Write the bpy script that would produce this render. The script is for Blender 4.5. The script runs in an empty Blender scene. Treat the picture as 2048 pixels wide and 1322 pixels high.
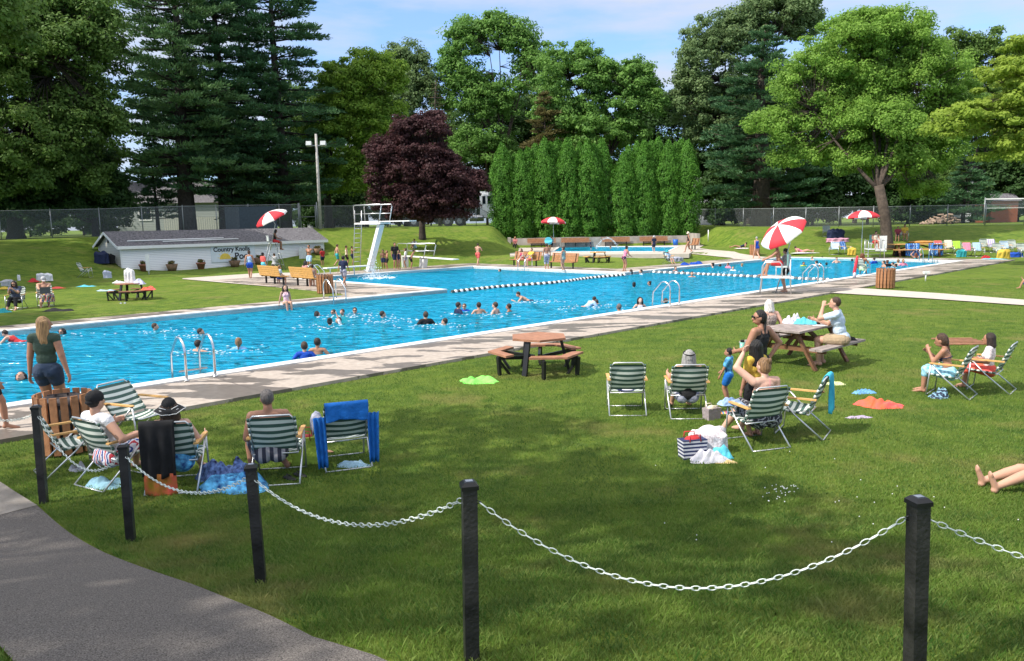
import bpy, math, random
import numpy as np
from mathutils import Vector, Matrix
PI = math.pi
R = math.radians
C = bpy.context.scene.collection
random.seed(7)
# ------------------------------------------------------------------ camera
FOC = 1540.0; CAMH = 2.85; PITCH = R(8.0); ROLL = R(1.0)
cam = bpy.data.cameras.new("camera"); camo = bpy.data.objects.new("camera", cam); C.objects.link(camo)
cam.sensor_width = 36.0; cam.lens = 36.0 * FOC / 2048.0
cam.clip_start = 0.05; cam.clip_end = 2000
camo.matrix_world = Matrix.Translation((0, 0, CAMH)) @ Matrix.Rotation(R(90) - PITCH, 4, 'X') @ Matrix.Rotation(-ROLL, 4, 'Z')
bpy.context.scene.camera = camo
# ------------------------------------------------------------------ sky and sun
SUN_AZ = Vector((-0.90, -0.43)).normalized(); SUN_EL = R(46)
world = bpy.data.worlds.new("World"); bpy.context.scene.world = world
world.use_nodes = True
nt = world.node_tree; nt.nodes.clear()
def N(tree, t, **kw):
    n = tree.nodes.new(t)
    for k, v in kw.items():
        if k.startswith('_'): n.inputs[k[1:]].default_value = v
        else: setattr(n, k, v)
    return n
wo = N(nt, 'ShaderNodeOutputWorld'); bg = N(nt, 'ShaderNodeBackground'); bg.inputs['Strength'].default_value = 0.15
sky = N(nt, 'ShaderNodeTexSky', sky_type='NISHITA', sun_disc=False)
sky.sun_elevation = SUN_EL; sky.sun_rotation = math.atan2(SUN_AZ.x, SUN_AZ.y) % (2 * PI)
sky.air_density = 1.0; sky.dust_density = 0.6; sky.ozone_density = 2.0
tc = N(nt, 'ShaderNodeTexCoord'); mp = N(nt, 'ShaderNodeMapping'); mp.inputs['Scale'].default_value = (1.6, 1.6, 7.0)
mp.inputs['Location'].default_value = (0.35, 0.2, 0.1)
nz = N(nt, 'ShaderNodeTexNoise'); nz.inputs['Scale'].default_value = 1.7; nz.inputs['Detail'].default_value = 9; nz.inputs['Roughness'].default_value = 0.55
cr = N(nt, 'ShaderNodeValToRGB'); cr.color_ramp.elements[0].position = 0.40; cr.color_ramp.elements[1].position = 0.58
mixc = N(nt, 'ShaderNodeMix', data_type='RGBA'); mixc.inputs['B'].default_value = (2.7, 2.9, 3.35, 1)
mlt = N(nt, 'ShaderNodeMath', operation='MULTIPLY'); mlt.inputs[1].default_value = 0.85
nt.links.new(tc.outputs['Generated'], mp.inputs['Vector']); nt.links.new(mp.outputs[0], nz.inputs['Vector'])
nt.links.new(nz.outputs['Fac'], cr.inputs[0]); nt.links.new(cr.outputs[0], mlt.inputs[0]); nt.links.new(mlt.outputs[0], mixc.inputs['Factor'])
# clear blue low down, unseen bright overcast added overhead as neutral fill light
sep = N(nt, 'ShaderNodeSeparateXYZ'); nt.links.new(tc.outputs['Generated'], sep.inputs[0])
lowr = N(nt, 'ShaderNodeMapRange'); lowr.inputs['From Min'].default_value = .0; lowr.inputs['From Max'].default_value = .45; nt.links.new(sep.outputs['Z'], lowr.inputs[0])
tint = N(nt, 'ShaderNodeMix', data_type='RGBA'); tint.inputs['A'].default_value = (.40, .56, .90, 1); tint.inputs['B'].default_value = (1, 1, 1, 1); nt.links.new(lowr.outputs[0], tint.inputs['Factor'])
mul = N(nt, 'ShaderNodeMix', data_type='RGBA', blend_type='MULTIPLY'); mul.inputs['Factor'].default_value = 1; nt.links.new(sky.outputs[0], mul.inputs['A']); nt.links.new(tint.outputs['Result'], mul.inputs['B'])
nt.links.new(mul.outputs['Result'], mixc.inputs['A'])
hir = N(nt, 'ShaderNodeMapRange'); hir.inputs['From Min'].default_value = .38; hir.inputs['From Max'].default_value = .7; hir.inputs['To Max'].default_value = .75; nt.links.new(sep.outputs['Z'], hir.inputs[0])
top = N(nt, 'ShaderNodeMix', data_type='RGBA'); top.inputs['B'].default_value = (6.2, 6.1, 6.0, 1); nt.links.new(hir.outputs[0], top.inputs['Factor'])
nt.links.new(mixc.outputs['Result'], top.inputs['A']); nt.links.new(top.outputs['Result'], bg.inputs['Color']); nt.links.new(bg.outputs[0], wo.inputs[0])
sl = bpy.data.lights.new("sun", 'SUN'); sl.energy = 3.3; sl.angle = R(0.5); sl.color = (1.0, 0.94, 0.84)
so = bpy.data.objects.new("sun", sl); C.objects.link(so)
SDIR = Vector((SUN_AZ.x * math.cos(SUN_EL), SUN_AZ.y * math.cos(SUN_EL), math.sin(SUN_EL)))
so.rotation_euler = SDIR.to_track_quat('Z', 'Y').to_euler(); so.location = (-20, -10, 40)
vs = bpy.context.scene.view_settings
vs.view_transform = 'Standard'; vs.look = 'None'; vs.gamma = 1; vs.exposure = 0.84
# ------------------------------------------------------------------ picture point -> place on the ground
def ray(px, py):
    u = px - 1024; v = py - 661
    c, s = math.cos(ROLL), math.sin(ROLL)
    u2 = u * c - v * s; v2 = u * s + v * c
    y = FOC * math.cos(PITCH) - v2 * math.sin(PITCH)
    z = -FOC * math.sin(PITCH) - v2 * math.cos(PITCH)
    return u2 / y, z / y
def sm(t):
    t = np.clip(t, 0, 1); return t * t * (3 - 2 * t)
_B = [-.95, -.66, -.52, -.43, -.24, 0, .24, .38, .52, .66, .95]
_D1 = [50, 56, 59, 62, 67, 76, 77, 72, 69, 67, 62]
_ZF = [2.2, 2.2, 2.3, 2.45, 2.6, 2.55, 2.1, 1.93, 1.9, 1.9, 1.9]
_D0 = [30, 35, 46, 53, 57, 56, 57, 52, 50, 49, 46]
ANG = R(44.4); E1 = (math.cos(ANG), math.sin(ANG)); E2 = (-E1[1], E1[0]); A0 = (-8.38, 12.3)
def W(s, n): return (A0[0] + s * E1[0] + n * E2[0], A0[1] + s * E1[1] + n * E2[1])
def SN(x, y):
    dx = x - A0[0]; dy = y - A0[1]
    return dx * E1[0] + dy * E1[1], dx * E2[0] + dy * E2[1]
def hgt(x, y):
    x = np.asarray(x, float); y = np.asarray(y, float)
    ys = np.maximum(y, 1.0); b = x / ys
    d1 = np.interp(b, _B, _D1); d0 = np.interp(b, _B, _D0); zf = np.interp(b, _B, _ZF)
    z = zf * sm((y - d0) / (d1 - d0))
    # level ground about the wading pool, held by the retaining wall behind it
    w = sm((20 - np.abs(x - 9.5) - 8.5) / 3.0) * sm((y - 55) / 3) * (1 - sm((y - 74.6) / 0.6))
    w = w * sm((14.5 - np.abs(x - 9.5)) / 4.0)
    z = z * (1 - w) + 0.36 * w
    w2 = sm((12.0 - np.abs(x - 8.5)) / 2.0) * sm((y - 74.4) / .4) * (1 - sm((y - 78.5) / 2.5))
    z = z * (1 - w2) + 1.05 * w2
    z = z + 0.65 * sm((7.3 - y) / 4.1) * (y > -40)
    return z
def T(px, py, dz=0.0):
    a, c = ray(px, py)
    t = 1.5
    while t < 400:
        if CAMH + c * t <= float(hgt(a * t, t)) + dz: break
        t += 0.15
    lo, hi = t - 0.15, t
    for _ in range(18):
        m = (lo + hi) / 2
        if CAMH + c * m <= float(hgt(a * m, m)) + dz: hi = m
        else: lo = m
    return Vector((a * hi, hi, float(hgt(a * hi, hi))))
def PZ(px, py, z):            # point of a level plane
    a, c = ray(px, py); t = (z - CAMH) / c
    return Vector((a * t, t, z))
def PD(px, py, d):            # point at a distance
    a, c = ray(px, py); return Vector((a * d, d, CAMH + c * d))
# ------------------------------------------------------------------ materials
MATS = {}
def mat(name, col, rough=0.6, metal=0.0, var=0.12, vs=6.0, bump=0.0, bs=40.0, col2=None, spec=0.4, trans=0.0):
    if name in MATS: return MATS[name]
    m = bpy.data.materials.new(name); m.use_nodes = True; t = m.node_tree; p = t.nodes['Principled BSDF']
    p.inputs['Roughness'].default_value = rough; p.inputs['Metallic'].default_value = metal
    p.inputs['Specular IOR Level'].default_value = spec
    c = N(t, 'ShaderNodeTexCoord'); n = N(t, 'ShaderNodeTexNoise'); n.inputs['Scale'].default_value = vs; n.inputs['Detail'].default_value = 5
    t.links.new(c.outputs['Object'], n.inputs['Vector'])
    r = N(t, 'ShaderNodeValToRGB'); r.color_ramp.elements[0].position = 0.3; r.color_ramp.elements[1].position = 0.7
    a = [max(0, v * (1 - var)) for v in col[:3]]; b = [min(1, v * (1 + var)) for v in (col2 or col)[:3]]
    r.color_ramp.elements[0].color = (*a, 1); r.color_ramp.elements[1].color = (*b, 1)
    t.links.new(n.outputs['Fac'], r.inputs[0]); t.links.new(r.outputs[0], p.inputs['Base Color'])
    if bump:
        n2 = N(t, 'ShaderNodeTexNoise'); n2.inputs['Scale'].default_value = bs; n2.inputs['Detail'].default_value = 4
        t.links.new(c.outputs['Object'], n2.inputs['Vector'])
        bp = N(t, 'ShaderNodeBump'); bp.inputs['Strength'].default_value = bump; bp.inputs['Distance'].default_value = 0.02
        t.links.new(n2.outputs['Fac'], bp.inputs['Height']); t.links.new(bp.outputs[0], p.inputs['Normal'])
    MATS[name] = m; return m
def leafmat(name, c1, c2, c3, trans=0.3, scale=0.9, dry=None):
    if name in MATS: return MATS[name]
    m = bpy.data.materials.new(name); m.use_nodes = True; t = m.node_tree; t.nodes.clear()
    o = N(t, 'ShaderNodeOutputMaterial'); g = N(t, 'ShaderNodeNewGeometry')
    n1 = N(t, 'ShaderNodeTexNoise'); n1.inputs['Scale'].default_value = scale; n1.inputs['Detail'].default_value = 2
    n2 = N(t, 'ShaderNodeTexWhiteNoise'); n2.noise_dimensions = '1D'
    at = N(t, 'ShaderNodeAttribute', attribute_name='rnd')
    t.links.new(g.outputs['Position'], n1.inputs['Vector'])
    r = N(t, 'ShaderNodeValToRGB'); e = r.color_ramp.elements; e[0].position = 0.36; e[0].color = (*c1, 1); e[1].position = 0.66; e[1].color = (*c2, 1)
    mx = N(t, 'ShaderNodeMix', data_type='RGBA'); mx.inputs['B'].default_value = (*c3, 1)
    pw = N(t, 'ShaderNodeMath', operation='MULTIPLY'); pw.inputs[1].default_value = 0.55
    t.links.new(n1.outputs['Fac'], r.inputs[0]); t.links.new(r.outputs[0], mx.inputs['A']); t.links.new(at.outputs['Fac'], pw.inputs[0]); t.links.new(pw.outputs[0], mx.inputs['Factor'])
    d = N(t, 'ShaderNodeBsdfPrincipled'); d.inputs['Roughness'].default_value = 0.6; d.inputs['Specular IOR Level'].default_value = 0.25
    tr = N(t, 'ShaderNodeBsdfTranslucent'); ms = N(t, 'ShaderNodeMixShader'); ms.inputs[0].default_value = min(.5, trans + .12)
    res = mx.outputs['Result']
    if dry:
        n3 = N(t, 'ShaderNodeTexNoise'); n3.inputs['Scale'].default_value = .55; n3.inputs['Detail'].default_value = 7; n3.inputs['Roughness'].default_value = .65; t.links.new(g.outputs['Position'], n3.inputs['Vector'])
        r3 = N(t, 'ShaderNodeMapRange'); r3.inputs['From Min'].default_value = .54; r3.inputs['From Max'].default_value = .70; r3.inputs['To Max'].default_value = .8; t.links.new(n3.outputs['Fac'], r3.inputs[0])
        m3 = N(t, 'ShaderNodeMix', data_type='RGBA'); m3.inputs['B'].default_value = (*dry, 1); t.links.new(r3.outputs[0], m3.inputs['Factor']); t.links.new(res, m3.inputs['A']); res = m3.outputs['Result']
    t.links.new(res, d.inputs['Base Color']); t.links.new(res, tr.inputs['Color'])
    t.links.new(d.outputs[0], ms.inputs[1]); t.links.new(tr.outputs[0], ms.inputs[2]); t.links.new(ms.outputs[0], o.inputs[0])
    MATS[name] = m; return m
ALU = mat('aluminium', (.62, .63, .65), .32, .75, .06)
STEEL = mat('stainless_steel', (.66, .68, .7), .22, .95, .06)
GALV = mat('galvanised', (.27, .29, .30), .45, .5, .1)
POSTM = mat('scuffed_black_paint', (.008, .008, .010), .4, 0, .3, 5, .3, 50, col2=(.032, .031, .030))
WHITE = mat('white_paint', (.8, .8, .8), .45, 0, .04)
BLACK = mat('black_paint', (.012, .012, .014), .35, 0, .3)
CEDAR = mat('cedar_wood', (.36, .165, .075), .6, 0, .28, 9, .3, 60)
PINEW = mat('yellow_wood', (.62, .34, .11), .55, 0, .15, 9, .2, 60)
GREYW = mat('weathered_wood', (.30, .25, .23), .75, 0, .3, 7, .4, 50)
BROWNW = mat('brown_wood', (.16, .075, .035), .7, 0, .3, 7, .4, 50)
REDW = mat('red_brown_wood', (.34, .16, .095), .6, 0, .2, 8, .3, 60)
CONC = mat('wall_concrete', (.36, .33, .29), .85, 0, .25, 1.5, .3, 30)
BARK = mat('bark', (.075, .056, .043), .9, 0, .4, 5, .9, 14)
DBARK = mat('dark_bark', (.045, .035, .03), .9, 0, .4, 5, .9, 14)
# ------------------------------------------------------------------ mesh helpers
def vec(p): return Vector(p)
class MB:
    def __init__(s): s.v = []; s.f = []; s.m = []; s.sm = []
    def add(s, vs, fs, mi=0, smooth=False):
        b = len(s.v); s.v.extend([tuple(v) for v in vs])
        for f in fs: s.f.append(tuple(i + b for i in f)); s.m.append(mi); s.sm.append(smooth)
        return s
    def box(s, c, sz, rz=0.0, mi=0, M=None):
        x, y, z = sz[0] / 2, sz[1] / 2, sz[2] / 2
        vs = [Vector((a * x, b * y, d * z)) for a in (-1, 1) for b in (-1, 1) for d in (-1, 1)]
        m = (M if M is not None else Matrix.Rotation(rz, 3, 'Z'))
        vs = [m @ v + Vector(c) for v in vs]
        return s.add(vs, [(0, 1, 3, 2), (4, 6, 7, 5), (0, 4, 5, 1), (2, 3, 7, 6), (0, 2, 6, 4), (1, 5, 7, 3)], mi)
    def beam(s, p0, p1, w, h, mi=0, up=(0, 0, 1)):
        p0 = vec(p0); p1 = vec(p1); d = p1 - p0; L = d.length; d.normalize(); up = vec(up)
        if abs(d.dot(up)) > .98: up = Vector((1, 0, 0))
        r = d.cross(up).normalized(); u = r.cross(d).normalized()
        M = Matrix((r, d, u)).transposed()
        return s.box((p0 + p1) / 2, (w, L, h), mi=mi, M=M)
    def tube(s, pts, r, k=8, mi=0, closed=False, smooth=True, cap=True):
        pts = [vec(p) for p in pts]; n = len(pts); rs = r if isinstance(r, (list, tuple)) else [r] * n
        vs = []; prev = None
        for i, p in enumerate(pts):
            a = pts[i - 1] if (i > 0 or closed) else p; b = pts[(i + 1) % n] if (i < n - 1 or closed) else p
            t = (b - a)
            if t.length < 1e-9: t = Vector((0, 0, 1))
            t.normalize()
            if prev is None:
                u = Vector((0, 0, 1)) if abs(t.z) < .9 else Vector((1, 0, 0)); prev = t.cross(u).normalized()
            x = prev - t * prev.dot(t)
            if x.length < 1e-6: x = t.orthogonal()
            x.normalize(); y = t.cross(x); prev = x
            for j in range(k):
                q = 2 * PI * j / k; vs.append(p + (x * math.cos(q) + y * math.sin(q)) * rs[i])
        fs = []
        for i in range(n if closed else n - 1):
            i2 = (i + 1) % n
            for j in range(k): fs.append((i * k + j, i * k + (j + 1) % k, i2 * k + (j + 1) % k, i2 * k + j))
        s.add(vs, fs, mi, smooth)
        if cap and not closed:
            b = len(s.v) - len(vs)
            s.f.append(tuple(b + j for j in range(k))[::-1]); s.m.append(mi); s.sm.append(False)
            s.f.append(tuple(b + (n - 1) * k + j for j in range(k))); s.m.append(mi); s.sm.append(False)
        return s
    def prism(s, poly, z0, z1, mi=0):
        n = len(poly); vs = [(p[0], p[1], z0) for p in poly] + [(p[0], p[1], z1) for p in poly]
        fs = [tuple(range(n))[::-1], tuple(range(n, 2 * n))] + [(i, (i + 1) % n, n + (i + 1) % n, n + i) for i in range(n)]
        return s.add(vs, fs, mi)
    def ball(s, c, r, k=12, mi=0, M=None):
        if not isinstance(r, (tuple, list)): r = (r, r, r)
        vs = []; fs = []; h = k // 2; c = vec(c)
        for i in range(h + 1):
            th = PI * i / h
            for j in range(k):
                ph = 2 * PI * j / k
                v = Vector((r[0] * math.sin(th) * math.cos(ph), r[1] * math.sin(th) * math.sin(ph), r[2] * math.cos(th)))
                vs.append((M @ v if M is not None else v) + c)
        for i in range(h):
            for j in range(k): fs.append((i * k + j, (i + 1) * k + j, (i + 1) * k + (j + 1) % k, i * k + (j + 1) % k))
        return s.add(vs, fs, mi, True)
    def lathe(s, c, prof, k=16, mi=0):
        vs = []; fs = []
        for (r, z) in prof:
            for j in range(k): q = 2 * PI * j / k; vs.append((c[0] + r * math.cos(q), c[1] + r * math.sin(q), c[2] + z))
        for i in range(len(prof) - 1):
            for j in range(k): fs.append((i * k + j, i * k + (j + 1) % k, (i + 1) * k + (j + 1) % k, (i + 1) * k + j))
        return s.add(vs, fs, mi, True)
    def cap(s, p0, p1, r0, r1, k=10):
        p0 = vec(p0); p1 = vec(p1); d = p1 - p0
        if d.length < 1e-5: return s.ball(p0, max(r0, r1), k)
        d.normalize(); pts = []; rs = []
        for a in (84, 60, 30, 0): pts.append(p0 - d * r0 * math.sin(R(a))); rs.append(r0 * math.cos(R(a)))
        for a in (0, 30, 60, 84): pts.append(p1 + d * r1 * math.sin(R(a))); rs.append(r1 * math.cos(R(a)))
        return s.tube(pts, rs, k)
    def mesh(s, name, mats):
        me = bpy.data.meshes.new(name); me.from_pydata(s.v, [], s.f)
        for m in (mats if isinstance(mats, (list, tuple)) else [mats]): me.materials.append(m)
        me.polygons.foreach_set('material_index', s.m); me.polygons.foreach_set('use_smooth', s.sm); me.update(); return me
    def build(s, name, mats, parent=None, loc=None, rz=0):
        o = bpy.data.objects.new(name, s.mesh(name, mats)); C.objects.link(o)
        if parent is not None: o.parent = parent
        if loc is not None: o.location = loc
        if rz: o.rotation_euler.z = rz
        return o
def quads(name, V, mats, parent=None, rnd=None, nper=4):
    V = np.ascontiguousarray(V.reshape(-1, 3), dtype=np.float32); n = len(V) // nper
    me = bpy.data.meshes.new(name); me.vertices.add(len(V)); me.vertices.foreach_set('co', V.ravel())
    me.loops.add(len(V)); me.loops.foreach_set('vertex_index', np.arange(len(V), dtype=np.int32))
    me.polygons.add(n); me.polygons.foreach_set('loop_start', np.arange(0, len(V), nper, dtype=np.int32))
    if rnd is not None:
        a = me.attributes.new('rnd', 'FLOAT', 'FACE'); a.data.foreach_set('value', rnd.astype(np.float32))
    for m in (mats if isinstance(mats, list) else [mats]): me.materials.append(m)
    me.update(calc_edges=True); me.validate()
    o = bpy.data.objects.new(name, me); C.objects.link(o)
    if parent is not None: o.parent = parent
    return o
def tag(o, label, cat, group=None):
    o['label'] = label; o['category'] = cat
    if group: o['group'] = group
    return o
def thing(name, label, cat, loc=(0, 0, 0), rz=0.0, group=None, sc=1.0):
    o = bpy.data.objects.new(name, None); C.objects.link(o); o.location = loc; o.rotation_euler.z = rz; o.scale = (sc, sc, sc)
    o.empty_display_size = .2
    return tag(o, label, cat, group)
def struct(o): o['kind'] = 'structure'; return o
KIDS = {}
def dup(root, loc, rz=None, label=None, group=None, sc=None):
    c = root.copy(); C.objects.link(c); c.location = loc
    if rz is not None: c.rotation_euler.z = rz
    if sc is not None: c.scale = sc if isinstance(sc, tuple) else (sc, sc, sc)
    if label: c['label'] = label
    if group: c['group'] = group
    def rec(a, b):
        if a.name not in KIDS: KIDS[a.name] = list(a.children)
        for ch in KIDS[a.name]:
            q = ch.copy(); C.objects.link(q); q.parent = b; rec(ch, q)
    rec(root, c)
    return c
# ------------------------------------------------------------------ ground sheet
LANE = (-16.0, 50.0, 0.0, 10.85); WELL = (18.5, 30.9, 10.85, 23.1)
WPL = [PZ(1102, 505, .36), PZ(1338, 504.5, .36), PZ(1358, 494, .36), PZ(1118, 493.5, .36)]
WPL = [(p.x, p.y) for p in WPL]
def indist(x, y):
    s, n = SN(x, y)
    a = np.minimum(np.minimum(s - LANE[0], LANE[1] - s), np.minimum(n - LANE[2], LANE[3] - n))
    b = np.minimum(np.minimum(s - WELL[0], WELL[1] - s), np.minimum(n - WELL[2] + 1, WELL[3] - n))
    return np.maximum(a, b)
def polydist(x, y, P):
    r = np.full(np.shape(x), 1e9)
    for i in range(len(P)):
        a = P[i]; b = P[(i + 1) % len(P)]; ex, ey = b[0] - a[0], b[1] - a[1]; L = math.hypot(ex, ey)
        r = np.minimum(r, ((y - a[1]) * ex - (x - a[0]) * ey) / L)
    return r
def grass_mat():
    m = bpy.data.materials.new('lawn'); m.use_nodes = True; t = m.node_tree; p = t.nodes['Principled BSDF']
    p.inputs['Roughness'].default_value = .85; p.inputs['Specular IOR Level'].default_value = .15
    g = N(t, 'ShaderNodeNewGeometry')
    def noise(sc, det, lo, hi, ca, cb, rough=.6):
        n = N(t, 'ShaderNodeTexNoise'); n.inputs['Scale'].default_value = sc; n.inputs['Detail'].default_value = det; n.inputs['Roughness'].default_value = rough
        t.links.new(g.outputs['Position'], n.inputs['Vector'])
        r = N(t, 'ShaderNodeValToRGB'); e = r.color_ramp.elements; e[0].position = lo; e[1].position = hi; e[0].color = ca; e[1].color = cb
        t.links.new(n.outputs['Fac'], r.inputs[0]); return n, r
    n1, r1 = noise(2.2, 8, .35, .66, (.050, .115, .014, 1), (.175, .245, .032, 1), .7)
    n2, r2 = noise(.35, 4, .38, .62, (0, 0, 0, 1), (1, 1, 1, 1))
    n3, r3 = noise(55, 6, .3, .72, (.45, .5, .45, 1), (1.5, 1.45, 1.4, 1), .8)
    n4, r4 = noise(.55, 7, .55, .70, (0, 0, 0, 1), (1, 1, 1, 1))
    mx = N(t, 'ShaderNodeMix', data_type='RGBA'); mx.inputs['B'].default_value = (.185, .245, .04, 1); 
    ml = N(t, 'ShaderNodeMath', operation='MULTIPLY'); ml.inputs[1].default_value = .5
    t.links.new(r2.outputs[0], ml.inputs[0]); t.links.new(ml.outputs[0], mx.inputs['Factor']); t.links.new(r1.outputs[0], mx.inputs['A'])
    mx2 = N(t, 'ShaderNodeMix', data_type='RGBA'); mx2.inputs['B'].default_value = (.27, .22, .09, 1)
    ml2 = N(t, 'ShaderNodeMath', operation='MULTIPLY'); ml2.inputs[1].default_value = .5
    t.links.new(r4.outputs[0], ml2.inputs[0]); t.links.new(ml2.outputs[0], mx2.inputs['Factor']); t.links.new(mx.outputs['Result'], mx2.inputs['A'])
    mu = N(t, 'ShaderNodeMix', data_type='RGBA', blend_type='MULTIPLY'); mu.inputs['Factor'].default_value = 1
    t.links.new(mx2.outputs['Result'], mu.inputs['A']); t.links.new(r3.outputs[0], mu.inputs['B'])
    t.links.new(mu.outputs['Result'], p.inputs['Base Color'])
    b = N(t, 'ShaderNodeBump'); b.inputs['Strength'].default_value = .9; b.inputs['Distance'].default_value = .05
    t.links.new(n3.outputs['Fac'], b.inputs['Height']); t.links.new(b.outputs[0], p.inputs['Normal'])
    return m
LAWN = grass_mat()
def gridmesh(name, X, Y, Z, m, smooth=True):
    ny, nx = X.shape; V = np.stack([X, Y, Z], -1).reshape(-1, 3)
    i = np.arange(ny * nx).reshape(ny, nx); F = np.stack([i[:-1, :-1], i[:-1, 1:], i[1:, 1:], i[1:, :-1]], -1).reshape(-1, 4)
    me = bpy.data.meshes.new(name); me.from_pydata(V.tolist(), [], F.tolist()); me.materials.append(m)
    me.polygons.foreach_set('use_smooth', [smooth] * len(F)); me.update()
    o = bpy.data.objects.new(name, me); C.objects.link(o); return o
ys = np.concatenate([np.arange(-30, -2, 4), np.arange(-2, 16, .3), np.arange(16, 82, .42), np.arange(82, 130, 3), np.arange(130, 700, 60)])
xs = np.concatenate([np.arange(-500, -80, 60), np.arange(-80, -42, 3), np.arange(-42, 46, .42), np.arange(46, 82, 3), np.arange(82, 520, 60)])
X, Y = np.meshgrid(xs, ys); Z = hgt(X, Y)
rng = np.random.default_rng(3)
d = indist(X, Y); Z = Z - 2.6 * sm((d + 1.15) / .9) - .05 * sm((d + 3) / 1)
dw = polydist(X, Y, WPL); Z = Z - .5 * sm((dw + .9) / .7)
struct(gridmesh('ground', X, Y, Z, LAWN))
# ------------------------------------------------------------------ decks, coping, paths
def deckmat():
    m = bpy.data.materials.new('deck_concrete'); m.use_nodes = True; t = m.node_tree; p = t.nodes['Principled BSDF']
    g = N(t, 'ShaderNodeNewGeometry')
    n = N(t, 'ShaderNodeTexNoise'); n.inputs['Scale'].default_value = 1.3; n.inputs['Detail'].default_value = 7; n.inputs['Roughness'].default_value = .6
    mp = N(t, 'ShaderNodeMapping'); mp.inputs['Rotation'].default_value = (0, 0, -ANG); mp.inputs['Scale'].default_value = (.35, 1, 1)
    t.links.new(g.outputs['Position'], mp.inputs[0]); t.links.new(mp.outputs[0], n.inputs['Vector'])
    r = N(t, 'ShaderNodeValToRGB'); e = r.color_ramp.elements; e[0].position = .485; e[1].position = .50
    t.links.new(n.outputs['Fac'], r.inputs[0])
    n2 = N(t, 'ShaderNodeTexNoise'); n2.inputs['Scale'].default_value = 9; n2.inputs['Detail'].default_value = 8
    t.links.new(g.outputs['Position'], n2.inputs['Vector'])
    r2 = N(t, 'ShaderNodeValToRGB'); e = r2.color_ramp.elements; e[0].position = .3; e[1].position = .72; e[0].color = (.33, .28, .24, 1); e[1].color = (.44, .38, .33, 1)
    t.links.new(n2.outputs['Fac'], r2.inputs[0])
    mx = N(t, 'ShaderNodeMix', data_type='RGBA', blend_type='MULTIPLY'); mx.inputs['B'].default_value = (.36, .36, .37, 1)
    iv = N(t, 'ShaderNodeMath', operation='SUBTRACT'); iv.inputs[0].default_value = .92
    t.links.new(r.outputs[0], iv.inputs[1]); cl = N(t, 'ShaderNodeClamp'); t.links.new(iv.outputs[0], cl.inputs[0])
    t.links.new(cl.outputs[0], mx.inputs['Factor']); t.links.new(r2.outputs[0], mx.inputs['A'])
    # joints across the deck
    sp = N(t, 'ShaderNodeSeparateXYZ'); mp2 = N(t, 'ShaderNodeMapping'); mp2.inputs['Rotation'].default_value = (0, 0, -ANG)
    t.links.new(g.outputs['Position'], mp2.inputs[0]); t.links.new(mp2.outputs[0], sp.inputs[0])
    md = N(t, 'ShaderNodeMath', operation='PINGPONG'); md.inputs[1].default_value = 1.5; t.links.new(sp.outputs['X'], md.inputs[0])
    lt = N(t, 'ShaderNodeMath', operation='LESS_THAN'); lt.inputs[1].default_value = .012; t.links.new(md.outputs[0], lt.inputs[0])
    mj = N(t, 'ShaderNodeMix', data_type='RGBA'); mj.inputs['B'].default_value = (.12, .10, .09, 1); t.links.new(lt.outputs[0], mj.inputs['Factor']); t.links.new(mx.outputs['Result'], mj.inputs['A'])
    t.links.new(mj.outputs['Result'], p.inputs['Base Color'])
    rr = N(t, 'ShaderNodeMapRange'); rr.inputs['To Min'].default_value = .8; rr.inputs['To Max'].default_value = .32; t.links.new(cl.outputs[0], rr.inputs[0]); t.links.new(rr.outputs[0], p.inputs['Roughness'])
    return m
DECK = deckmat()
COPE = mat('coping_white', (.74, .73, .70), .6, 0, .08, 5)
DRYC = mat('path_concrete', (.47, .42, .37), .85, 0, .1, 3, .2, 60)
dk = MB(); DZ = .035
def sn_rect(mb, s0, s1, n0, n1, z0, z1): mb.prism([W(s0, n0), W(s1, n0), W(s1, n1), W(s0, n1)], z0, z1)
# strips round the lane pool and the diving well, butted end to end
sn_rect(dk, LANE[0] - 2.4, 52.9, -2.45, -.33, -.25, DZ)
sn_rect(dk, LANE[0] - 2.4, 18.17 - 3.3, 11.18, 12.45, -.25, DZ)
sn_rect(dk, 18.17 - 3.3, 18.17, 11.18, 26.4, -.25, DZ)
sn_rect(dk, 18.17, 31.23, 23.43, 26.4, -.25, DZ)
sn_rect(dk, 31.23, 33.6, 11.18, 26.4, -.25, DZ)
sn_rect(dk, 33.6, 52.9, 11.18, 13.4, -.25, DZ)
sn_rect(dk, 50.33, 52.9, -.33, 11.18, -.25, DZ)
struct(dk.build('pool_deck', DECK))
cp = MB(); CZ = .06
sn_rect(cp, LANE[0], 50, -.33, 0, -.3, CZ); sn_rect(cp, LANE[0], 18.5, 10.85, 11.18, -.3, CZ)
sn_rect(cp, 18.17, 18.5, 11.18, 23.43, -.3, CZ); sn_rect(cp, 18.5, 30.9, 23.1, 23.43, -.3, CZ)
sn_rect(cp, 30.9, 31.23, 11.18, 23.43, -.3, CZ); sn_rect(cp, 30.9, 50, 10.85, 11.18, -.3, CZ)
sn_rect(cp, 50, 50.33, -.33, 11.18, -.3, CZ)
struct(cp.build('pool_coping', COPE))
def strip(name, L, Rr, m, dz=.03, nx=8):
    # sheet between two world polylines, following the ground
    L = np.array(L, float); Rr = np.array(Rr, float); k = np.linspace(0, 1, nx + 1)[None, :, None]
    P = L[:, None, :] * (1 - k) + Rr[:, None, :] * k
    Xx, Yy = P[..., 0], P[..., 1]; o = gridmesh(name, Xx, Yy, hgt(Xx, Yy) + dz, m, True); return struct(o)
def dens(P, n=6):
    out = []
    for a, b in zip(P[:-1], P[1:]):
        for i in range(n): out.append((a[0] + (b[0] - a[0]) * i / n, a[1] + (b[1] - a[1]) * i / n))
    out.append(P[-1]); return out
def TX(l): return [tuple(T(*p))[:2] for p in l]
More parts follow.
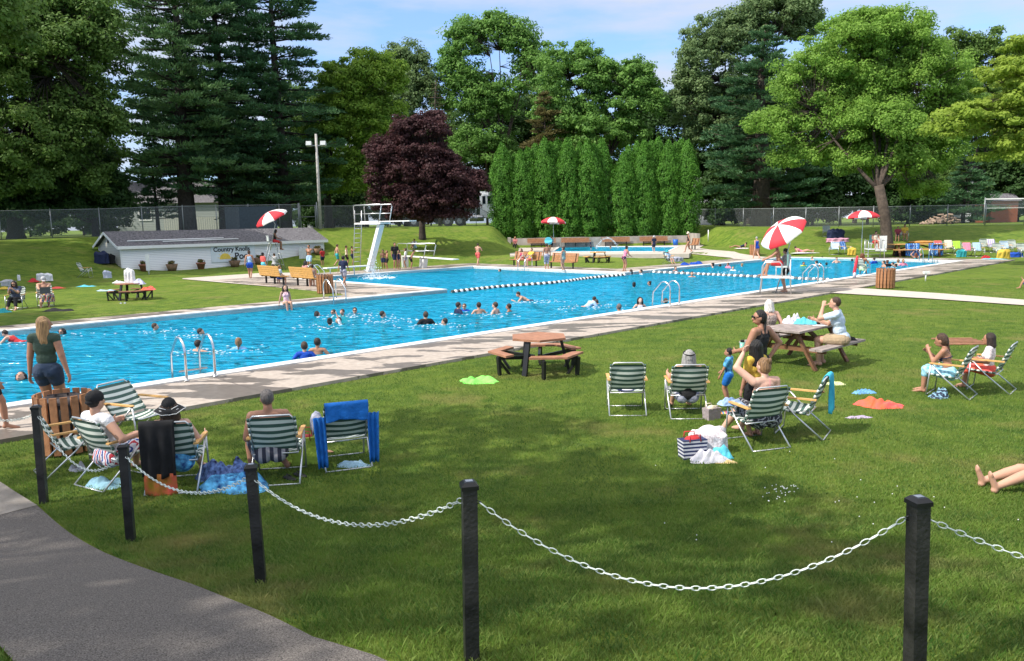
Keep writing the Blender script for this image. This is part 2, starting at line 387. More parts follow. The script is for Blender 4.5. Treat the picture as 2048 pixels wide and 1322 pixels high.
# side path on the right, path from the shed, path to the wading pool, terrace of the wading pool
strip('side_path', dens(TX([(1662, 587), (1850, 598), (2048, 612), (2300, 630)])), dens(TX([(1712, 577), (1880, 588), (2048, 601), (2300, 617)])), DRYC, .03, 3)
strip('shed_path', dens(TX([(365, 559), (445, 566), (535, 573.5), (585, 577)])), dens(TX([(365, 557.5), (445, 552), (520, 547), (600, 546)])), DRYC, .03, 3)
strip('wading_path', dens(TX([(1345, 506), (1400, 510), (1460, 516), (1500, 522)])), dens(TX([(1372, 492.5), (1420, 500), (1480, 508), (1535, 515)])), DRYC, .036, 3)
wt = MB(); q = [PZ(1020, 511.5, .36), PZ(1378, 508.5, .36), PZ(1412, 489, .36), PZ(1018, 491.3, .36)]
P = [(v.x, v.y) for v in q]; I = WPL
def lerp2(a, b, t): return (a[0] + (b[0] - a[0]) * t, a[1] + (b[1] - a[1]) * t)
for i in range(4):
    j = (i + 1) % 4; wt.prism([P[i], P[j], I[j], I[i]], .1, .405)
struct(wt.build('wading_terrace', DRYC))
wc = MB(); cen = (sum(p[0] for p in I) / 4, sum(p[1] for p in I) / 4); J = [lerp2(p, cen, .035) for p in I]
for i in range(4):
    j = (i + 1) % 4; wc.prism([I[i], I[j], J[j], J[i]], .0, .43)
struct(wc.build('wading_coping', COPE))
# asphalt walk in front
ASPH = mat('asphalt', (.085, .074, .066), .9, 0, .5, 120, 1.0, 200, col2=(.215, .192, .175))
rb = TX([(0, 967), (30, 987), (75, 1015), (140, 1070), (210, 1110), (300, 1145), (380, 1172), (450, 1200), (540, 1237), (625, 1280), (750, 1318), (860, 1370), (1100, 1500)])
def off(P, w):
    o = []
    for i, p in enumerate(P):
        a = P[max(0, i - 1)]; b = P[min(len(P) - 1, i + 1)]; dx, dy = b[0] - a[0], b[1] - a[1]; L = math.hypot(dx, dy); o.append((p[0] + dy / L * w, p[1] - dx / L * w))
    return o
far_l = [(rb[0][0] - 3.2, rb[0][1] + 2.6)]
strip('front_walk', dens(rb[2:], 5), dens(off(rb, 1.22)[2:], 5), ASPH, .022, 14)
cw = far_l + rb[:3]
strip('concrete_walk', dens(cw, 5), dens(off(cw, 1.22), 5), mat('old_concrete', (.27, .24, .21), .9, 0, .25, 4, .5, 90), .026, 8)
# ------------------------------------------------------------------ pool basin and water
def basinmat():
    m = bpy.data.materials.new('pool_paint'); m.use_nodes = True; t = m.node_tree; p = t.nodes['Principled BSDF']; p.inputs['Roughness'].default_value = .6
    g = N(t, 'ShaderNodeNewGeometry'); mp = N(t, 'ShaderNodeMapping'); mp.vector_type = 'TEXTURE'
    mp.inputs['Location'].default_value = (A0[0], A0[1], 0); mp.inputs['Rotation'].default_value = (0, 0, ANG)
    t.links.new(g.outputs['Position'], mp.inputs[0]); sp = N(t, 'ShaderNodeSeparateXYZ'); t.links.new(mp.outputs[0], sp.inputs[0])
    n = N(t, 'ShaderNodeTexNoise'); n.inputs['Scale'].default_value = 1.1; n.inputs['Detail'].default_value = 4; t.links.new(g.outputs['Position'], n.inputs['Vector'])
    ad = N(t, 'ShaderNodeMath', operation='MULTIPLY_ADD'); ad.inputs[1].default_value = .9; t.links.new(n.outputs['Fac'], ad.inputs[0]); t.links.new(sp.outputs['Y'], ad.inputs[2])
    sb = N(t, 'ShaderNodeMath', operation='ADD'); sb.inputs[1].default_value = .46; t.links.new(ad.outputs[0], sb.inputs[0])
    pp = N(t, 'ShaderNodeMath', operation='PINGPONG'); pp.inputs[1].default_value = .905; t.links.new(sb.outputs[0], pp.inputs[0])
    lt = N(t, 'ShaderNodeMath', operation='LESS_THAN'); lt.inputs[1].default_value = .17; t.links.new(pp.outputs[0], lt.inputs[0])
    inl = N(t, 'ShaderNodeMath', operation='LESS_THAN'); inl.inputs[1].default_value = 10.4; t.links.new(sp.outputs['Y'], inl.inputs[0])
    fl = N(t, 'ShaderNodeMath', operation='LESS_THAN'); fl.inputs[1].default_value = -1.15; t.links.new(sp.outputs['Z'], fl.inputs[0])
    a1 = N(t, 'ShaderNodeMath', operation='MULTIPLY'); t.links.new(lt.outputs[0], a1.inputs[0]); t.links.new(inl.outputs[0], a1.inputs[1])
    a2 = N(t, 'ShaderNodeMath', operation='MULTIPLY'); t.links.new(a1.outputs[0], a2.inputs[0]); t.links.new(fl.outputs[0], a2.inputs[1])
    mx = N(t, 'ShaderNodeMix', data_type='RGBA'); mx.inputs['A'].default_value = (.42, .86, .95, 1); mx.inputs['B'].default_value = (.0, .01, .03, 1)
    t.links.new(a2.outputs[0], mx.inputs['Factor']); t.links.new(mx.outputs['Result'], p.inputs['Base Color']); return m
def watermat(name, deep, sc=(.75, 2.5), tint=(.10, .72, .95, 1)):
    m = bpy.data.materials.new(name); m.use_nodes = True; t = m.node_tree; t.nodes.clear()
    o = N(t, 'ShaderNodeOutputMaterial'); g = N(t, 'ShaderNodeNewGeometry')
    mp = N(t, 'ShaderNodeMapping'); mp.inputs['Rotation'].default_value = (0, 0, -R(12)); mp.inputs['Scale'].default_value = (sc[0], sc[1], 1); t.links.new(g.outputs['Position'], mp.inputs[0])
    n1 = N(t, 'ShaderNodeTexNoise'); n1.inputs['Scale'].default_value = 1.5; n1.inputs['Detail'].default_value = 2.5; n1.inputs['Roughness'].default_value = .5; n1.inputs['Distortion'].default_value = .9
    t.links.new(mp.outputs[0], n1.inputs['Vector'])
    b = N(t, 'ShaderNodeBump'); b.inputs['Strength'].default_value = 1; b.inputs['Distance'].default_value = 1.3; t.links.new(n1.outputs['Fac'], b.inputs['Height'])
    tr = N(t, 'ShaderNodeBsdfTransparent'); tr.inputs[0].default_value = tint
    df = N(t, 'ShaderNodeBsdfDiffuse'); df.inputs[0].default_value = deep; t.links.new(b.outputs[0], df.inputs['Normal'])
    gl = N(t, 'ShaderNodeBsdfGlossy'); gl.inputs['Roughness'].default_value = .06; t.links.new(b.outputs[0], gl.inputs['Normal'])
    fr = N(t, 'ShaderNodeFresnel'); fr.inputs['IOR'].default_value = 1.33; t.links.new(b.outputs[0], fr.inputs['Normal'])
    fm = N(t, 'ShaderNodeMath', operation='MULTIPLY'); fm.inputs[1].default_value = .85; t.links.new(fr.outputs[0], fm.inputs[0])
    m1 = N(t, 'ShaderNodeMixShader'); m1.inputs[0].default_value = .52; t.links.new(tr.outputs[0], m1.inputs[1]); t.links.new(df.outputs[0], m1.inputs[2])
    m2 = N(t, 'ShaderNodeMixShader'); t.links.new(fm.outputs[0], m2.inputs[0]); t.links.new(m1.outputs[0], m2.inputs[1]); t.links.new(gl.outputs[0], m2.inputs[2])
    t.links.new(m2.outputs[0], o.inputs[0]); return m
BAS = basinmat()
bs = MB(); ZB = -1.25
def wallq(a, b): bs.add([(*a, ZB - .01), (*b, ZB - .01), (*b, .02), (*a, .02)], [(0, 1, 2, 3)])
c = [W(LANE[0], 0), W(50, 0), W(50, 10.85), W(30.9, 10.85), W(30.9, 23.1), W(18.5, 23.1), W(18.5, 10.85), W(LANE[0], 10.85)]
for i in range(8): wallq(c[i], c[(i + 1) % 8])
bs.add([(*W(LANE[0], 0), ZB), (*W(50, 0), ZB), (*W(50, 10.85), ZB), (*W(LANE[0], 10.85), ZB)], [(0, 1, 2, 3)])
bs.add([(*W(18.5, 10.85), ZB), (*W(30.9, 10.85), ZB), (*W(30.9, 23.1), ZB), (*W(18.5, 23.1), ZB)], [(0, 1, 2, 3)])
struct(bs.build('pool_basin', BAS))
WZ = -.10
WATER = watermat('water', (.02, .56, .88, 1))
wm = MB(); wm.add([(*W(LANE[0], 0), WZ), (*W(50, 0), WZ), (*W(50, 10.85), WZ), (*W(LANE[0], 10.85), WZ)], [(0, 1, 2, 3)])
wm.add([(*W(18.5, 10.85), WZ), (*W(30.9, 10.85), WZ), (*W(30.9, 23.1), WZ), (*W(18.5, 23.1), WZ)], [(0, 1, 2, 3)])
struct(wm.build('pool_water', WATER))
w2 = MB(); w2.add([(*p, .36) for p in I], [(0, 1, 2, 3)]); struct(w2.build('wading_water', WATER))
w3 = MB(); w3.add([(*p, .0) for p in I], [(0, 1, 2, 3)]); struct(w3.build('wading_basin', BAS))
# ------------------------------------------------------------------ trees
def cards(Pc, nrm, size, rng, asp=.62, up=None):
    # leaf shaped quads centred on Pc, facing nrm
    n = len(Pc); t = rng.normal(size=(n, 3)) if up is None else up + rng.normal(size=(n, 3)) * .35
    t -= nrm * (t * nrm).sum(1, keepdims=True); t /= np.linalg.norm(t, axis=1, keepdims=True) + 1e-9
    b = np.cross(nrm, t); s = size[:, None]
    return np.stack([Pc - t * s * .5, Pc + b * s * asp * .5, Pc + t * s * .5, Pc - b * s * asp * .5], 1)
def clumpcloud(cen, rad, per, leaf, rng, flat=.6, up=.5):
    n = len(cen); d = rng.normal(size=(n, per, 3)); d /= np.linalg.norm(d, axis=2, keepdims=True)
    r = rng.random((n, per, 1)) ** .45; P = d * r; P[..., 2] *= flat
    P = P * rad[:, None, None] + cen[:, None, :]
    nr = d + np.array([0, 0, up]) + rng.normal(size=d.shape) * .45; nr /= np.linalg.norm(nr, axis=2, keepdims=True)
    P = P.reshape(-1, 3); nr = nr.reshape(-1, 3); sz = leaf * rng.uniform(.6, 1.35, len(P))
    rn = np.repeat(rng.random(n), per) * .5 + rng.random(len(P)) * .5
    return P, nr, sz, rn
def branchy(mb, p, q, r0, r1, sag, k=5, seg=4):
    p = vec(p); q = vec(q); pts = []; rs = []
    for i in range(seg + 1):
        t = i / seg; v = p.lerp(q, t); v.z += sag * math.sin(PI * t) ; pts.append(v); rs.append(r0 + (r1 - r0) * t)
    mb.tube(pts, rs, k); return pts
def tree(name, label, base, ells, tr, fork, lm, bm, seed, ncl=220, per=120, rc=1.1, leaf=.24, flat=.6, group=None, nl=8, inner=.5, cat='tree', up=.5, lean=(0, 0)):
    if seed < 60: per = int(per * .95); leaf *= 1.15; ncl = int(ncl * 1.7); rc *= .88
    rng = np.random.default_rng(seed); base = vec(base); E = np.array(ells, float); E[:, :3] -= np.array(base)
    w = (E[:, 3] * E[:, 4] * E[:, 5]) ** .6; w /= w.sum()
    k = rng.choice(len(E), ncl, p=w); d = rng.normal(size=(ncl, 3)); d /= np.linalg.norm(d, axis=1, keepdims=True)
    d[:, 2] = np.where(d[:, 2] < -.5, -d[:, 2] * .6, d[:, 2])
    r = inner + (1 - inner) * rng.random((ncl, 1)) ** .6
    cen = E[k, :3] + d * r * E[k, 3:6]; rad = rc * rng.uniform(.55, 1.25, ncl)
    P, nr, sz, rn = clumpcloud(cen, rad, per, leaf, rng, flat, up)
    t = thing(name, label, cat, base, 0, group)
    quads('crown', cards(P, nr, sz, rng), lm, t, rn)
    mb = MB(); f = Vector((lean[0], lean[1], fork))
    tp = [Vector((0, 0, -.3)), Vector((lean[0] * .1, lean[1] * .1, fork * .08)), Vector((lean[0] * .35, lean[1] * .35, fork * .5)), f]
    mb.tube(tp, [tr * 1.45, tr * 1.05, tr * .88, tr * .8], 10)
    nodes = [(f, tr * .75)]
    idx = rng.choice(ncl, min(nl, ncl), replace=False)
    for i in idx:
        q = Vector(cen[i]); q = f.lerp(q, .8); q.z = max(q.z, fork + .4)
        pts = branchy(mb, f - Vector((0, 0, .3)), q, tr * .36, tr * .10, rng.uniform(-.6, .8), 6, 6)
        for j, pp in enumerate(pts[1:]): nodes.append((pp, tr * .32 * (1 - j / 7)))
    NP = np.array([n[0][:] for n in nodes])
    for i in range(ncl):
        dd = np.linalg.norm(NP - cen[i], axis=1); j = int(dd.argmin()); r0 = min(nodes[j][1] * .6, .02 + dd[j] * .012)
        branchy(mb, NP[j], cen[i], r0, .012, rng.uniform(-.1, .25), 4, 3)
    mb.build('trunk', bm, t); return t
def EP(d, l):
    # crown lobes given as picture ellipses at distance d, as deep as they are wide
    o = []
    for e in l:
        cx, cy, rx, ry = e[:4]; dy = e[4] if len(e) > 4 else 0; p = PD(cx, cy, d + dy); k = (d + dy) / FOC
        o.append((p.x, p.y, p.z, rx * k, max(rx, ry) * k * .75, ry * k))
    return o
def GB(px, d):
    a, _ = ray(px, 450); return Vector((a * d, d, float(hgt(a * d, d))))
def pine(name, label, base, H, prof, lm, bm, seed, tr=.45, bare=.12, dz=.75, leaf=.42, group=None, per=70, droop=-.05, rcs=1.0, nb=6):
    rng = np.random.default_rng(seed); t = thing(name, label, 'tree', base, 0, group); mb = MB()
    mb.tube([(0, 0, -.3), (0, 0, H * .3), (rng.normal() * .2, 0, H * .7), (0, 0, H * .985)], [tr * 1.25, tr * .85, tr * .45, .03], 9)
    cen = []; rad = []; z = H * bare
    while z < H * .98:
        L = float(np.interp(z / H, [p[0] for p in prof], [p[1] for p in prof]))
        n = max(3, int(nb * (1 if L > 1.5 else .7))); a0 = rng.random() * 6.28
        for i in range(n):
            a = a0 + i * 2 * PI / n + rng.normal() * .3; l = L * rng.uniform(.6, 1.15); rise = l * (rng.uniform(-.02, .22) + droop)
            zz = z + rng.uniform(-.3, .3); tip = Vector((math.cos(a) * l, math.sin(a) * l, zz + rise))
            mb.tube([Vector((0, 0, zz)), Vector((math.cos(a) * l * .5, math.sin(a) * l * .5, zz + rise * .25)), tip], [min(tr * .22, .03 + l * .014), .02 + l * .006, .012], 4)
            m = max(1, int(l / .85))
            for q in range(m):
                f = .38 + .62 * (q + rng.random() * .6) / m; sp = rng.normal() * .16 * l
                cen.append((math.cos(a) * l * f - math.sin(a) * sp, math.sin(a) * l * f + math.cos(a) * sp, zz + rise * f * f + .08)); rad.append(rcs * rng.uniform(.55, 1.05) * min(1, .45 + l * .18))
        z += dz * rng.uniform(.75, 1.25)
    cen = np.array(cen); rad = np.array(rad); n = len(cen)
    d = rng.normal(size=(n, per, 3)); d /= np.linalg.norm(d, axis=2, keepdims=True); P = d * rng.random((n, per, 1)) ** .5; P[..., 2] *= .3
    P = (P * rad[:, None, None] + cen[:, None, :]).reshape(-1, 3); rel = d.reshape(-1, 3)
    out = np.repeat(cen, per, 0).copy(); out[:, 2] = 0; out /= np.linalg.norm(out, axis=1, keepdims=True) + 1e-9
    tt = out * .8 + rel * .8 + np.array([0, 0, .45]); nr = np.cross(tt, rng.normal(size=tt.shape)) + np.array([0, 0, .6]); nr /= np.linalg.norm(nr, axis=1, keepdims=True)
    sz = leaf * rng.uniform(.6, 1.3, len(P)); rn = np.repeat(rng.random(n), per) * .6 + rng.random(len(P)) * .4
    quads('crown', cards(P, nr, sz, rng, .3, tt), lm, t, rn); mb.build('trunk', bm, t); return t
def arbor(name, label, base, H, Rr, lm, seed, group):
    rng = np.random.default_rng(seed); t = thing(name, label, 'tree', base, 0, group)
    n = int(520 * H * Rr / 7); u = rng.random(n) ** .9; az = rng.random(n) * 2 * PI
    r = Rr * np.minimum(1, ((1 - u) * 3.3) ** .8) * np.clip(.72 + u * 1.6, 0, 1) * (1 + .14 * np.sin(az * 3 + u * 9 + seed) + .08 * rng.normal(size=n))
    cen = np.stack([np.cos(az) * r, np.sin(az) * r, u * H], 1); rad = np.full(n, .27)
    per = 26; d = rng.normal(size=(n, per, 3)); d /= np.linalg.norm(d, axis=2, keepdims=True)
    P = d * rng.random((n, per, 1)) ** .5 * np.array([1, 1, 1.5]) * rad[:, None, None] + cen[:, None, :]
    out = np.repeat(np.stack([np.cos(az), np.sin(az), np.full(n, .35)], 1), per, 0); P = P.reshape(-1, 3)
    nr = out + rng.normal(size=P.shape) * .5; nr /= np.linalg.norm(nr, axis=1, keepdims=True)
    sz = .17 * rng.uniform(.6, 1.3, len(P)); rn = np.repeat(rng.random(n), per) * .6 + rng.random(len(P)) * .4
    quads('crown', cards(P, nr, sz, rng, .5, np.tile([0, 0, 1.0], (len(P), 1))), lm, t, rn)
    MB().tube([(0, 0, -.2), (0, 0, H * .5), (0, 0, H * .9)], [.14, .09, .02], 6).build('trunk', BARK, t); return t
L_OAK = leafmat('oak_leaves', (0.064, 0.136, 0.031), (0.125, 0.226, 0.050), (0.226, 0.339, 0.080))
L_DARK = leafmat('dark_leaves', (0.026, 0.070, 0.022), (0.055, 0.120, 0.031), (0.099, 0.186, 0.049))
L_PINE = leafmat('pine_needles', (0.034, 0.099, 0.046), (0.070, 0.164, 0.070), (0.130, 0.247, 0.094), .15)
L_PINE2 = leafmat('sunny_pine_needles', (0.060, 0.136, 0.056), (0.117, 0.224, 0.083), (0.200, 0.329, 0.117), .2)  # lighter copy of the pine needles, sunlight put into the colour
L_MAPLE = leafmat('maple_leaves', (0.074, 0.180, 0.025), (0.211, 0.360, 0.043), (0.401, 0.549, 0.074), .35)
L_MID = leafmat('ash_leaves', (0.083, 0.200, 0.043), (0.164, 0.329, 0.066), (0.281, 0.469, 0.106), .35)
L_LOC = leafmat('locust_leaves', (0.116, 0.240, 0.034), (0.209, 0.388, 0.059), (0.372, 0.558, 0.109), .4)
L_LOCY = leafmat('yellow_locust_leaves', (0.156, 0.260, 0.029), (0.273, 0.390, 0.046), (0.429, 0.520, 0.091), .4)
L_PURP = leafmat('purple_leaves', (0.038, 0.017, 0.021), (0.071, 0.029, 0.033), (0.147, 0.066, 0.066), .3)
L_ARB = leafmat('arborvitae_leaves', (0.041, 0.138, 0.016), (0.076, 0.220, 0.025), (0.165, 0.371, 0.041), .2, 1.6)
L_GREY = leafmat('grey_oak_leaves', (0.085, 0.158, 0.061), (0.158, 0.242, 0.092), (0.268, 0.362, 0.145), .3)
L_DEAD = leafmat('brown_needles', (0.094, 0.077, 0.031), (0.156, 0.140, 0.046), (0.219, 0.204, 0.077), .2)
# left side
d = 61
tree('oak_tree', 'huge dark oak filling the upper left corner behind the fence', GB(30, d + 3), EP(d, [(-40, 90, 190, 170), (120, 120, 120, 130), (175, 60, 75, 90), (40, 280, 190, 120), (180, 260, 75, 95), (-60, 350, 150, 90), (110, 350, 110, 80)]), .6, 6, L_OAK, DBARK, 11, 700, 150, 1.25, .24, inner=.45)
tree('bushy_tree', 'dark bushy tree with low boughs right of the huge oak', GB(190, 66), EP(64, [(190, 380, 70, 75), (150, 340, 60, 70), (90, 400, 110, 60), (-30, 400, 120, 60), (210, 410, 55, 45), (30, 420, 90, 40)]), .3, 1.5, L_DARK, DBARK, 12, 420, 130, .95, .24, inner=.5)
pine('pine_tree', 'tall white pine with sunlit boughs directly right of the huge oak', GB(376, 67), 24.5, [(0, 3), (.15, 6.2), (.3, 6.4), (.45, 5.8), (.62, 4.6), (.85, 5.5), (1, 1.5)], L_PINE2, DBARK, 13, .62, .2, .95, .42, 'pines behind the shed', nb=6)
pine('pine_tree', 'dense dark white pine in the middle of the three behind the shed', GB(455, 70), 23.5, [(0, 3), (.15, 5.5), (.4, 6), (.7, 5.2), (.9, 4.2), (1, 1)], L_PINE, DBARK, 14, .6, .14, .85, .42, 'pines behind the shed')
pine('pine_tree', 'tall open white pine with sky showing through, behind the umbrella of the shed lifeguard', GB(572, 72), 26, [(0, 3), (.1, 5.2), (.35, 6.0), (.55, 4.6), (.75, 4.4), (.9, 5.0), (1, 1.5)], L_PINE, DBARK, 15, .5, .1, .95, .42, 'pines behind the shed')
pine('young_pine_tree', 'small dark pine with low layered boughs in front of the pale green house', GB(316, 69), 8, [(0, 1.5), (.3, 2.6), (.7, 1.8), (1, .3)], L_PINE, DBARK, 16, .16, .2, .7, .36, 'young pines behind the shed fence')
pine('young_pine_tree', 'dark low pine touching the shed fence near the light pole', GB(520, 71), 8.5, [(0, 3), (.3, 3.4), (.7, 2.2), (1, .3)], L_DARK, DBARK, 17, .2, .08, .6, .36, 'young pines behind the shed fence')
tree('maple_tree', 'yellow green maple standing right behind the light pole', GB(658, 78), EP(77, [(740, 160, 75, 60), (730, 250, 85, 80), (670, 290, 70, 90), (690, 190, 60, 70), (700, 360, 70, 50)]), .42, 5, L_MAPLE, DBARK, 18, 420, 140, 1.0, .24, inner=.5)
d = 98
tree('ash_tree', 'thin topped feathery green tree between the maple and the tallest ash', GB(815, d), EP(d, [(810, 130, 45, 50), (790, 200, 60, 70), (845, 190, 40, 60), (800, 300, 80, 70)]), .4, 8, L_GREY, DBARK, 19, 260, 110, 1.2, .26, inner=.3, group=None)
tree('ash_tree', 'tallest ash in the middle of the skyline, its limbs showing against the sky', GB(1010, d), EP(d, [(930, 90, 42, 55), (985, 65, 45, 42), (1040, 85, 40, 45), (930, 190, 50, 70), (1075, 150, 50, 70), (985, 210, 60, 60), (960, 300, 90, 60), (900, 140, 25, 50)]), .45, 9, L_MID, BARK, 20, 430, 100, 1.25, .28, inner=.35, nl=14)
tree('locust_tree', 'spreading green locust with dark forked limbs behind the tall hedge', GB(1212, 90), EP(90, [(1150, 150, 75, 65), (1230, 190, 80, 70), (1290, 210, 45, 60), (1120, 240, 60, 60), (1200, 270, 100, 50), (1265, 150, 40, 35)]), .5, 7.5, L_MID, DBARK, 21, 420, 120, 1.05, .26, inner=.35, nl=12)
t = pine('dead_spruce', 'bare dead spruce spike with thin grey twigs left of the tallest ash', GB(880, 92), 17, [(0, 1), (.5, 1.6), (.8, 1.5), (1, .1)], L_DEAD, BARK, 22, .18, .3, .5, .2, None, 3, nb=7)
pine('brown_spruce', 'brownish sparse spruce rising just behind the left block of tall hedge trees', GB(1090, 88), 15, [(0, 3), (.4, 3), (.8, 1.8), (1, .2)], L_DEAD, BARK, 23, .25, .1, .6, .36)
tree('purple_maple', 'dark purple leaved maple on the lawn between the diving boards and the hedge', T(845, 478), EP(60.5, [(838, 265, 62, 38), (830, 330, 88, 62), (880, 360, 78, 60), (790, 310, 50, 45), (790, 400, 55, 38), (905, 400, 50, 35), (850, 400, 70, 40), (768, 350, 35, 30), (820, 430, 50, 22), (890, 432, 45, 20), (945, 370, 30, 34), (760, 300, 28, 24), (865, 238, 34, 16)]), .3, 1.9, L_PURP, DBARK, 24, 430, 150, .75, .17, inner=.45, nl=10, flat=.55)
# right side
tree('grey_oak', 'tall grey green oak rising left of the bright locust', GB(1440, 92), EP(90, [(1420, 130, 70, 95), (1490, 60, 60, 60), (1560, 30, 80, 50), (1440, 250, 70, 80), (1380, 200, 35, 80), (1600, 50, 40, 50)]), .5, 8, L_GREY, DBARK, 25, 420, 130, 1.15, .26, inner=.45)
pine('pine_tree', 'broad white pine with heavy trunk behind the right fence, left of the locust', GB(1521, 81), 20.5, [(0, 3), (.1, 5.5), (.3, 6.8), (.5, 5.6), (.7, 4.0), (.9, 2.2), (1, .6)], L_PINE, BARK, 26, .85, .1, .85, .42, None, 80)
pine('spruce_tree', 'dark spruce with drooping boughs at the far right behind the volleyball net', GB(1925, 84), 8.5, [(0, 4), (.2, 3.6), (.6, 2.0), (1, .2)], L_PINE, DBARK, 27, .2, .04, .5, .34)
b = T(1776, 498)
tree('honey_locust', 'large bright green honey locust with leaning trunk on the right lawn', b, EP(61, [(1745, 95, 130, 70), (1650, 170, 110, 70), (1830, 170, 120, 80), (1700, 230, 130, 60), (1580, 260, 85, 45), (1620, 310, 70, 40), (1780, 270, 90, 50), (1860, 290, 80, 55), (1740, 40, 60, 22), (1720, 300, 60, 30), (1740, 180, 110, 80), (1840, 330, 60, 40), (1900, 240, 70, 60), (1800, 330, 60, 40, -3), (1720, 330, 45, 35, -3), (1760, 250, 90, 50, -3), (1850, 380, 45, 22, -2)]), .41, 4.6, L_LOC, BARK, 28, 1000, 210, .98, .165, flat=.62, inner=.3, nl=12, lean=(-.9, 0))
tree('honey_locust', 'yellow green locust boughs reaching in from the right edge', Vector((34.5, 41, float(hgt(34.5, 41)))), EP(41, [(2150, 160, 190, 110), (1990, 250, 120, 55), (2060, 300, 110, 50), (2200, 280, 150, 80)]), .4, 5, L_LOCY, BARK, 29, 300, 190, .75, .17, flat=.4, inner=.4, nl=10)
tree('oak_tree', 'dark green oak crown showing behind the bright locust at the far right', GB(1950, 95), EP(93, [(1900, 110, 60, 50), (1985, 120, 60, 60), (2060, 160, 80, 80), (1980, 230, 120, 80), (2060, 330, 90, 60)]), .5, 7, L_OAK, DBARK, 30, 330, 130, 1.2, .27, inner=.5)
# hedge of tall arborvitae on the bank behind the wading pool
spec = []
for (x, y) in [(468, 42), (500, 95), (565, 125), (610, 95), (665, 75), (720, 50), (790, 5), (840, 40), (890, 10), (965, 5), (1015, 140), (1060, 45), (1120, 10), (1165, 50), (1225, 10)]: spec.append((880 + x / 3.793, 280 + y / 3.793, 0))
for (x, y) in [(1396, 105), (1430, 60), (1495, 35), (1550, 25), (1600, 25), (1655, 0), (1735, 25), (1790, 40), (1830, 10), (1880, 20)]: spec.append((880 + x / 3.793, 280 + y / 3.793, 1))
protos = []
hg = {0: 'clipped arborvitae of the left hedge block', 1: 'clipped arborvitae of the right hedge block'}
ords = ['first', 'second', 'third', 'fourth', 'fifth', 'sixth', 'seventh', 'eighth', 'ninth', 'tenth', 'eleventh', 'twelfth', 'thirteenth', 'fourteenth', 'fifteenth', 'sixteenth']
cnt = {0: 0, 1: 0}
for i, (px, py, g) in enumerate(spec):
    dd = 76.5 + (i % 3) * .5; top = PD(px, py, dd); bz = 1.0; base = Vector((top.x, dd, bz)); H = top.z - bz
    lab = '%s arborvitae from the left in the %s hedge block behind the wading pool' % (ords[cnt[g]], 'left' if g == 0 else 'right'); cnt[g] += 1
    if i < 4:
        o = arbor('arborvitae', lab, base, H, 1.13, L_ARB, 40 + i, hg[g]); protos.append((o, H))
    else:
        p, h0 = protos[i % 4]; o = dup(p, base, i * 1.7, lab, hg[g], (1, 1, H / h0))
# woods behind
pr = [tree('woodland_tree', 'broad woodland tree at the back', (0, 0, 0), [(0, 0, 12, 5, 5, 6), (2, 1, 16, 3.5, 3.5, 3.5), (-3, 0, 8, 4, 4, 4), (3, 0, 7, 4, 4, 4)], .35, 4, L_DARK, DBARK, 60, 260, 110, 1.3, .34, inner=.5),
      tree('woodland_tree', 'narrow woodland tree at the back', (0, 0, 0), [(0, 0, 11, 4, 4, 8), (0, 1, 17, 2.5, 2.5, 3.5), (-1, 0, 6, 4.5, 4.5, 4)], .3, 4, L_OAK, DBARK, 61, 230, 110, 1.25, .34, inner=.5)]
wl = [(-62, 88, 1.15, 'behind the huge oak'), (-50, 92, 1.0, 'seen over the pale green house'), (-38, 96, 1.05, 'between the first and middle pines'), (-28, 104, .95, 'behind the middle pine'), (-20, 108, .95, 'behind the light pole'), (-9, 116, .9, 'above the white truck'), (2, 118, .95, 'left of the tallest ash'), (11, 112, .85, 'behind the left hedge block'), (19, 116, .9, 'behind the gap of the hedge'),
      (29, 112, .95, 'behind the right hedge block'), (38, 110, 1.0, 'left of the right hand pine'), (47, 106, .8, 'behind the right hand pine'), (58, 104, .85, 'behind the honey locust trunk'), (68, 102, .9, 'behind the volleyball net'), (79, 98, 1.0, 'at the far right edge'), (52, 92, .42, 'low and dark against the right fence, left of the locust trunk'), (44, 90, .4, 'low and dark right of the heavy pine trunk'), (36, 94, .45, 'low and dark left of the heavy pine trunk'),
      (24, 112, 1.05, 'behind the right half of the left hedge block'), (33, 108, 1.1, 'right of the spreading locust'), (-2, 110, 1.05, 'between the truck and the left hedge block'), (6, 116, 1.1, 'behind the brown spruce'), (60, 90, .42, 'low and dark right of the locust trunk'), (-30, 92, .4, 'low behind the gate of the shed fence'), (-22, 95, .5, 'low behind the maple'), (-14, 98, .42, 'low behind the purple maple')]
for i, (x, y, s, w) in enumerate(wl):
    z = float(hgt(x, y)) - .2; l = 'dark woodland tree ' + w
    if i < 2: o = pr[i]; o.location = (x, y, z); o.scale = (s, s, s); o['label'] = l; o['group'] = 'woodland trees behind the grounds'
    else: dup(pr[i % 2], (x, y, z), i * 1.3, l, 'woodland trees behind the grounds', (s * 1.25, s * 1.25, s))
bp = tree('bush', 'dense dark bush', (0, 0, 0), [(0, 0, 3.2, 3.4, 2.6, 3.2), (1.5, 0, 5.4, 2.2, 2, 2.2), (-1.8, 0, 1.8, 2.4, 2.2, 1.9), (-.6, .5, 6.2, 1.6, 1.6, 1.6)], .16, 1.2, L_DARK, DBARK, 62, 170, 110, 1.0, .32, inner=.5, cat='bush')
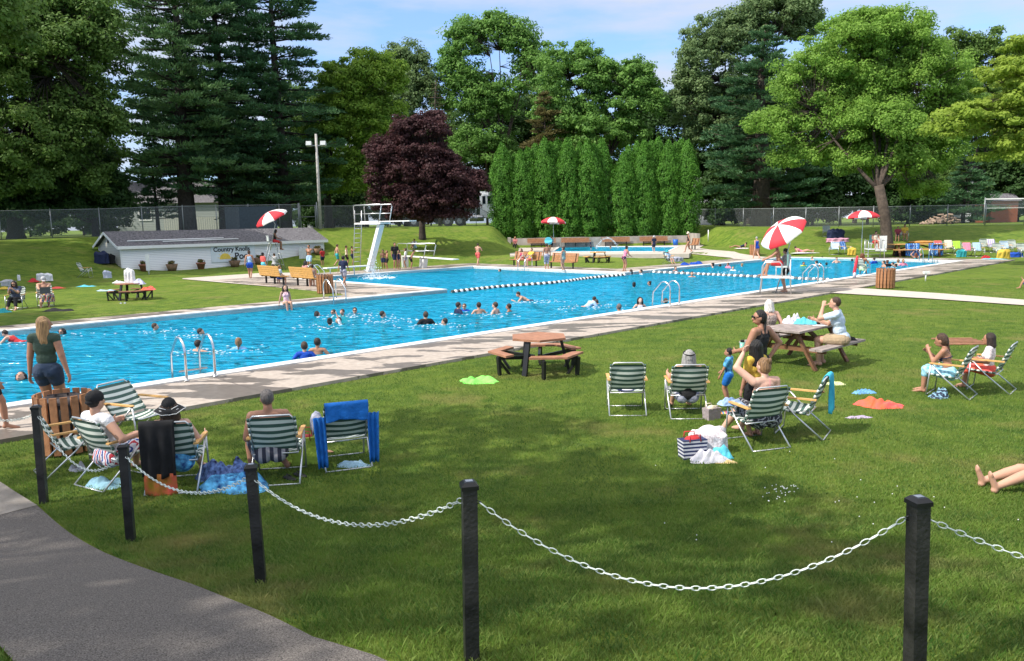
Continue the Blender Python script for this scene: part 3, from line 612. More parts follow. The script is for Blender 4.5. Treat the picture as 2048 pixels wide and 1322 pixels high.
bl = [(15, 80, .8, 'at the left edge behind the fence'), (100, 82, .75, 'below the huge oak'), (165, 76, .7, 'left of the pale green house'), (225, 80, .6, 'against the left end of the pale green house'), (58, 78, .7, 'beside the oak trunk'), (500, 84, .62, 'between the middle and third pine'), (560, 88, .7, 'behind the third pine trunk'), (612, 86, .7, 'behind the fence gate'), (668, 90, .8, 'right of the light pole'), (725, 92, .8, 'behind the maple trunk'), (775, 100, .7, 'behind the purple maple, left side'), (862, 104, .8, 'above the truck chassis'), (930, 104, .9, 'above the truck cab'), (1010, 96, .9, 'left end of the hedge'),
      (1440, 90, .95, 'left of the heavy pine trunk'), (1490, 88, 1.0, 'touching the heavy pine trunk'), (1560, 92, .8, 'above the small blue house'), (1625, 86, 1.1, 'behind the drooping umbrella'), (1680, 86, 1.15, 'in the dark gap left of the locust trunk'), (1735, 88, 1.1, 'just left of the locust trunk'), (1815, 86, 1.05, 'just right of the locust trunk'), (1870, 92, .7, 'behind the woodpile'), (2035, 90, 1.1, 'at the right edge behind the garden shed'), (1990, 98, .9, 'over the garden shed')]
for i, (px, d, s, w) in enumerate(bl):
    a, _ = ray(px, 440); q = (a * d, d, float(hgt(a * d, d)) - .2); l = 'dense dark bush ' + w
    if i == 0: bp.location = q; bp.scale = (s, s, s); bp['label'] = l; bp['group'] = 'bushes behind the fences'
    else: dup(bp, q, i * 2.1, l, 'bushes behind the fences', s)
# trees outside the frame whose shade falls on the lawns
def shade(x, y, h, r, seed, lab, n=70, per=90):
    z = float(hgt(x, y)); tree('shade_tree', lab, (x, y, z), [(x, y, z + h, r, r, r * .55), (x + r * .5, y + 1, z + h - 1, r * .6, r * .6, r * .4)], .35, h * .5, L_OAK, DBARK, seed, n, per, 1.15, .3, inner=.2, group='shade trees outside the view')
shade(-13.5, 1.5, 12, 5.4, 70, 'tall shade tree left of the front walk', 62, 75)
shade(-6.0, -5.0, 12.5, 5.6, 71, 'tall shade tree behind the viewer', 62, 75)
shade(-20, -3, 17, 4.8, 72, 'highest shade tree far left of the front walk', 36, 75)
shade(-41, 34, 13, 8, 73, 'shade tree left of the left lawn', 420, 110); shade(-46, 41, 15, 8, 76, 'shade tree far left of the shed', 380, 110)
shade(-37, 47, 15, 8, 74, 'shade tree left of the shed', 400, 110)
shade(-29, 19, 12, 3.8, 75, 'small shade tree left of the seated pair', 110)
# ------------------------------------------------------------------ fences, walls, houses, vehicles
def clmat():
    m = bpy.data.materials.new('chain_link'); m.use_nodes = True; t = m.node_tree; t.nodes.clear()
    o = N(t, 'ShaderNodeOutputMaterial'); c = N(t, 'ShaderNodeTexCoord'); mp = N(t, 'ShaderNodeMapping'); mp.inputs['Rotation'].default_value = (0, R(45), 0)
    t.links.new(c.outputs['Object'], mp.inputs[0]); sp = N(t, 'ShaderNodeSeparateXYZ'); t.links.new(mp.outputs[0], sp.inputs[0]); a = []
    for k in 'XZ':
        q = N(t, 'ShaderNodeMath', operation='PINGPONG'); q.inputs[1].default_value = .03; t.links.new(sp.outputs[k], q.inputs[0])
        l = N(t, 'ShaderNodeMath', operation='LESS_THAN'); l.inputs[1].default_value = .0036; t.links.new(q.outputs[0], l.inputs[0]); a.append(l)
    mx = N(t, 'ShaderNodeMath', operation='MAXIMUM'); t.links.new(a[0].outputs[0], mx.inputs[0]); t.links.new(a[1].outputs[0], mx.inputs[1])
    p = N(t, 'ShaderNodeBsdfPrincipled'); p.inputs['Base Color'].default_value = (.22, .24, .25, 1); p.inputs['Metallic'].default_value = .4; p.inputs['Roughness'].default_value = .5
    tr = N(t, 'ShaderNodeBsdfTransparent'); ms = N(t, 'ShaderNodeMixShader'); t.links.new(mx.outputs[0], ms.inputs[0]); t.links.new(tr.outputs[0], ms.inputs[1]); t.links.new(p.outputs[0], ms.inputs[2]); t.links.new(ms.outputs[0], o.inputs[0])
    return m
CLM = clmat()
def fence(label, pts, H, sp=3.05, screen=None):
    t = thing('chain_link_fence', label, 'fence', (pts[0][0], pts[0][1], 0), 0, 'chain link fence around the grounds')
    x0, y0 = pts[0]; P = []
    for a, b in zip(pts[:-1], pts[1:]):
        L = math.hypot(b[0] - a[0], b[1] - a[1]); n = max(1, round(L / sp))
        P += [lerp2(a, b, i / n) for i in range(n)]
    P.append(pts[-1]); q = [(p[0] - x0, p[1] - y0, float(hgt(*p))) for p in P]; rail = MB(); pan = MB()
    pr_ = None
    for i, p in enumerate(q):
        if pr_ is None:
            pb = MB(); pb.tube([(0, 0, -.1), (0, 0, H + .04)], .036, 6); pb.ball((0, 0, H + .06), .05, 6); o = pb.build('post', GALV, t); pr_ = o
        else: o = pr_.copy(); C.objects.link(o); o.parent = t
        o.location = p
    rail.tube([(p[0], p[1], p[2] + H) for p in q], .025, 6); rail.build('top_rail', GALV, t)
    for a, b in zip(q[:-1], q[1:]): pan.add([a, b, (b[0], b[1], b[2] + H), (a[0], a[1], a[2] + H)], [(0, 1, 2, 3)])
    pan.build('wire_mesh', CLM, t); return t
def bd(px, d): a, _ = ray(px, 450); return (a * d, d)
fence('grey chain link fence behind the shed, left of the light pole', [bd(-140, 54), bd(0, 57), bd(200, 60), bd(367, 62.5), bd(560, 66.5), bd(598, 67.5)], 2.12)
fence('grey chain link fence from the light pole to the left hedge block', [bd(632, 68), bd(850, 73), bd(1000, 79)], 1.95)
fence('short piece of chain link fence seen through the gap in the hedge', [bd(1190, 81), bd(1270, 81)], 1.9)
fence('grey chain link fence along the right lawn behind the locust', [bd(1350, 83.5), bd(1430, 80), bd(1611, 72), bd(1746, 69), bd(2048, 66), bd(2200, 64)], 1.75)
t = thing('fence_gate', 'open chain link gate frame beside the light pole', 'gate', (*bd(600, 67.6), float(hgt(*bd(600, 67.6)))))
g = MB(); g.tube([(0, 0, 0), (0, 0, 2.25)], .05, 6); g.build('gate_post', GALV, t); g = MB(); g.tube([(1.5, .1, 0), (1.5, .1, 2.3)], .05, 6); g.build('gate_post', GALV, t)
g = MB(); g.tube([(.1, 0, .1), (.1, 0, 2.0), (1.35, .1, 2.0), (1.35, .1, .1)], .03, 6, closed=True); g.tube([(.1, 0, 1.05), (1.35, .1, 1.05)], .025, 6); g.build('gate_frame', GALV, t)
SCR = mat('wind_screen', (.05, .07, .09), .8)
a, b = bd(452, 64.4), bd(555, 66.2); g = MB(); g.beam((a[0], a[1] - .1, float(hgt(*a)) + 1.05), (b[0], b[1] - .1, float(hgt(*b)) + 1.05), .03, 1.9)
tag(g.build('privacy_screen', SCR), 'dark grey privacy screen hung on the fence behind the shed umbrella', 'screen')
def siding(name, col, col2, pitch=.115, axis='Z'):
    if name in MATS: return MATS[name]
    m = bpy.data.materials.new(name); m.use_nodes = True; t = m.node_tree; p = t.nodes['Principled BSDF']; p.inputs['Roughness'].default_value = .55
    c = N(t, 'ShaderNodeTexCoord'); sp = N(t, 'ShaderNodeSeparateXYZ'); t.links.new(c.outputs['Object'], sp.inputs[0])
    dv = N(t, 'ShaderNodeMath', operation='DIVIDE'); dv.inputs[1].default_value = pitch; t.links.new(sp.outputs[axis], dv.inputs[0])
    fr = N(t, 'ShaderNodeMath', operation='FRACT'); t.links.new(dv.outputs[0], fr.inputs[0])
    r = N(t, 'ShaderNodeValToRGB'); e = r.color_ramp.elements; e[0].position = .05; e[0].color = (*col2, 1); e[1].position = .22; e[1].color = (*col, 1)  # dark band at each lap: shadow line painted into the board colour
    t.links.new(fr.outputs[0], r.inputs[0]); t.links.new(r.outputs[0], p.inputs['Base Color'])
    b = N(t, 'ShaderNodeBump'); b.inputs['Strength'].default_value = .8; b.inputs['Distance'].default_value = .03; b.invert = True; t.links.new(fr.outputs[0], b.inputs['Height']); t.links.new(b.outputs[0], p.inputs['Normal'])
    MATS[name] = m; return m
SHW = siding('white_siding', (.90, .90, .90), (.50, .51, .55)); SHG = siding('grey_green_siding', (.30, .33, .31), (.19, .21, .20), .2)
ROOF = mat('shingles', (.085, .082, .092), .9, 0, .5, 9, .8, 25, col2=(.15, .143, .155))
def text_mesh(s, size, m, parent, name, loc, rot, ext=.004, font_bold=0):
    cu = bpy.data.curves.new(name, 'FONT'); cu.body = s; cu.size = size; cu.extrude = ext; cu.offset = font_bold; cu.align_x = 'LEFT'
    o = bpy.data.objects.new(name, cu); C.objects.link(o); dg = bpy.context.evaluated_depsgraph_get(); me = bpy.data.meshes.new_from_object(o.evaluated_get(dg))
    C.objects.unlink(o); bpy.data.objects.remove(o); me.materials.clear(); me.materials.append(m)
    o = bpy.data.objects.new(name, me); C.objects.link(o); o.location = loc; o.rotation_euler = rot
    if parent is not None: o.parent = parent
    return o
# the low white shed: local x runs along the front wall, local -y faces the pool
sa = Vector((-25.3, 50.2)); sb_ = Vector((-14.7, 61.0)); ang = math.atan2(sb_.y - sa.y, sb_.x - sa.x); L = (sb_ - sa).length
sz0 = float(hgt(sa.x, sa.y)); D = 4.1; EA = 1.62; RG = 2.52
sh = thing('pump_shed', 'long low white sided shed with grey shingle roof and painted name board', 'shed', (sa.x, sa.y, .10), ang)
w = MB(); w.box((L / 2, .05, EA / 2 - .4), (L, .1, EA + .8)); w.box((L / 2, D - .05, EA / 2 - .4), (L, .1, EA + .8)); w.build('long_wall', SHW, sh)
w = MB()
for x in (0, L - .1): w = MB(); w.add([(x + i, y, z) for i in (0, .1) for (y, z) in ((.1, -.8), (D - .1, -.8), (D - .1, EA), (D / 2, RG - .06), (.1, EA))], [(0, 1, 2, 3, 4), (9, 8, 7, 6, 5), (0, 5, 6, 1), (1, 6, 7, 2), (2, 7, 8, 3), (3, 8, 9, 4), (4, 9, 5, 0)]); w.build('gable_wall', siding('shaded_gable_siding', (.50, .48, .42), (.28, .27, .24)), sh)  # gable boards darker than the front: tree shade put into their colour
w = MB()
for s in (0, 1):
    y0 = -.25 if s == 0 else D + .25
    w.add([(-.25, y0, EA - .06), (L + .25, y0, EA - .06), (L + .25, D / 2, RG), (-.25, D / 2, RG), (-.25, y0, EA + .03), (L + .25, y0, EA + .03), (L + .25, D / 2, RG + .09), (-.25, D / 2, RG + .09)], [(0, 3, 2, 1), (4, 5, 6, 7), (0, 1, 5, 4), (1, 2, 6, 5), (2, 3, 7, 6), (3, 0, 4, 7)])
w.build('roof', ROOF, sh)
w = MB(); w.box((L / 2, -.262, EA - .07), (L + .5, .03, .2)); w.beam((-.27, -.25, EA - .07), (-.27, D / 2, RG - .02), .03, .16); w.beam((-.27, D + .25, EA - .07), (-.27, D / 2, RG - .02), .03, .16)
for x in (.03, L - .03): w.box((x, -.015, EA / 2 - .4), (.09, .035, EA + .75))
w.build('trim', WHITE, sh)
w = MB(); w.box((-.03, D / 2, RG - .5), (.06, .16, .32)); w.build('gable_vent', mat('dark_vent', (.05, .05, .05)), sh)
bx = 6.0; bw = 3.3
w = MB(); w.box((bx + bw / 2, -.03, .87), (bw, .05, 1.12)); sg = w.build('name_board', mat('board_paint', (.72, .78, .84), .5, 0, .05), sh)
INK = mat('sign_ink', (.01, .012, .02), .5)
text_mesh("Country Knolls", .44, INK, sg, 'lettering', (bx + .16, -.062, 1.05), (R(90), 0, 0), .004, .012); text_mesh("Pool", .66, INK, sg, 'lettering', (bx + 1.7, -.062, .47), (R(90), 0, 0), .004, .014)
w = MB(); n = 20; w.add([(bx + 1.0 + .42 * math.cos(PI * i / n), -.06, .5 + .42 * math.sin(PI * i / n)) for i in range(n + 1)], [tuple(range(n + 1))])
for i in range(7): q = PI * (i + .5) / 7; w.beam((bx + 1 + .46 * math.cos(q), -.06, .5 + .46 * math.sin(q)), (bx + 1 + .58 * math.cos(q), -.06, .5 + .58 * math.sin(q)), .008, .03)
w.build('sun_emblem', mat('sun_yellow', (.85, .62, .10), .5), sg)
for i, (x0, x1, yy, zz, c) in enumerate([(.6, 7.2, .35, .0, 'white'), (2.8, 8.2, .12, .0, 'white')]):
    w = MB(); z = lambda y: EA + .06 + (RG - EA) * (y + .25) / (D / 2 + .25); w.tube([(x0, yy, z(yy) + .05), (x1, yy + .1, z(yy + .1) + .05)], .045, 6); o = w.build('long_pole', WHITE, None, (sa.x, sa.y, .10), ang)
    tag(o, ['longer upper white pole lying on the shed roof', 'lower white pole lying near the eave of the shed roof'][i], 'pole', 'poles on the shed roof')
# planters along the shed
POT = mat('terracotta', (.32, .13, .08), .8, 0, .2); PLW = mat('planter_wood', (.20, .12, .07), .8, 0, .3)
FLW = leafmat('planter_leaves', (.05, .11, .02), (.09, .16, .03), (.30, .10, .06))
def planter(px, py, k, lab, s=1.0):
    bb = (px - 1024) / 1540 + (py - 661) * 0; bb = ray(px, py)[0]; ca, sn_ = math.cos(ang), math.sin(ang); ox, oy = sa.x + .5 * sn_, sa.y - .5 * ca; u = (bb * oy - ox) / (ca - bb * sn_); p = Vector((ox + ca * u, oy + sn_ * u, 0)); p.z = float(hgt(p.x, p.y)); t = thing('flower_planter', lab, 'planter', p, random.random() * 6, 'planters along the shed', s)
    if k: w = MB().lathe((0, 0, 0), [(.01, 0), (.2, 0), (.28, .36), (.32, .36), (.32, .46), (.26, .46), (.01, .40)], 12); w.build('pot', POT, t)
    else: w = MB().lathe((0, 0, 0), [(.01, 0), (.26, 0), (.40, .46), (.36, .46), (.01, .42)], 8); w.build('pot', PLW, t)
    rng = np.random.default_rng(int(px)); P, nr, sz, rn = clumpcloud(np.array([[0, 0, .55], [.1, .08, .6], [-.12, 0, .56]]), np.array([.22, .16, .18]), 60, .11, rng, .7); quads('flowers', cards(P, nr, sz, rng), FLW, t, rn)
planter(288, 538, 1, 'dark pot at the left end of the shed, behind the white sign post'); planter(344, 536, 0, 'wide brown planter below the bare wall left of the name board'); planter(402, 533, 1, 'terracotta pot just left of the name board')
planter(470, 531, 0, 'wooden planter in front of the sun emblem'); planter(519, 530, 0, 'planter under the lifeguard chair by the shed'); planter(610, 524, 0, 'planter behind the man with folded arms'); planter(637, 522, 0, 'planter at the right corner of the shed')
w = MB(); w.tube([(0, 0, 0), (0, 0, 1.25)], .04, 6); w.box((0, -.05, .75), (.24, .03, 1.0)); t = T(298, 549); o = w.build('sign_post', WHITE, None, t); tag(o, 'narrow white sign on a short post in front of the shed', 'sign')
w = MB(); w.box((0, 0, .0), (.6, .03, .8)); o = w.build('notice_board', mat('notice_paper', (.62, .64, .66)), None, PD(609, 506, 58.5) + Vector((0, -.5, 0)), ang); tag(o, 'pale notice board fixed on the shed wall beside the standing man', 'notice')
# retaining wall behind the wading pool and its end wings
a, b = bd(1020, 74.7), bd(1378, 74.7)
w = MB(); n = 7
for i in range(n):
    x0 = a[0] + (b[0] - a[0]) * i / n; x1 = a[0] + (b[0] - a[0]) * (i + 1) / n; w.box(((x0 + x1) / 2, 74.7 + .01 * (i % 2), .78), (x1 - x0 - .02, .3, 1.05 + .03 * (i % 3)))
w.box((a[0] - .1, 73.3, .78), (.3, 2.6, 1.25)); w.box((b[0] + .12, 73.0, .85), (.3, 3.2, 1.35))
tag(w.build('retaining_wall', CONC), 'grey concrete retaining wall with end wings behind the wading pool', 'wall')
# houses
def house(name, lab, px0, px1, d, wh, rh, wallm, wins, rot=0.0, depth=7, z=None):
    p0 = PD(px0, 450, d); p1 = PD(px1, 450, d); L = p1.x - p0.x; z = float(hgt(p0.x, d)) if z is None else z
    t = thing(name, lab, 'house', (p0.x, d, z), rot); w = MB(); w.box((L / 2, depth / 2, wh / 2 - .2), (L, depth, wh + .4)); w.build('wall', wallm, t)
    w = MB(); w.prism([(0, 0)], 0, 0) if 0 else None
    w.add([(-.4, -.4, wh - .1), (L + .4, -.4, wh - .1), (L + .4, depth / 2, wh + rh), (-.4, depth / 2, wh + rh), (-.4, depth + .4, wh - .1), (L + .4, depth + .4, wh - .1)], [(0, 1, 2, 3), (3, 2, 5, 4), (0, 3, 4), (1, 5, 2), (0, 4, 5, 1)]); w.build('roof', ROOF, t)
    for (x, zz, ww, hh) in wins:
        f = MB(); f.box((x, -.03, zz), (ww + .2, .08, hh + .2)); fo = f.build('window', WHITE, t)
        g = MB()
        for sx in (-.25, .25): g.box((x + sx * ww, -.075, zz), (ww * .44, .02, hh * .9))
        g.build('pane', mat('window_glass', (.02, .03, .04), .1), fo)
    return t
house('pale_green_house', 'pale green sided house with grey roof behind the left pines', 235, 480, 90, 3.3, 2.6, SHG, [(3.3, 2.0, 1.3, 1.3)], z=2.5)
WSD = siding('house_white_siding', (.62, .64, .68), (.4, .42, .45), .18)
house('white_house', 'white house with dark window between the right hedge block and the pine', 1330, 1424, 100, 4.9, 1.4, WSD, [(4.1, 3.6, .9, 1.0), (4.1, 1.3, .8, .9)], z=2.0)
house('white_house', 'white sided house part seen through the gap in the hedge', 1195, 1262, 108, 5.2, 1.4, WSD, [(2.5, 3.8, .9, 1.3)], z=2.2)
house('blue_house', 'small blue house corner with white framed window under the heavy pine', 1545, 1592, 96, 3.0, 1.4, mat('blue_wall', (.10, .17, .30)), [(1.7, 2.3, .9, 1.0)], z=2.0)
house('white_house', 'white gabled house half hidden at the right behind the spruce', 1940, 2010, 100, 6.0, 2.5, WSD, [(1.2, 4.2, .9, 1.1)], z=2.0)
house('white_house', 'distant pale house behind the light pole and the maple', 600, 712, 108, 4.6, 2.2, WSD, [(3, 2.4, 1.2, 1.2)], z=2.7)
# white fence of the neighbour, volleyball net, woodpile, garden shed
w = MB(); p = PD(330, 450, 80); q = PD(475, 450, 80)
for i in range(34): x = p.x + (q.x - p.x) * i / 33; w.box((x, 80, 2.45 + .75), (.12, .03, 1.5))
w.box(((p.x + q.x) / 2, 80.03, 3.8), (q.x - p.x, .03, .1)); tag(w.build('picket_fence', mat('pale_fence', (.5, .5, .48))), 'pale picket fence of the neighbour behind the pine trunks', 'fence')
w = MB(); a = PD(1967, 450, 74); z = 1.9; w.tube([(a.x, 74, z), (a.x, 74, z + 2.5)], .05, 6)
b2 = (a.x + 7.5, 72); w.tube([(b2[0], b2[1], z), (b2[0], b2[1], z + 2.5)], .05, 6)
t = thing('volleyball_net', 'volleyball net on grey poles beyond the right fence', 'net', (0, 0, 0)); w.build('pole', GALV, t)
w = MB(); w.beam((a.x, 74, z + 2.35), (*b2, z + 2.3), .02, .09); w.beam((a.x, 74, z + 1.5), (*b2, z + 1.45), .02, .04); w.build('tape', WHITE, t)
w = MB(); w.add([(a.x, 74, z + 1.5), (*b2, z + 1.45), (*b2, z + 2.3), (a.x, 74, z + 2.35)], [(0, 1, 2, 3)]); w.build('net', CLM, t)
w = MB(); rr = random.Random(4)
for i in range(90):
    u = rr.random(); h = (1 - abs(u - .65) * 1.6) * 1.1 * rr.random(); x = PD(1848 + u * 62, 450, 78).x; y = 78 + rr.uniform(-.6, .6); v = Vector((rr.uniform(-1, 1), rr.uniform(-1, 1), rr.uniform(-.3, .3))).normalized() * .28
    c0 = Vector((x, y, 1.95 + max(.05, h))); w.tube([c0 - v, c0 + v], .09, 5)
tag(w.build('woodpile', mat('cut_wood', (.33, .24, .18), .9, 0, .5, 3)), 'heap of split firewood beyond the right fence', 'woodpile')
w = MB(); p = PD(1990, 450, 88); w.box((p.x, 88, 3.1), (3.0, 3, 2.4)); w.add([(p.x - 1.8, 86.3, 4.25), (p.x + 1.8, 86.3, 4.25), (p.x + 1.8, 88, 5.1), (p.x - 1.8, 88, 5.1), (p.x - 1.8, 89.7, 4.25), (p.x + 1.8, 89.7, 4.25)], [(0, 1, 2, 3), (3, 2, 5, 4), (0, 3, 4), (1, 5, 2)], 1)
tag(w.build('garden_shed', [mat('rust_wall', (.28, .09, .045)), ROOF]), 'rust brown garden shed behind the volleyball net', 'shed')
# parked white truck behind the purple maple
TW = mat('truck_white', (.75, .76, .78), .3, 0, .05); TD = mat('truck_dark', (.02, .02, .022), .6); TG = mat('truck_glass', (.01, .015, .02), .08); TS = mat('truck_silver', (.5, .5, .52), .25, .9)
p = PD(975, 450, 86); z = float(hgt(p.x, 86))
t = thing('white_truck', 'white long nosed truck parked behind the purple maple', 'truck', (p.x, 86, z), PI)
w = MB(); w.box((0, 0, 2.1), (1.5, 2.3, 2.5)); w.box((0.1, 0, 3.5), (1.2, 2.1, .35)); w.box((-1.8, 0, 1.55), (2.1, 1.9, 1.3)); w.build('cab', TW, t)
w = MB(); [w.box((x, 1.16, 2.75), (.34, .03, .85)) for x in (-.25, .3)]; w.build('side_window', TG, t)
w = MB(); w.box((3.8, 0, .95), (9.4, .9, .28)); w.build('chassis', TD, t)
w = MB(); w.tube([(.35, 1.0, .82), (1.9, 1.0, .82)], .36, 14); w.build('fuel_tank', TS, t)
for x in (-2.2, 3.0, 4.35, 8.0):
    for y in (-1.0, 1.0):
        w = MB(); w.tube([(x, y - .16, .52), (x, y + .16, .52)], .52, 18); wo_ = w.build('wheel', TD, t)
        w = MB(); w.tube([(x, y + .165, .52), (x, y + .175, .52)], .3, 14); w.build('rim', TS, wo_)
# light pole, utility pole
p = GB(641, 66.4); t = thing('light_pole', 'tall grey pole with two floodlights beside the fence gate', 'light pole', p)
w = MB(); w.tube([(0, 0, -.2), (0, 0, 7.9)], [.15, .10], 8); w.build('pole', mat('pole_grey', (.42, .40, .38), .8, 0, .2), t)
w = MB(); w.beam((-.75, 0, 6.95), (.75, 0, 6.95), .08, .08); w.build('cross_arm', GALV, t)
for s in (-1, 1):
    w = MB(); w.box((s * .6, -.1, 7.08), (.44, .35, .36), M=Matrix.Rotation(R(-20), 3, 'X')); w.build('floodlight', mat('lamp_grey', (.5, .52, .53), .4), t)
p = GB(975, 100); t = thing('utility_pole', 'wooden utility pole with transformer behind the truck', 'utility pole', p)
w = MB(); w.tube([(0, 0, 0), (0, 0, 8.8)], [.17, .12], 8); w.build('pole', mat('pole_brown', (.20, .13, .09), .9), t); w = MB(); w.beam((-4, 0, 8.6), (.3, 0, 8.7), .05, .06); w.build('cross_arm', GALV, t)
w = MB(); w.tube([(-.4, -.1, 5.6), (-.4, -.1, 6.4)], .24, 10); w.build('transformer', GALV, t)
# ------------------------------------------------------------------ pool furniture
def receptacle(px, py, lab, rz=0, sc=1.0):
    p = T(px, py); a, _ = ray(px, py); p += Vector((a, 1, 0)).normalized() * .34 * sc
    t = thing('waste_bin', lab, 'waste bin', p, rz, 'slatted round waste bins', sc); pr_ = None
    for i in range(17):
        q = 2 * PI * i / 17
        if pr_ is None:
            w = MB(); w.box((0, 0, .42), (.028, .088, .78)); pr_ = w.build('slat', CEDAR, t); o = pr_
        else: o = pr_.copy(); C.objects.link(o); o.parent = t
        o.location = (.34 * math.cos(q), .34 * math.sin(q), 0); o.rotation_euler.z = q
    w = MB(); w.lathe((0, 0, 0), [(.3, .05), (.318, .05), (.318, .72), (.3, .72)], 24); w.build('liner', mat('bin_liner', (.02, .02, .022), .7), t)
    w = MB(); w.lathe((0, 0, 0), [(.325, .70), (.318, .735), (.22, .77), (.12, .78), (.115, .74), (.01, .74)], 28); w.beam((-.2, 0, .785), (.1, .16, .785), .02, .01); w.build('lid', mat('bin_lid', (.055, .045, .045), .35, .2), t)
    return t
receptacle(137, 914, 'slatted wooden waste bin with dark lid in front of the woman in the green top', .1, .95); receptacle(651, 588, 'slatted waste bin at the end of the benches in front of the shed', .3, .98); receptacle(1770, 578, 'slatted waste bin on the grass by the right end of the pool deck', .5, .98)
receptacle(1509, 512, 'small distant slatted bin behind the woman in the blue swimsuit', .2)
def bench(px0, py0, lab, rz, L=2.0, wood=PINEW, z=None, grp='slatted park benches'):
    p = T(px0, py0) if z is None else Vector((*PZ(px0, py0, z)[:2], z)); t = thing('park_bench', lab, 'bench', p, rz, grp)
    w = MB()
    for i in range(4): w.box((0, -.16 + i * .12, .43), (L, .10, .035))
    w.build('seat', wood, t); w = MB(); Mx = Matrix.Rotation(R(12), 3, 'X')
    for i in range(5): w.box((0, -.25 - i * .024, .50 + i * .1), (L, .03, .088), M=Mx)
    w.build('backrest', wood, t)
    for s in (-.4, 0, .4):
        w = MB(); w.box((s * L * 1.05, 0, .205), (.06, .08, .41)); w.box((s * L * 1.05, -.02, .4), (.05, .42, .03)); w.beam((s * L * 1.05, -.205, .40), (s * L * 1.05, -.33, .93), .045, .03); w.build('leg', BLACK, t)
    return t
bz = math.atan2(-2.5, 2.8)
bench(550, 569, 'yellow slatted bench nearest the shed, its back to the grass', ANG - R(90), 2.1); bench(615, 574, 'yellow slatted bench next to the waste bin, its back to the grass', ANG - R(90), 2.1)
bench(1050, 533, 'orange slatted bench with two seated people beside the diving well', ANG + R(90), 2.4, CEDAR); bench(1124, 538, 'orange slatted bench behind the thin girl beside the diving well', ANG + R(90), 2.1, CEDAR)
for px, lab in ((1083, 'leftmost wall bench behind the wading pool'), (1151, 'wall bench behind the wading pool right of the umbrella pole'), (1232, 'wall bench behind the wading pool under the hedge gap'), (1308, 'wall bench behind the boy wading at the right')):
    p = PD(px, 480, 74.1); t = thing('park_bench', lab, 'bench', (p.x, 74.1, .405), PI, 'benches along the retaining wall')
    w = MB(); [w.box((0, -.1 + i * .14, .45), (2.7, .12, .04)) for i in range(3)]; w.build('seat', CEDAR, t)
    w = MB(); [w.box((0, -.24 - i * .015, .55 + i * .13), (2.7, .03, .11)) for i in range(3)]; w.build('backrest', CEDAR, t); [MB().box((x, -.05, .22), (.06, .3, .43)).build('leg', BLACK, t) for x in (-1.0, 0, 1.0)]
bench(1384, 500, 'short orange bench seen end on beside the woman in the sun hat', R(100), 1.4, CEDAR)
def umbrella(loc, h, lab, tilt=(0, 0), r=1.06, white_first=0, spin=0.0, sc=1.0):
    t = thing('beach_umbrella', lab, 'umbrella', loc, 0, 'red and white umbrellas'); ax = Matrix.Rotation(tilt[1], 3, 'Y') @ Matrix.Rotation(tilt[0], 3, 'X') @ Matrix.Rotation(spin, 3, 'Z')
    top = Vector((0, 0, h)); w = MB()
    w.tube([(0, 0, 0), top - ax @ Vector((0, 0, .9)) if (tilt[0] or tilt[1]) else (0, 0, h * .6), top], .022, 8); w.build('pole', ALU, t)
    w = MB(); n = 8; rings = [(0, .0), (.3, -.04), (.55, -.11), (.8, -.235), (1, -.385)]
    for i in range(n):
        a0 = 2 * PI * i / n; a1 = 2 * PI * (i + 1) / n; vs = []; fs = []; m = 5
        for (q, z) in rings:
            for j in range(m):
                u = j / (m - 1); a = a0 + (a1 - a0) * u; rad = q * r * (1 - .035 * math.sin(PI * u)); zz = z * r - (.02 * math.sin(PI * u) * q)
                vs.append(top + ax @ Vector((rad * math.cos(a), rad * math.sin(a), zz)))
        for j in range(m): u = j / (m - 1); a = a0 + (a1 - a0) * u; rad = r * (1.0 - .035 * math.sin(PI * u)); vs.append(top + ax @ Vector((rad * math.cos(a), rad * math.sin(a), (-.385 - .13 + .03 * math.sin(PI * u)) * r)))
        for k in range(len(rings)):
            for j in range(m - 1): fs.append((k * m + j, k * m + j + 1, (k + 1) * m + j + 1, (k + 1) * m + j))
        w.add(vs, fs, (i + white_first) % 2, True)
    w.build('canopy', [mat('umbrella_red', (.62, .035, .05), .6, 0, .06), mat('umbrella_white', (.80, .78, .76), .6, 0, .05)], t)
    w = MB(); [w.tube([top + ax @ Vector((0, 0, -.05)), top + ax @ Vector((r * .98 * math.cos(2 * PI * i / n), r * .98 * math.sin(2 * PI * i / n), -.40 * r))], .008, 4) for i in range(n)]; w.build('ribs', ALU, t)
    return t
# swimming pool ladders: local y points to the water
def ladder(s, n, rz, lab, z=.05, sc=1.0):
    x, y = W(s, n); t = thing('pool_ladder', lab, 'pool ladder', (x, y, z), rz, 'stainless pool ladders', sc)
    for sx in (-.27, .27):
        w = MB(); pts = [(sx, -.45, 0), (sx, -.45, .52)] + [(sx, -.45 + .24 * (1 - math.cos(R(a))), .52 + .26 * math.sin(R(a))) for a in (20, 45, 70, 95, 120)] + [(sx, .22, .42), (sx, .24, .1), (sx, .24, -.9)]
        w.tube(pts, .024, 8); w.ball((sx, -.45, .0), (.05, .05, .02), 10); w.build('handrail', STEEL, t)
    for i, zz in enumerate((.12, -.2, -.5)): w = MB(); w.box((0, .24 if i else -.1, zz), (.54, .08 if i else .03, .03)); w.build('rung', STEEL, t)
    return t
def sn_of(px, py): p = PZ(px, py, .05); return SN(p.x, p.y)
s1 = sn_of(421, 762)[0]; ladder(s1, .06, ANG, 'stainless ladder at the near pool edge closest to the viewer')
s1 = sn_of(1355, 611)[0]; ladder(s1, .06, ANG, 'stainless ladder at the near pool edge left of the low lifeguard stand')
s1 = sn_of(1648, 566)[0]; ladder(s1, .06, ANG, 'stainless ladder at the near pool edge right of the low lifeguard stand')
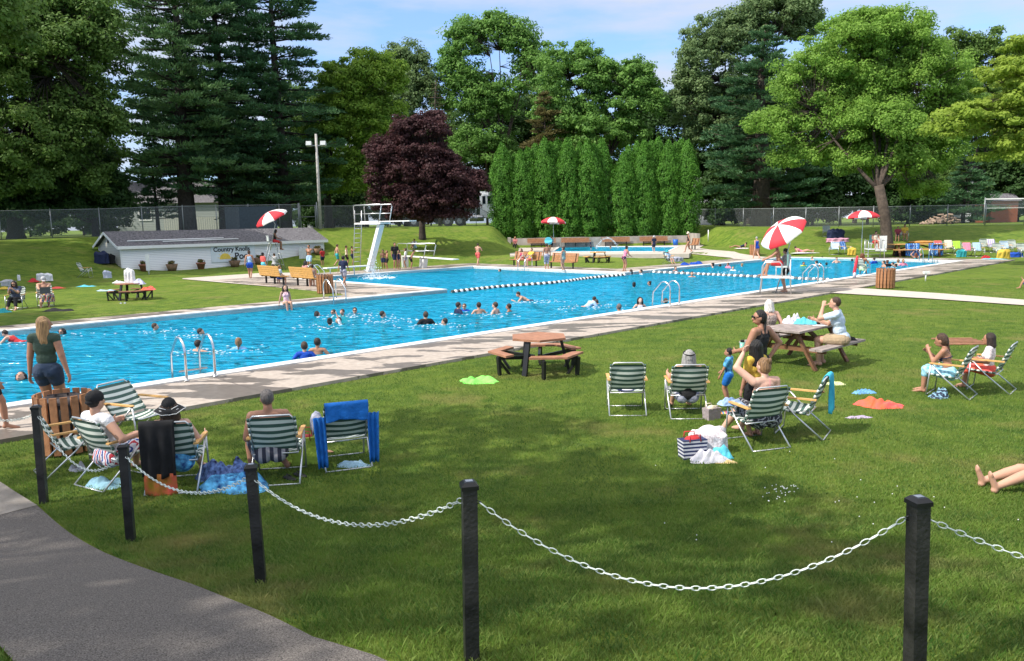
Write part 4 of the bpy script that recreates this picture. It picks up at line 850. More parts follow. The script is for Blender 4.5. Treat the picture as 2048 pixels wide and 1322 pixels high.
s1 = sn_of(694, 602)[0]; ladder(s1, 10.8, ANG + PI, 'stainless ladder at the far edge right of the waste bin')
ladder(30.85, 18.4, ANG + R(90), 'stainless ladder in front of the bench beside the diving well')
ladder(18.6, 21.6, ANG - R(90), 'bent handrail with black feet at the corner of the diving well')
ladder(49.6, 1.6, ANG - R(90), 'pair of curved handrails at the far right end of the pool')
# lane ropes
def rope(a, b, lab, c1, c2, n, sag):
    t = thing('lane_rope', lab, 'lane rope', (0, 0, 0), 0, 'floating lane ropes'); P = []
    for i in range(n + 1):
        u = i / n; p = lerp2(a, b, u); o = .25 * math.sin(u * 9) * math.sin(PI * u) * sag; P.append(Vector((p[0] + E2[0] * o, p[1] + E2[1] * o, WZ + .02)))
    w = MB(); w.tube(P, .012, 5); w.build('cord', WHITE, t); w = MB()
    for i in range(n): p = P[i].lerp(P[i + 1], .5); d = (P[i + 1] - P[i]).normalized(); L = (P[i + 1] - P[i]).length * .44; w.tube([p - d * L, p - d * L * .55, p + d * L * .55, p + d * L], [.05, .10, .10, .05], 8, i % 2)
    w.build('floats', [c1, c2], t)
rope(W(18.6, 10.7), W(30.8, 10.7), 'black and white lane rope across the mouth of the diving well', mat('float_black', (.02, .03, .03), .4), WHITE, 74, 1.3)
rope(W(33.5, 10.8), W(33.0, .05), 'white and dark lane rope crossing the main pool behind the lifeguard', WHITE, mat('float_grey', (.10, .12, .13), .4), 60, -.8)
# diving boards: local +y points over the water (towards -n)
DB = mat('board_white', (.76, .76, .74), .5, 0, .05)
def rails(w, z0, y0, y1, h, sx):
    w.tube([(sx, y0, z0), (sx, y0 - .05, z0 + h * .94), (sx, y0 + .08, z0 + h), (sx, y1 - .1, z0 + h), (sx, y1, z0 + h * .9), (sx, y1 - .32, z0)], .028, 7); w.tube([(sx, y0 - .03, z0 + h * .5), (sx, y1 - .12, z0 + h * .5)], .022, 6)
brz = ANG + PI
p = PZ(738, 543, .03); t = thing('diving_tower', 'high diving board on a leaning white column with a tall ladder', 'diving board', p, brz)
w = MB(); w.beam((0, 0, 0), (0, 1.45, 2.85), .34, .26); w.build('column', DB, t)
w = MB(); w.box((0, .55, 2.90), (.75, 2.7, .10)); w.build('platform', DB, t); w = MB(); w.box((0, 2.1, 3.0), (.5, 4.9, .06)); w.build('board', DB, t)
for sx in (-.38, .38): w = MB(); rails(w, 2.95, -.75, 2.1, 1.05, sx); w.build('handrail', ALU, t)
w = MB()
for sx in (-.25, .25): w.tube([(sx, -.9, 3.7), (sx, -.95, 2.9), (sx, -1.35, 0)], .028, 7)
for i in range(10): z = .28 + i * .29; y = -1.35 + .4 * z / 2.9; w.tube([(-.25, y, z), (.25, y, z)], .022, 6)
w.build('ladder', ALU, t)
p = PZ(846, 536, .03); t = thing('diving_board', 'low springboard with arched rails on a short white column', 'diving board', p, brz)
w = MB(); w.beam((0, 0, 0), (0, .12, .62), .4, .34); w.build('column', DB, t); w = MB(); w.beam((0, -2.0, .74), (0, 3.3, .62), .5, .05); w.box((0, -1.9, .36), (.5, .08, .7)); w.build('board', DB, t)
for sx in (-.4, .4): w = MB(); rails(w, .62, -2.1, .9, .95, sx); w.build('handrail', ALU, t)
p = PZ(676, 553, .03); t = thing('diving_board', 'lowest white board near the bent handrail at the left of the diving well', 'diving board', p, ANG - R(90))
w = MB(); w.box((0, .6, .5), (.45, 2.8, .06)); w.build('board', DB, t); [MB().tube([(x, y, 0), (x, y, .5)], .03, 6).build('leg', ALU, t) for x, y in ((-.2, 1.2), (.2, -.6))]
# lifeguard chairs
GS = mat('guard_seat', (.55, .60, .60), .5)
p = PZ(549, 541, .2); p = T(549, 541); t = thing('lifeguard_chair', 'tall grey lifeguard chair in front of the shed', 'lifeguard chair', p, R(-62)); guardL = t
w = MB()
for sx in (-.42, .42): w.tube([(sx * 1.15, -.62, 0), (sx * .75, -.2, 1.75)], .03, 7); w.tube([(sx * 1.15, .62, 0), (sx * .75, .22, 1.75)], .03, 7); w.tube([(sx * .75, -.22, 1.75), (sx * .75, -.34, 2.3)], .026, 6)
for z in (.35, .75, 1.1, 1.4): y = .62 - .4 * z / 1.75; k = 1.15 - .4 * z / 1.75; w.tube([(-.42 * k, y, z), (.42 * k, y, z)], .024, 6)
w.tube([(-.45, .58, .2), (.40, -.4, 1.1)], .02, 5); w.build('frame', GALV, t); w = MB(); w.box((0, 0, 1.78), (.62, .5, .05)); w.build('seat', GS, t); w = MB(); w.box((0, -.30, 2.08), (.60, .04, .34)); w.build('backrest', GS, t)
w = MB(); w.box((0, .45, 1.1), (.55, .22, .04)); w.build('footrest', WHITE, t)
q = PD(531, 424, p.y - .1); umbrella(Vector((p.x - .15, p.y - .15, p.z + 1.3)), q.z - p.z - 1.3 + .0, 'red and white umbrella tilted over the tall lifeguard chair', (R(14), R(-24)), 1.08, 0, .35)
def lowstand(px, py, rz, lab):
    p = PZ(px, py, .035); t = thing('lifeguard_stand', lab, 'lifeguard stand', p, rz, 'low lifeguard stands'); w = MB()
    for sx in (-.5, .5):
        w.tube([(sx, .55, 0), (sx, .5, .62), (sx, .48, 1.05), (sx, .38, 1.18), (sx, -.12, 1.2), (sx, -.2, 1.1), (sx, -.22, .62)], .024, 7); w.tube([(sx, -.55, 0), (sx, -.5, .62), (sx, -.5, 1.3)], .024, 7)
    for z in (.25, .45): w.tube([(-.5, -.53, z), (.5, -.53, z)], .02, 6)
    w.build('frame', ALU, t); w = MB(); w.box((0, 0, .62), (1.05, 1.1, .05)); w.build('platform', DB, t)
    w = MB(); w.box((0, -.18, 1.0), (.5, .42, .05)); [w.tube([(x, y, .64), (x, y, 1.0)], .018, 5) for x in (-.2, .2) for y in (-.35, .0)]; w.build('seat', GS, t); w = MB(); w.box((0, -.4, 1.3), (.5, .05, .5)); w.build('backrest', mat('teal_back', (.18, .36, .34), .5), t); return t
gs1 = lowstand(1551, 586, R(70), 'low lifeguard stand with a seated guard on the near deck')
gs2 = lowstand(1748, 516.5, R(168), 'low lifeguard stand under the far right umbrella')
p = gs1.location; umbrella(Vector((p.x + .05, p.y + .1, .04)), 2.55, 'red and white umbrella drooping over the low lifeguard stand', (R(12), R(-38)), .90, 0, R(22))
p = gs2.location; umbrella(Vector((p.x - .75, p.y + .3, .04)), 3.2, 'open red and white umbrella over the far right lifeguard stand', (R(-3), 0), 1.06, 0, .1)
p = PZ(1108, 499, .405); umbrella(p, 2.85, 'red and white umbrella by the wading pool in front of the hedge', (R(-4), R(3)), 1.12, 0, .25)
# lawn chairs
GRN = mat('web_green', (.050, .105, .085), .6, 0, .1); WEB = mat('web_white', (.66, .70, .64), .6, 0, .05); ARM = mat('arm_wood', (.62, .36, .13), .5, 0, .15, 12)
BLU = mat('web_blue', (.10, .25, .45), .6)
def chair_meshes(c1, rec=24, key=''):
    D_ = {}
    cr_, sr_ = math.cos(R(rec)), math.sin(R(rec)); hw = .27; bt = (-.17 - .56 * sr_, .37 + .56 * cr_)
    w = MB(); r = .0125
    w.tube([(-hw, -.17, .35), (-hw, bt[0] + .03, bt[1] - .06), (-hw + .05, bt[0], bt[1]), (hw - .05, bt[0], bt[1]), (hw, bt[0] + .03, bt[1] - .06), (hw, -.17, .35)], r, 7)
    w.tube([(-hw, -.2, .345), (-hw, .24, .385), (-hw + .04, .28, .385), (hw - .04, .28, .385), (hw, .24, .385), (hw, -.2, .345)], r, 7, closed=True)
    D_['frame'] = w.mesh('frame', ALU)
    for nm, sx in (('a', -1), ('b', 1)):
        x = sx * (hw + .03); w = MB(); w.tube([(x, .2, .565), (x, -.02, .33), (x, -.42, .0)], r, 7); w.tube([(x, .21, .565), (x, .26, .0)], r, 7); D_['leg' + nm] = w.mesh('leg', ALU)
        w = MB(); w.box((x, -.05, .58), (.055, .52, .022)); w.ball((x, .2, .58), (.035, .05, .012), 10); D_['arm' + nm] = w.mesh('armrest', ARM)
    D_['bar'] = MB().tube([(-hw - .03, -.42, .01), (hw + .03, -.42, .01)], r * .8, 6).mesh('base_bar', ALU); D_['bar2'] = MB().tube([(-hw - .03, .26, .01), (hw + .03, .26, .01)], r * .8, 6).mesh('base_bar', ALU)
    def web(pf, nb):
        w = MB()
        for i in range(nb):
            vs = []; fs = []; m = 9
            for e in (0, 1):
                for j in range(m):
                    u = j / (m - 1); vs.append(pf((i + e) / nb, u))
            for j in range(m - 1): fs.append((j, j + 1, m + j + 1, m + j))
            w.add(vs, fs, i % 2, True)
            for sx in (0, 1):   # the strap wraps the tube
                a = pf(i / nb + .1 / nb, sx); b = pf((i + .9) / nb, sx); o = -.016 if sx == 0 else .016
                w.tube([a + Vector((o * .4, 0, 0)), b + Vector((o * .4, 0, 0))], .0175, 6, i % 2)
        return w
    def pb(v, u):
        s = .045 * math.sin(PI * u) * math.sin(PI * min(1, v * 1.1)) ; z = .03 + .50 * v
        return Vector((-hw + 2 * hw * u, -.17 - (z) * sr_ - s * cr_ * .9, .37 + z * cr_ - s * sr_))
    def ps(v, u):
        s = .05 * math.sin(PI * u) * math.sin(PI * v); return Vector((-hw + 2 * hw * u, -.17 + .43 * v, .36 + .03 * v - s))
    D_['back'] = web(pb, 11).mesh('back_webbing', [c1, WEB]); D_['seat'] = web(ps, 9).mesh('seat_webbing', [c1, WEB]); return D_
CHM = {'g': chair_meshes(GRN), 'b': chair_meshes(BLU), 'r': chair_meshes(GRN, 38)}
CH = {}
def chair(px, py, rz, lab, k='g', sc=.9, grp='striped folding lawn chairs', at_=None, fold=0):
    p = T(px, py) if at_ is None else at_
    t = thing('lawn_chair', lab, 'lawn chair', p, R(rz), grp, sc)
    for key, nm in (('frame', 'frame'), ('lega', 'leg'), ('legb', 'leg'), ('arma', 'armrest'), ('armb', 'armrest'), ('bar', 'base_bar'), ('bar2', 'base_bar'), ('back', 'back_webbing'), ('seat', 'seat_webbing')):
        o = bpy.data.objects.new(nm, CHM[k][key]); C.objects.link(o); o.parent = t
    return t
# chain barrier in the foreground
CHN = mat('chain_white', (.66, .72, .68), .5, 0, .08)
def post(top, bot, lab):
    r1 = ray(*top); r2 = ray(*bot); H_ = .95; d = H_ / (r1[1] - r2[1]); p = Vector((r2[0] * d, d, CAMH + r2[1] * d)); g = float(hgt(p.x, p.y)); topz = CAMH + r1[1] * d
    lean = (r1[0] - r2[0]) * d
    t = thing('chain_post', lab, 'post', (p.x, p.y, g), R(12), 'black posts of the chain barrier'); h = topz - g
    w = MB(); w.beam((0, 0, -.05), (lean, 0, h - .03), .072, .072, up=(0, 1, 0)); w.build('post', POSTM, t)
    w = MB(); x = lean; a = .043; b = .026; w.add([(x - a, -a, h - .03), (x + a, -a, h - .03), (x + a, a, h - .03), (x - a, a, h - .03), (x - a, -a, h - .01), (x + a, -a, h - .01), (x + a, a, h - .01), (x - a, a, h - .01), (x - b, -b, h + .008), (x + b, -b, h + .008), (x + b, b, h + .008), (x - b, b, h + .008)], [(3, 2, 1, 0), (0, 1, 5, 4), (1, 2, 6, 5), (2, 3, 7, 6), (3, 0, 4, 7), (4, 5, 9, 8), (5, 6, 10, 9), (6, 7, 11, 10), (7, 4, 8, 11), (8, 9, 10, 11)])
    co = w.build('cap', BLACK, t); w = MB(); w.box((x, 0, h + .0095), (.036, .03, .002)); w.build('label_plate', mat('label_grey', (.30, .33, .38), .4), co)
    return Vector((p.x + lean, p.y, topz - .10))
P_ = [post((71, 812), (86, 988), 'black post furthest left in front of the waste bin'), post((246, 890), (263, 1093), 'black post in front of the man in the cap'), post((502, 930), (524, 1188), 'black post standing before the shirtless man'), post((938, 965), (943, 1320), 'black post at the centre bottom of the picture'), post((1836, 995), (1828, 1375), 'nearest and largest black post at the lower right')]
def chain(a, b, dip, lab):
    a = vec(a); b = vec(b); h = (b - a); h.z = 0; h.normalize(); a = a + h * .05; b = b - h * .05
    t = thing('chain', lab, 'chain', (0, 0, 0), 0, 'white plastic chains between the posts'); L = (b - a).length; n = int(L * 1.04 / .040); w = MB()
    f = lambda u: a.lerp(b, u) - Vector((0, 0, dip * 4 * u * (1 - u)))
    for i in range(n):
        c = f((i + .5) / n); d = (f((i + 1) / n) - f(i / n)); d.normalize(); u = d.cross(Vector((0, 0, 1))).normalized(); v = u.cross(d)
        if i % 2: u, v = v, u
        u = (u * .95 + v * .30).normalized(); l = .0185; q = .0125; w.tube([c + d * (l * math.cos(k) * 1.35) + u * (q * math.sin(k) * (1.15 if abs(math.cos(k)) < .8 else 1)) for k in [2 * PI * j / 10 for j in range(10)]], .0029, 5, 0, True)
    w.build('links', CHN, t); w = MB()
    for e, s in ((a, 1), (b, -1)): w.tube([e - h * s * .05, e - h * s * .02 - Vector((0, 0, .012)), e + h * s * .01, e - h * s * .02 + Vector((0, 0, .012))], .004, 5, 0, True)
    w.build('hook', BLACK, t)
dips = [.33, .21, .22, .40]
labs = ['chain in front of the man in the white tank top', 'chain in front of the woman in the black sun hat', 'chain sweeping across the lawn left of the centre post', 'longest chain sweeping between the centre post and the nearest post']
for i in range(4): chain(P_[i], P_[i + 1], dips[i], 'white plastic ' + labs[i])
chain(P_[0] + Vector((-1.6, .9, .05)), P_[0] + Vector((0, 0, .0)), .16, 'white plastic chain end running out at the left edge of the picture')
chain(P_[4], P_[4] + Vector((2.0, -.55, -.22)), .16, 'white plastic chain running out at the lower right edge')
# picnic tables
def hextable(p, lab, rz, sc=1, wood=REDW):
    t = thing('picnic_table', lab, 'picnic table', p, rz, 'hexagonal picnic tables', sc)
    hx = lambda r: [(r * math.cos(R(60 * i)), r * math.sin(R(60 * i))) for i in range(6)]
    w = MB(); w.prism(hx(.62), .69, .735); w.build('tabletop', wood, t)
    for k in range(3):
        w = MB(); a0 = 120 * k + 30; pts = []; ri, ro = .80, 1.05
        for (r, lst) in ((ro, (-44, 0, 44)), (ri, (44, 0, -44))):
            for o in lst: rr_ = r if o == 0 else r * math.cos(R(30)) / math.cos(R(44 - 30)) ; pts.append((rr_ * math.cos(R(a0 + o)), rr_ * math.sin(R(a0 + o))))
        w.prism(pts, .40, .44); w.build('bench_seat', wood, t)
        w = MB()
        for o in (-26, 26):
            c = Vector((math.cos(R(a0 + o)), math.sin(R(a0 + o)), 0)); w.beam(c * .93 + Vector((0, 0, .38)), c * .9, .09, .05); w.beam(c * .92 + Vector((0, 0, .36)), c * .1 + Vector((0, 0, .30)), .05, .07); w.beam(c * .93 + Vector((0, 0, .34)), c * .68, .05, .05)
        w.build('bench_leg', BLACK, t)
    for k in range(3):
        c = Vector((math.cos(R(120 * k + 90)), math.sin(R(120 * k + 90)), 0)); w = MB(); w.beam(c * .45 + Vector((0, 0, .69)), c * .62, .10, .06); w.build('leg', BLACK, t)
    return t
hextable(T(1078, 742), 'red brown hexagonal picnic table alone on the lawn beside the near deck', R(30), .93)
hextable(T(262, 599), 'small picnic table with bags and towels on the left lawn', R(40), .92); hextable(T(1196, 525), 'empty dark legged picnic table in front of the wading pool', R(20), 1.0, PINEW)
def rectable(p, rz, lab, L=1.8, sc=1.0, wood=GREYW):
    t = thing('picnic_table', lab, 'picnic table', p, rz, None, sc); w = MB(); [w.box((0, -.34 + i * .136, .73), (L, .13, .038)) for i in range(6)]; w.build('tabletop', wood, t)
    for s in (-1, 1): w = MB(); [w.box((0, s * (.66 + i * .13), .43), (L, .12, .038)) for i in range(2)]; w.build('bench_seat', wood, t)
    for s in (-1, 1):
        w = MB(); x = s * L * .36
        for q in (-1, 1): w.beam((x, q * .2, .71), (x, q * .62, 0), .045, .10, up=(1, 0, 0))
        w.beam((x + .05, -.78, .385), (x + .05, .78, .385), .04, .10); w.beam((x + .05, -.35, .68), (x + .05, .35, .68), .04, .08); w.beam((x, 0, .4), (x * .2, 0, .68), .04, .08); w.build('leg_frame', BROWNW, t)
    return t
rectable(Vector((5.72, 15.0, 0)), R(42), 'large weathered picnic table with two people seated at it')
rectable(T(1832, 513), R(-8), 'long picnic table hung with blue striped towels by the locust trunk', 3.0, 1.15, PINEW)
# ------------------------------------------------------------------ people
def remesh(mb, name, m, parent, vox, smooth=2, sf=.5):
    o = mb.build(name, m, None); r = o.modifiers.new('r', 'REMESH'); r.mode = 'VOXEL'; r.voxel_size = vox; r.use_smooth_shade = True
    if smooth: s = o.modifiers.new('s', 'SMOOTH'); s.factor = sf; s.iterations = smooth
    dg = bpy.context.evaluated_depsgraph_get(); me = bpy.data.meshes.new_from_object(o.evaluated_get(dg)); me.name = name
    if not me.materials: me.materials.append(m)
    o.modifiers.clear(); old = o.data; o.data = me; bpy.data.meshes.remove(old)
    me.polygons.foreach_set('use_smooth', [True] * len(me.polygons)); o.parent = parent; return o
def ik(a, t, l1, l2, hint):
    a = vec(a); t = vec(t); d = t - a; L = min(d.length, (l1 + l2) * .999); d.normalize(); t = a + d * L
    x = (l1 * l1 - l2 * l2 + L * L) / (2 * L); h = math.sqrt(max(0, l1 * l1 - x * x)); n = vec(hint) - d * vec(hint).dot(d)
    if n.length < 1e-4: n = d.orthogonal()
    return a + d * x + n.normalized() * h, t
SK = {'pale': mat('skin_pale', (.60, .36, .27), .5, 0, .06, 12), 'light': mat('skin_light', (.52, .29, .20), .5, 0, .06, 12), 'tan': mat('skin_tan', (.38, .19, .12), .5, 0, .08, 12), 'brown': mat('skin_brown', (.22, .11, .07), .5, 0, .08, 12)}
HR = {'black': (.012, .010, .009), 'brown': (.06, .032, .018), 'dark': (.028, .017, .012), 'blond': (.34, .20, .09), 'light': (.22, .125, .06), 'grey': (.34, .33, .32), 'white': (.65, .62, .58), 'auburn': (.14, .045, .02), 'salt': (.13, .115, .11)}
def hairm(k):
    n = 'hair_' + k
    if n in MATS: return MATS[n]
    m = mat(n, HR[k], .5, 0, .5, 1, .9, 1); t = m.node_tree
    for q in [q for q in t.nodes if q.type == 'TEX_NOISE']:
        mp = N(t, 'ShaderNodeMapping'); mp.inputs['Scale'].default_value = (90, 90, 9); l = q.inputs['Vector'].links[0]; src = l.from_socket; t.links.remove(l); t.links.new(src, mp.inputs[0]); t.links.new(mp.outputs[0], q.inputs['Vector'])
    return m
POSES = {
    'stand': dict(hip=(0, 0, .52), feet=((-.05, .0, .04), (.05, .0, .04)), hands=((-.15, .03, .45), (.15, .03, .45))),
    'walk': dict(hip=(0, 0, .515), lean=4, feet=((-.045, .16, .045), (.045, -.15, .075)), hands=((-.15, -.08, .47), (.15, .12, .49))),
    'chair': dict(hip=(0, -.06, .198), lean=-16, feet=((-.085, .30, .035), (.085, .30, .035)), hands=((-.155, .12, .36), (.155, .12, .36)), ehint=(0, -.6, -1)),
    'bench': dict(hip=(0, 0, .30), lean=6, feet=((-.07, .24, .035), (.07, .24, .035)), hands=((-.09, .2, .36), (.09, .2, .36)), ehint=(0, -1, -.5)),
    'swim': dict(hip=(0, 0, .52), feet=((-.05, -.03, .06), (.05, .02, .06)), hands=((-.22, .14, .62), (.22, .14, .62))),
    'lie': dict(hip=(0, 0, .055), lean=-82, feet=((-.06, .47, .04), (.06, .48, .04)), hands=((-.14, -.1, .03), (.14, -.1, .03)), ehint=(0, 0, -1), khint=(0, 0, 1)),
    'float': dict(hip=(0, 0, .50), lean=62, feet=((-.05, -.42, .44), (.05, -.40, .42)), hands=((-.10, .46, .56), (.12, .42, .53)), khint=(0, 0, -1), hp=-25),
}
PC = [0]
def person(label, loc, face, Ht=1.65, pose='stand', skin='light', hair=('dark', 'short'), top=None, bottom=None, vox=None, b=1.0, fem=False, kid=False, hat=None, glasses=False, near=False, sc=None, group=None, **ov):
    P = dict(lean=0, tw=0, hy=0, hp=0, khint=(0, 1, .2), ehint=(0, -1, -.2), finger=None); P.update(POSES[pose] if isinstance(pose, str) else pose); P.update(ov)
    PC[0] += 1
    if vox is None: vox = .0105 if near else .022
    t = thing('person', label, 'person', loc, R(face), group); S = Ht
    sp = Matrix.Rotation(-R(P['lean']), 3, 'X'); 
    if P.get('side'): sp = Matrix.Rotation(R(P['side']), 3, 'Y') @ sp
    r_, f_, s_ = sp @ Vector((1, 0, 0)), sp @ Vector((0, 1, 0)), sp @ Vector((0, 0, 1)); tw = Matrix.Rotation(R(P['tw']), 3, s_); r2, f2 = tw @ r_, tw @ f_
    hip = vec(P['hip']) * S; M1 = Matrix((r_, f_, s_)).transposed(); M2 = Matrix((r2, f2, s_)).transposed()
    shw = (.098 if fem else .112) * (.94 if kid else 1); hs = 1.22 if kid else (1.0 if fem else 1.02); hpw = .055
    def q(M, o, k=1.0): return hip + M @ (Vector(o) * S)
    ch = q(M2, (0, .0, .205)); nk = q(M2, (0, -.004, .30)); sh = [q(M2, (-shw, -.006, .272)), q(M2, (shw, -.006, .272))]
    HM = M2 @ Matrix.Rotation(R(P['hy']), 3, 'Z') @ Matrix.Rotation(R(P['hp']), 3, 'X')
    # keep the head upright when the torso leans
    up = Matrix.Rotation(R(P['tw']) + R(P['hy']), 3, 'Z') @ Matrix.Rotation(R(P['hp']), 3, 'X')
    if abs(P['lean']) > 8: HM = up if not P.get('headfollow') else HM
    hc = nk + s_ * S * .022 + HM @ Vector((0, .014, .066)) * S * (1.06 if kid else 1)
    legs = []
    for i, sx in ((0, -1), (1, 1)):
        a = q(M1, (sx * hpw, 0, -.01)); kn, an = ik(a, vec(P['feet'][i]) * S, .245 * S, .245 * S, P['khint'] if not isinstance(P['khint'][0], tuple) else P['khint'][i]); legs.append((a, kn, an))
    arms = []
    for i in (0, 1):
        eh = P['ehint'] if not isinstance(P['ehint'][0], tuple) else P['ehint'][i]; eh = (eh[0] + (-.35 if i == 0 else .35), eh[1], eh[2])
        el, wr = ik(sh[i], vec(P['hands'][i]) * S, .165 * S, .145 * S, eh); arms.append((sh[i], el, wr))
    bw = b; w = MB(); k = 12 if near else 9
    TOR = [('pel', q(M1, (0, -.002, .005)), (.092 * (1.06 if fem else 1) * bw, .063 * bw, .066), M1), ('waist', q(M1, (0, .006 * bw, .095)), (.074 * (0.93 if fem else 1.06) * bw, .052 * bw, .075), M1), ('chest', q(M2, (0, .002, .195)), (.088 * (.93 if fem else 1.0) * bw, .058 * bw, .088), M2), ('uch', q(M2, (0, -.004, .245)), (.092 * (.92 if fem else 1.0), .045 * bw, .045), M2)]
    def torso(w, tags, d=0.0):
        for (n, c, r, M) in TOR:
            if n in tags: w.ball(c, tuple(x * S + d for x in r), 14 if near else 10, M=M)
    torso(w, ('pel', 'waist', 'chest', 'uch'))
    w.cap(sh[0].lerp(sh[1], .12), sh[1].lerp(sh[0], .12), .036 * S, .036 * S, k); w.cap(q(M2, (0, -.006, .262)), nk + s_ * .03 * S, .034 * S * (.9 if fem else 1), .030 * S * (.88 if fem else 1.05), k)
    for sx in (-1, 1):
        w.ball(q(M1, (sx * .041 * bw, -.026, -.022)), (.050 * S * bw, .045 * S * bw, .052 * S), k)
        if fem: w.ball(q(M2, (sx * .038, .042, .185)), (.034 * S * bw, .03 * S, .034 * S), k)
    def limb(w, tag, t0, t1, d=0.0):
        if tag == 'thigh':
            for (a, kn, an) in legs: r0, r1 = .053 * bw, .036 * (bw * .5 + .5); w.cap(a.lerp(kn, t0), a.lerp(kn, t1), (r0 + (r1 - r0) * t0) * S + d, (r0 + (r1 - r0) * t1) * S + d, k)
        if tag == 'shin':
            for (a, kn, an) in legs: w.cap(kn.lerp(an, t0), kn.lerp(an, min(.35, t1)), .033 * S + d, .035 * S + d, k); w.cap(kn.lerp(an, min(.35, t1)), kn.lerp(an, t1), .035 * S + d, (.021 if t1 > .8 else .03) * S + d, k)
        if tag == 'upper':
            for (a, e, wr) in arms: w.cap(a.lerp(e, t0), a.lerp(e, t1), .031 * S * bw ** .5 + d, .026 * S * bw ** .5 + d, k)
        if tag == 'fore':
            for (a, e, wr) in arms: w.cap(e.lerp(wr, t0), e.lerp(wr, t1), .0255 * S + d, .0165 * S + d, k)
    limb(w, 'thigh', 0, 1); limb(w, 'shin', 0, 1); limb(w, 'upper', 0, 1); limb(w, 'fore', 0, 1)
    for i, (a, kn, an) in enumerate(legs):
        sd = (an - kn).normalized(); fw = P.get('toe', None); fw = vec(fw) if fw else (Vector((0, 1, -.12)) if abs(sd.z) > .45 else Vector((0, .25, 1)))
        fw.normalize(); side = fw.cross(Vector((0, 0, 1)) if abs(fw.z) < .8 else Vector((0, 1, 0))).normalized()
        heel = an - fw * .016 * S + sd * .014 * S; w.ball(heel, .023 * S, k); ball = an + fw * .085 * S + sd * .020 * S
        w.cap(an + sd * .006 * S, ball, .021 * S, .016 * S, k)
        for o in (-.012, .0, .012): w.cap(ball + side * o * S * .8, ball + side * o * S + fw * (.026 - abs(o)) * S, .011 * S, .009 * S, 7)
    for i, (a, e, wr) in enumerate(arms):
        fd = (wr - e).normalized(); sx = -1 if i == 0 else 1; inn = Vector((-sx, 0, 0)); inn = (inn - fd * inn.dot(fd)); inn = inn.normalized() if inn.length > .05 else fd.orthogonal().normalized(); th = fd.cross(inn).normalized() * sx
        if P['finger']: th = (vec(P['finger']) - fd * fd.dot(vec(P['finger']))).normalized(); inn = th.cross(fd) * sx
        pc = wr + fd * .027 * S; Mh = Matrix((th, inn, fd)).transposed(); w.ball(pc, (.0225 * S, .0115 * S, .032 * S), 10, M=Mh)
        if near:
            for j, (o, l) in enumerate(((-.0165, .034), (-.0055, .042), (.0055, .045), (.0165, .040))):
                b0 = pc + th * o * S + fd * .024 * S; b1 = b0 + (fd * .85 + inn * .35).normalized() * l * .55 * S; b2 = b1 + (fd * .55 + inn * .8).normalized() * l * .5 * S; w.cap(b0, b1, .0062 * S, .0056 * S, 7); w.cap(b1, b2, .0056 * S, .0048 * S, 7)
            t0 = pc + th * .018 * S - fd * .008 * S; w.cap(t0, t0 + (th * .8 + fd * .7 + inn * .3).normalized() * .032 * S, .0075 * S, .0058 * S, 7)
        else: w.cap(pc, pc + (fd * .8 + inn * .3).normalized() * .05 * S, .014 * S, .009 * S, 7); w.cap(pc, pc + (th + fd * .8).normalized() * .034 * S, .009 * S, .006 * S, 6)
    hk = hs
    def hq(o): return hc + HM @ (Vector(o) * S * hk)
    w.ball(hc, (.0425 * S * hk, .052 * S * hk, .058 * S * hk), 14, M=HM); w.ball(hq((0, .012, -.03)), (.033 * S * hk, .037 * S * hk, .034 * S * hk), 12, M=HM)
    w.cap(hq((0, .045, .005)), hq((0, .060, -.014)), .006 * S * hk, .0095 * S * hk, 7); w.ball(hq((0, .048, -.037)), (.016 * S * hk, .008 * S * hk, .008 * S * hk), 8, M=HM)
    for sx in (-1, 1): w.ball(hq((sx * .043, -.002, -.008)), (.006 * S * hk, .012 * S * hk, .017 * S * hk), 8, M=HM)
    remesh(w, 'body', SK[skin], t, vox, 2 if near else 1, .45)
    if near:
        for sx in (-1, 1): w = MB(); w.ball(hq((sx * .016, .0485, .006)), (.0065 * S * hk, .003 * S * hk, .003 * S * hk), 8, M=HM); w.build('eye', BLACK, t)
        w = MB(); w.ball(hq((0, .0545, -.037)), (.013 * S * hk, .0035 * S * hk, .0035 * S * hk), 8, M=HM); w.build('mouth', mat('lips', (.35, .10, .08), .5), t)
    hcol, hst = hair
    if hst != 'bald':
        w = MB(); g = 1.0; ph = random.random() * 9
        w.ball(hq((0, -.0125, .0115)), (.0465 * S * hk, .0530 * S * hk, .0570 * S * hk), 16, M=HM)
        if hst in ('long', 'bob', 'bun', 'pony', 'plait'): w.ball(hq((0, -.020, -.008)), (.0475 * S * hk, .046 * S * hk, .056 * S * hk), 14, M=HM)
        if hst in ('long', 'bob'):
            L = .150 if hst == 'long' else .075
            for j in range(11):
                a = R(-100 + 20 * j); x = math.sin(a) * .043; y = -.012 - math.cos(a) * .034; w.cap(hq((x * .9, y * .85, .015)), hc + HM @ Vector((x * 1.28, y * 1.15, -.01)) * S * hk - (s_ * .7 + Vector((0, 0, .3))) * S * L * (1 + .12 * math.sin(j * 2.3 + ph)) ,   .023 * S * hk, .017 * S * hk, 7)
        if hst == 'bun': w.ball(hq((.006, -.052, .038)), .023 * S * hk, 10); w.ball(hq((-.012, -.055, .050)), .013 * S * hk, 8); w.ball(hq((.022, -.05, .052)), .012 * S * hk, 8)
        if hst in ('pony', 'plait'): w.cap(hq((0, -.055, .012)), hc - f2 * .06 * S - s_ * .15 * S, .017 * S, .009 * S, 8)
        if near: remesh(w, 'hair', hairm(hcol), t, .010, 1, .4)
        else: w.build('hair', hairm(hcol), t)
    vx = max(vox, .012); e = .010 if near else .015
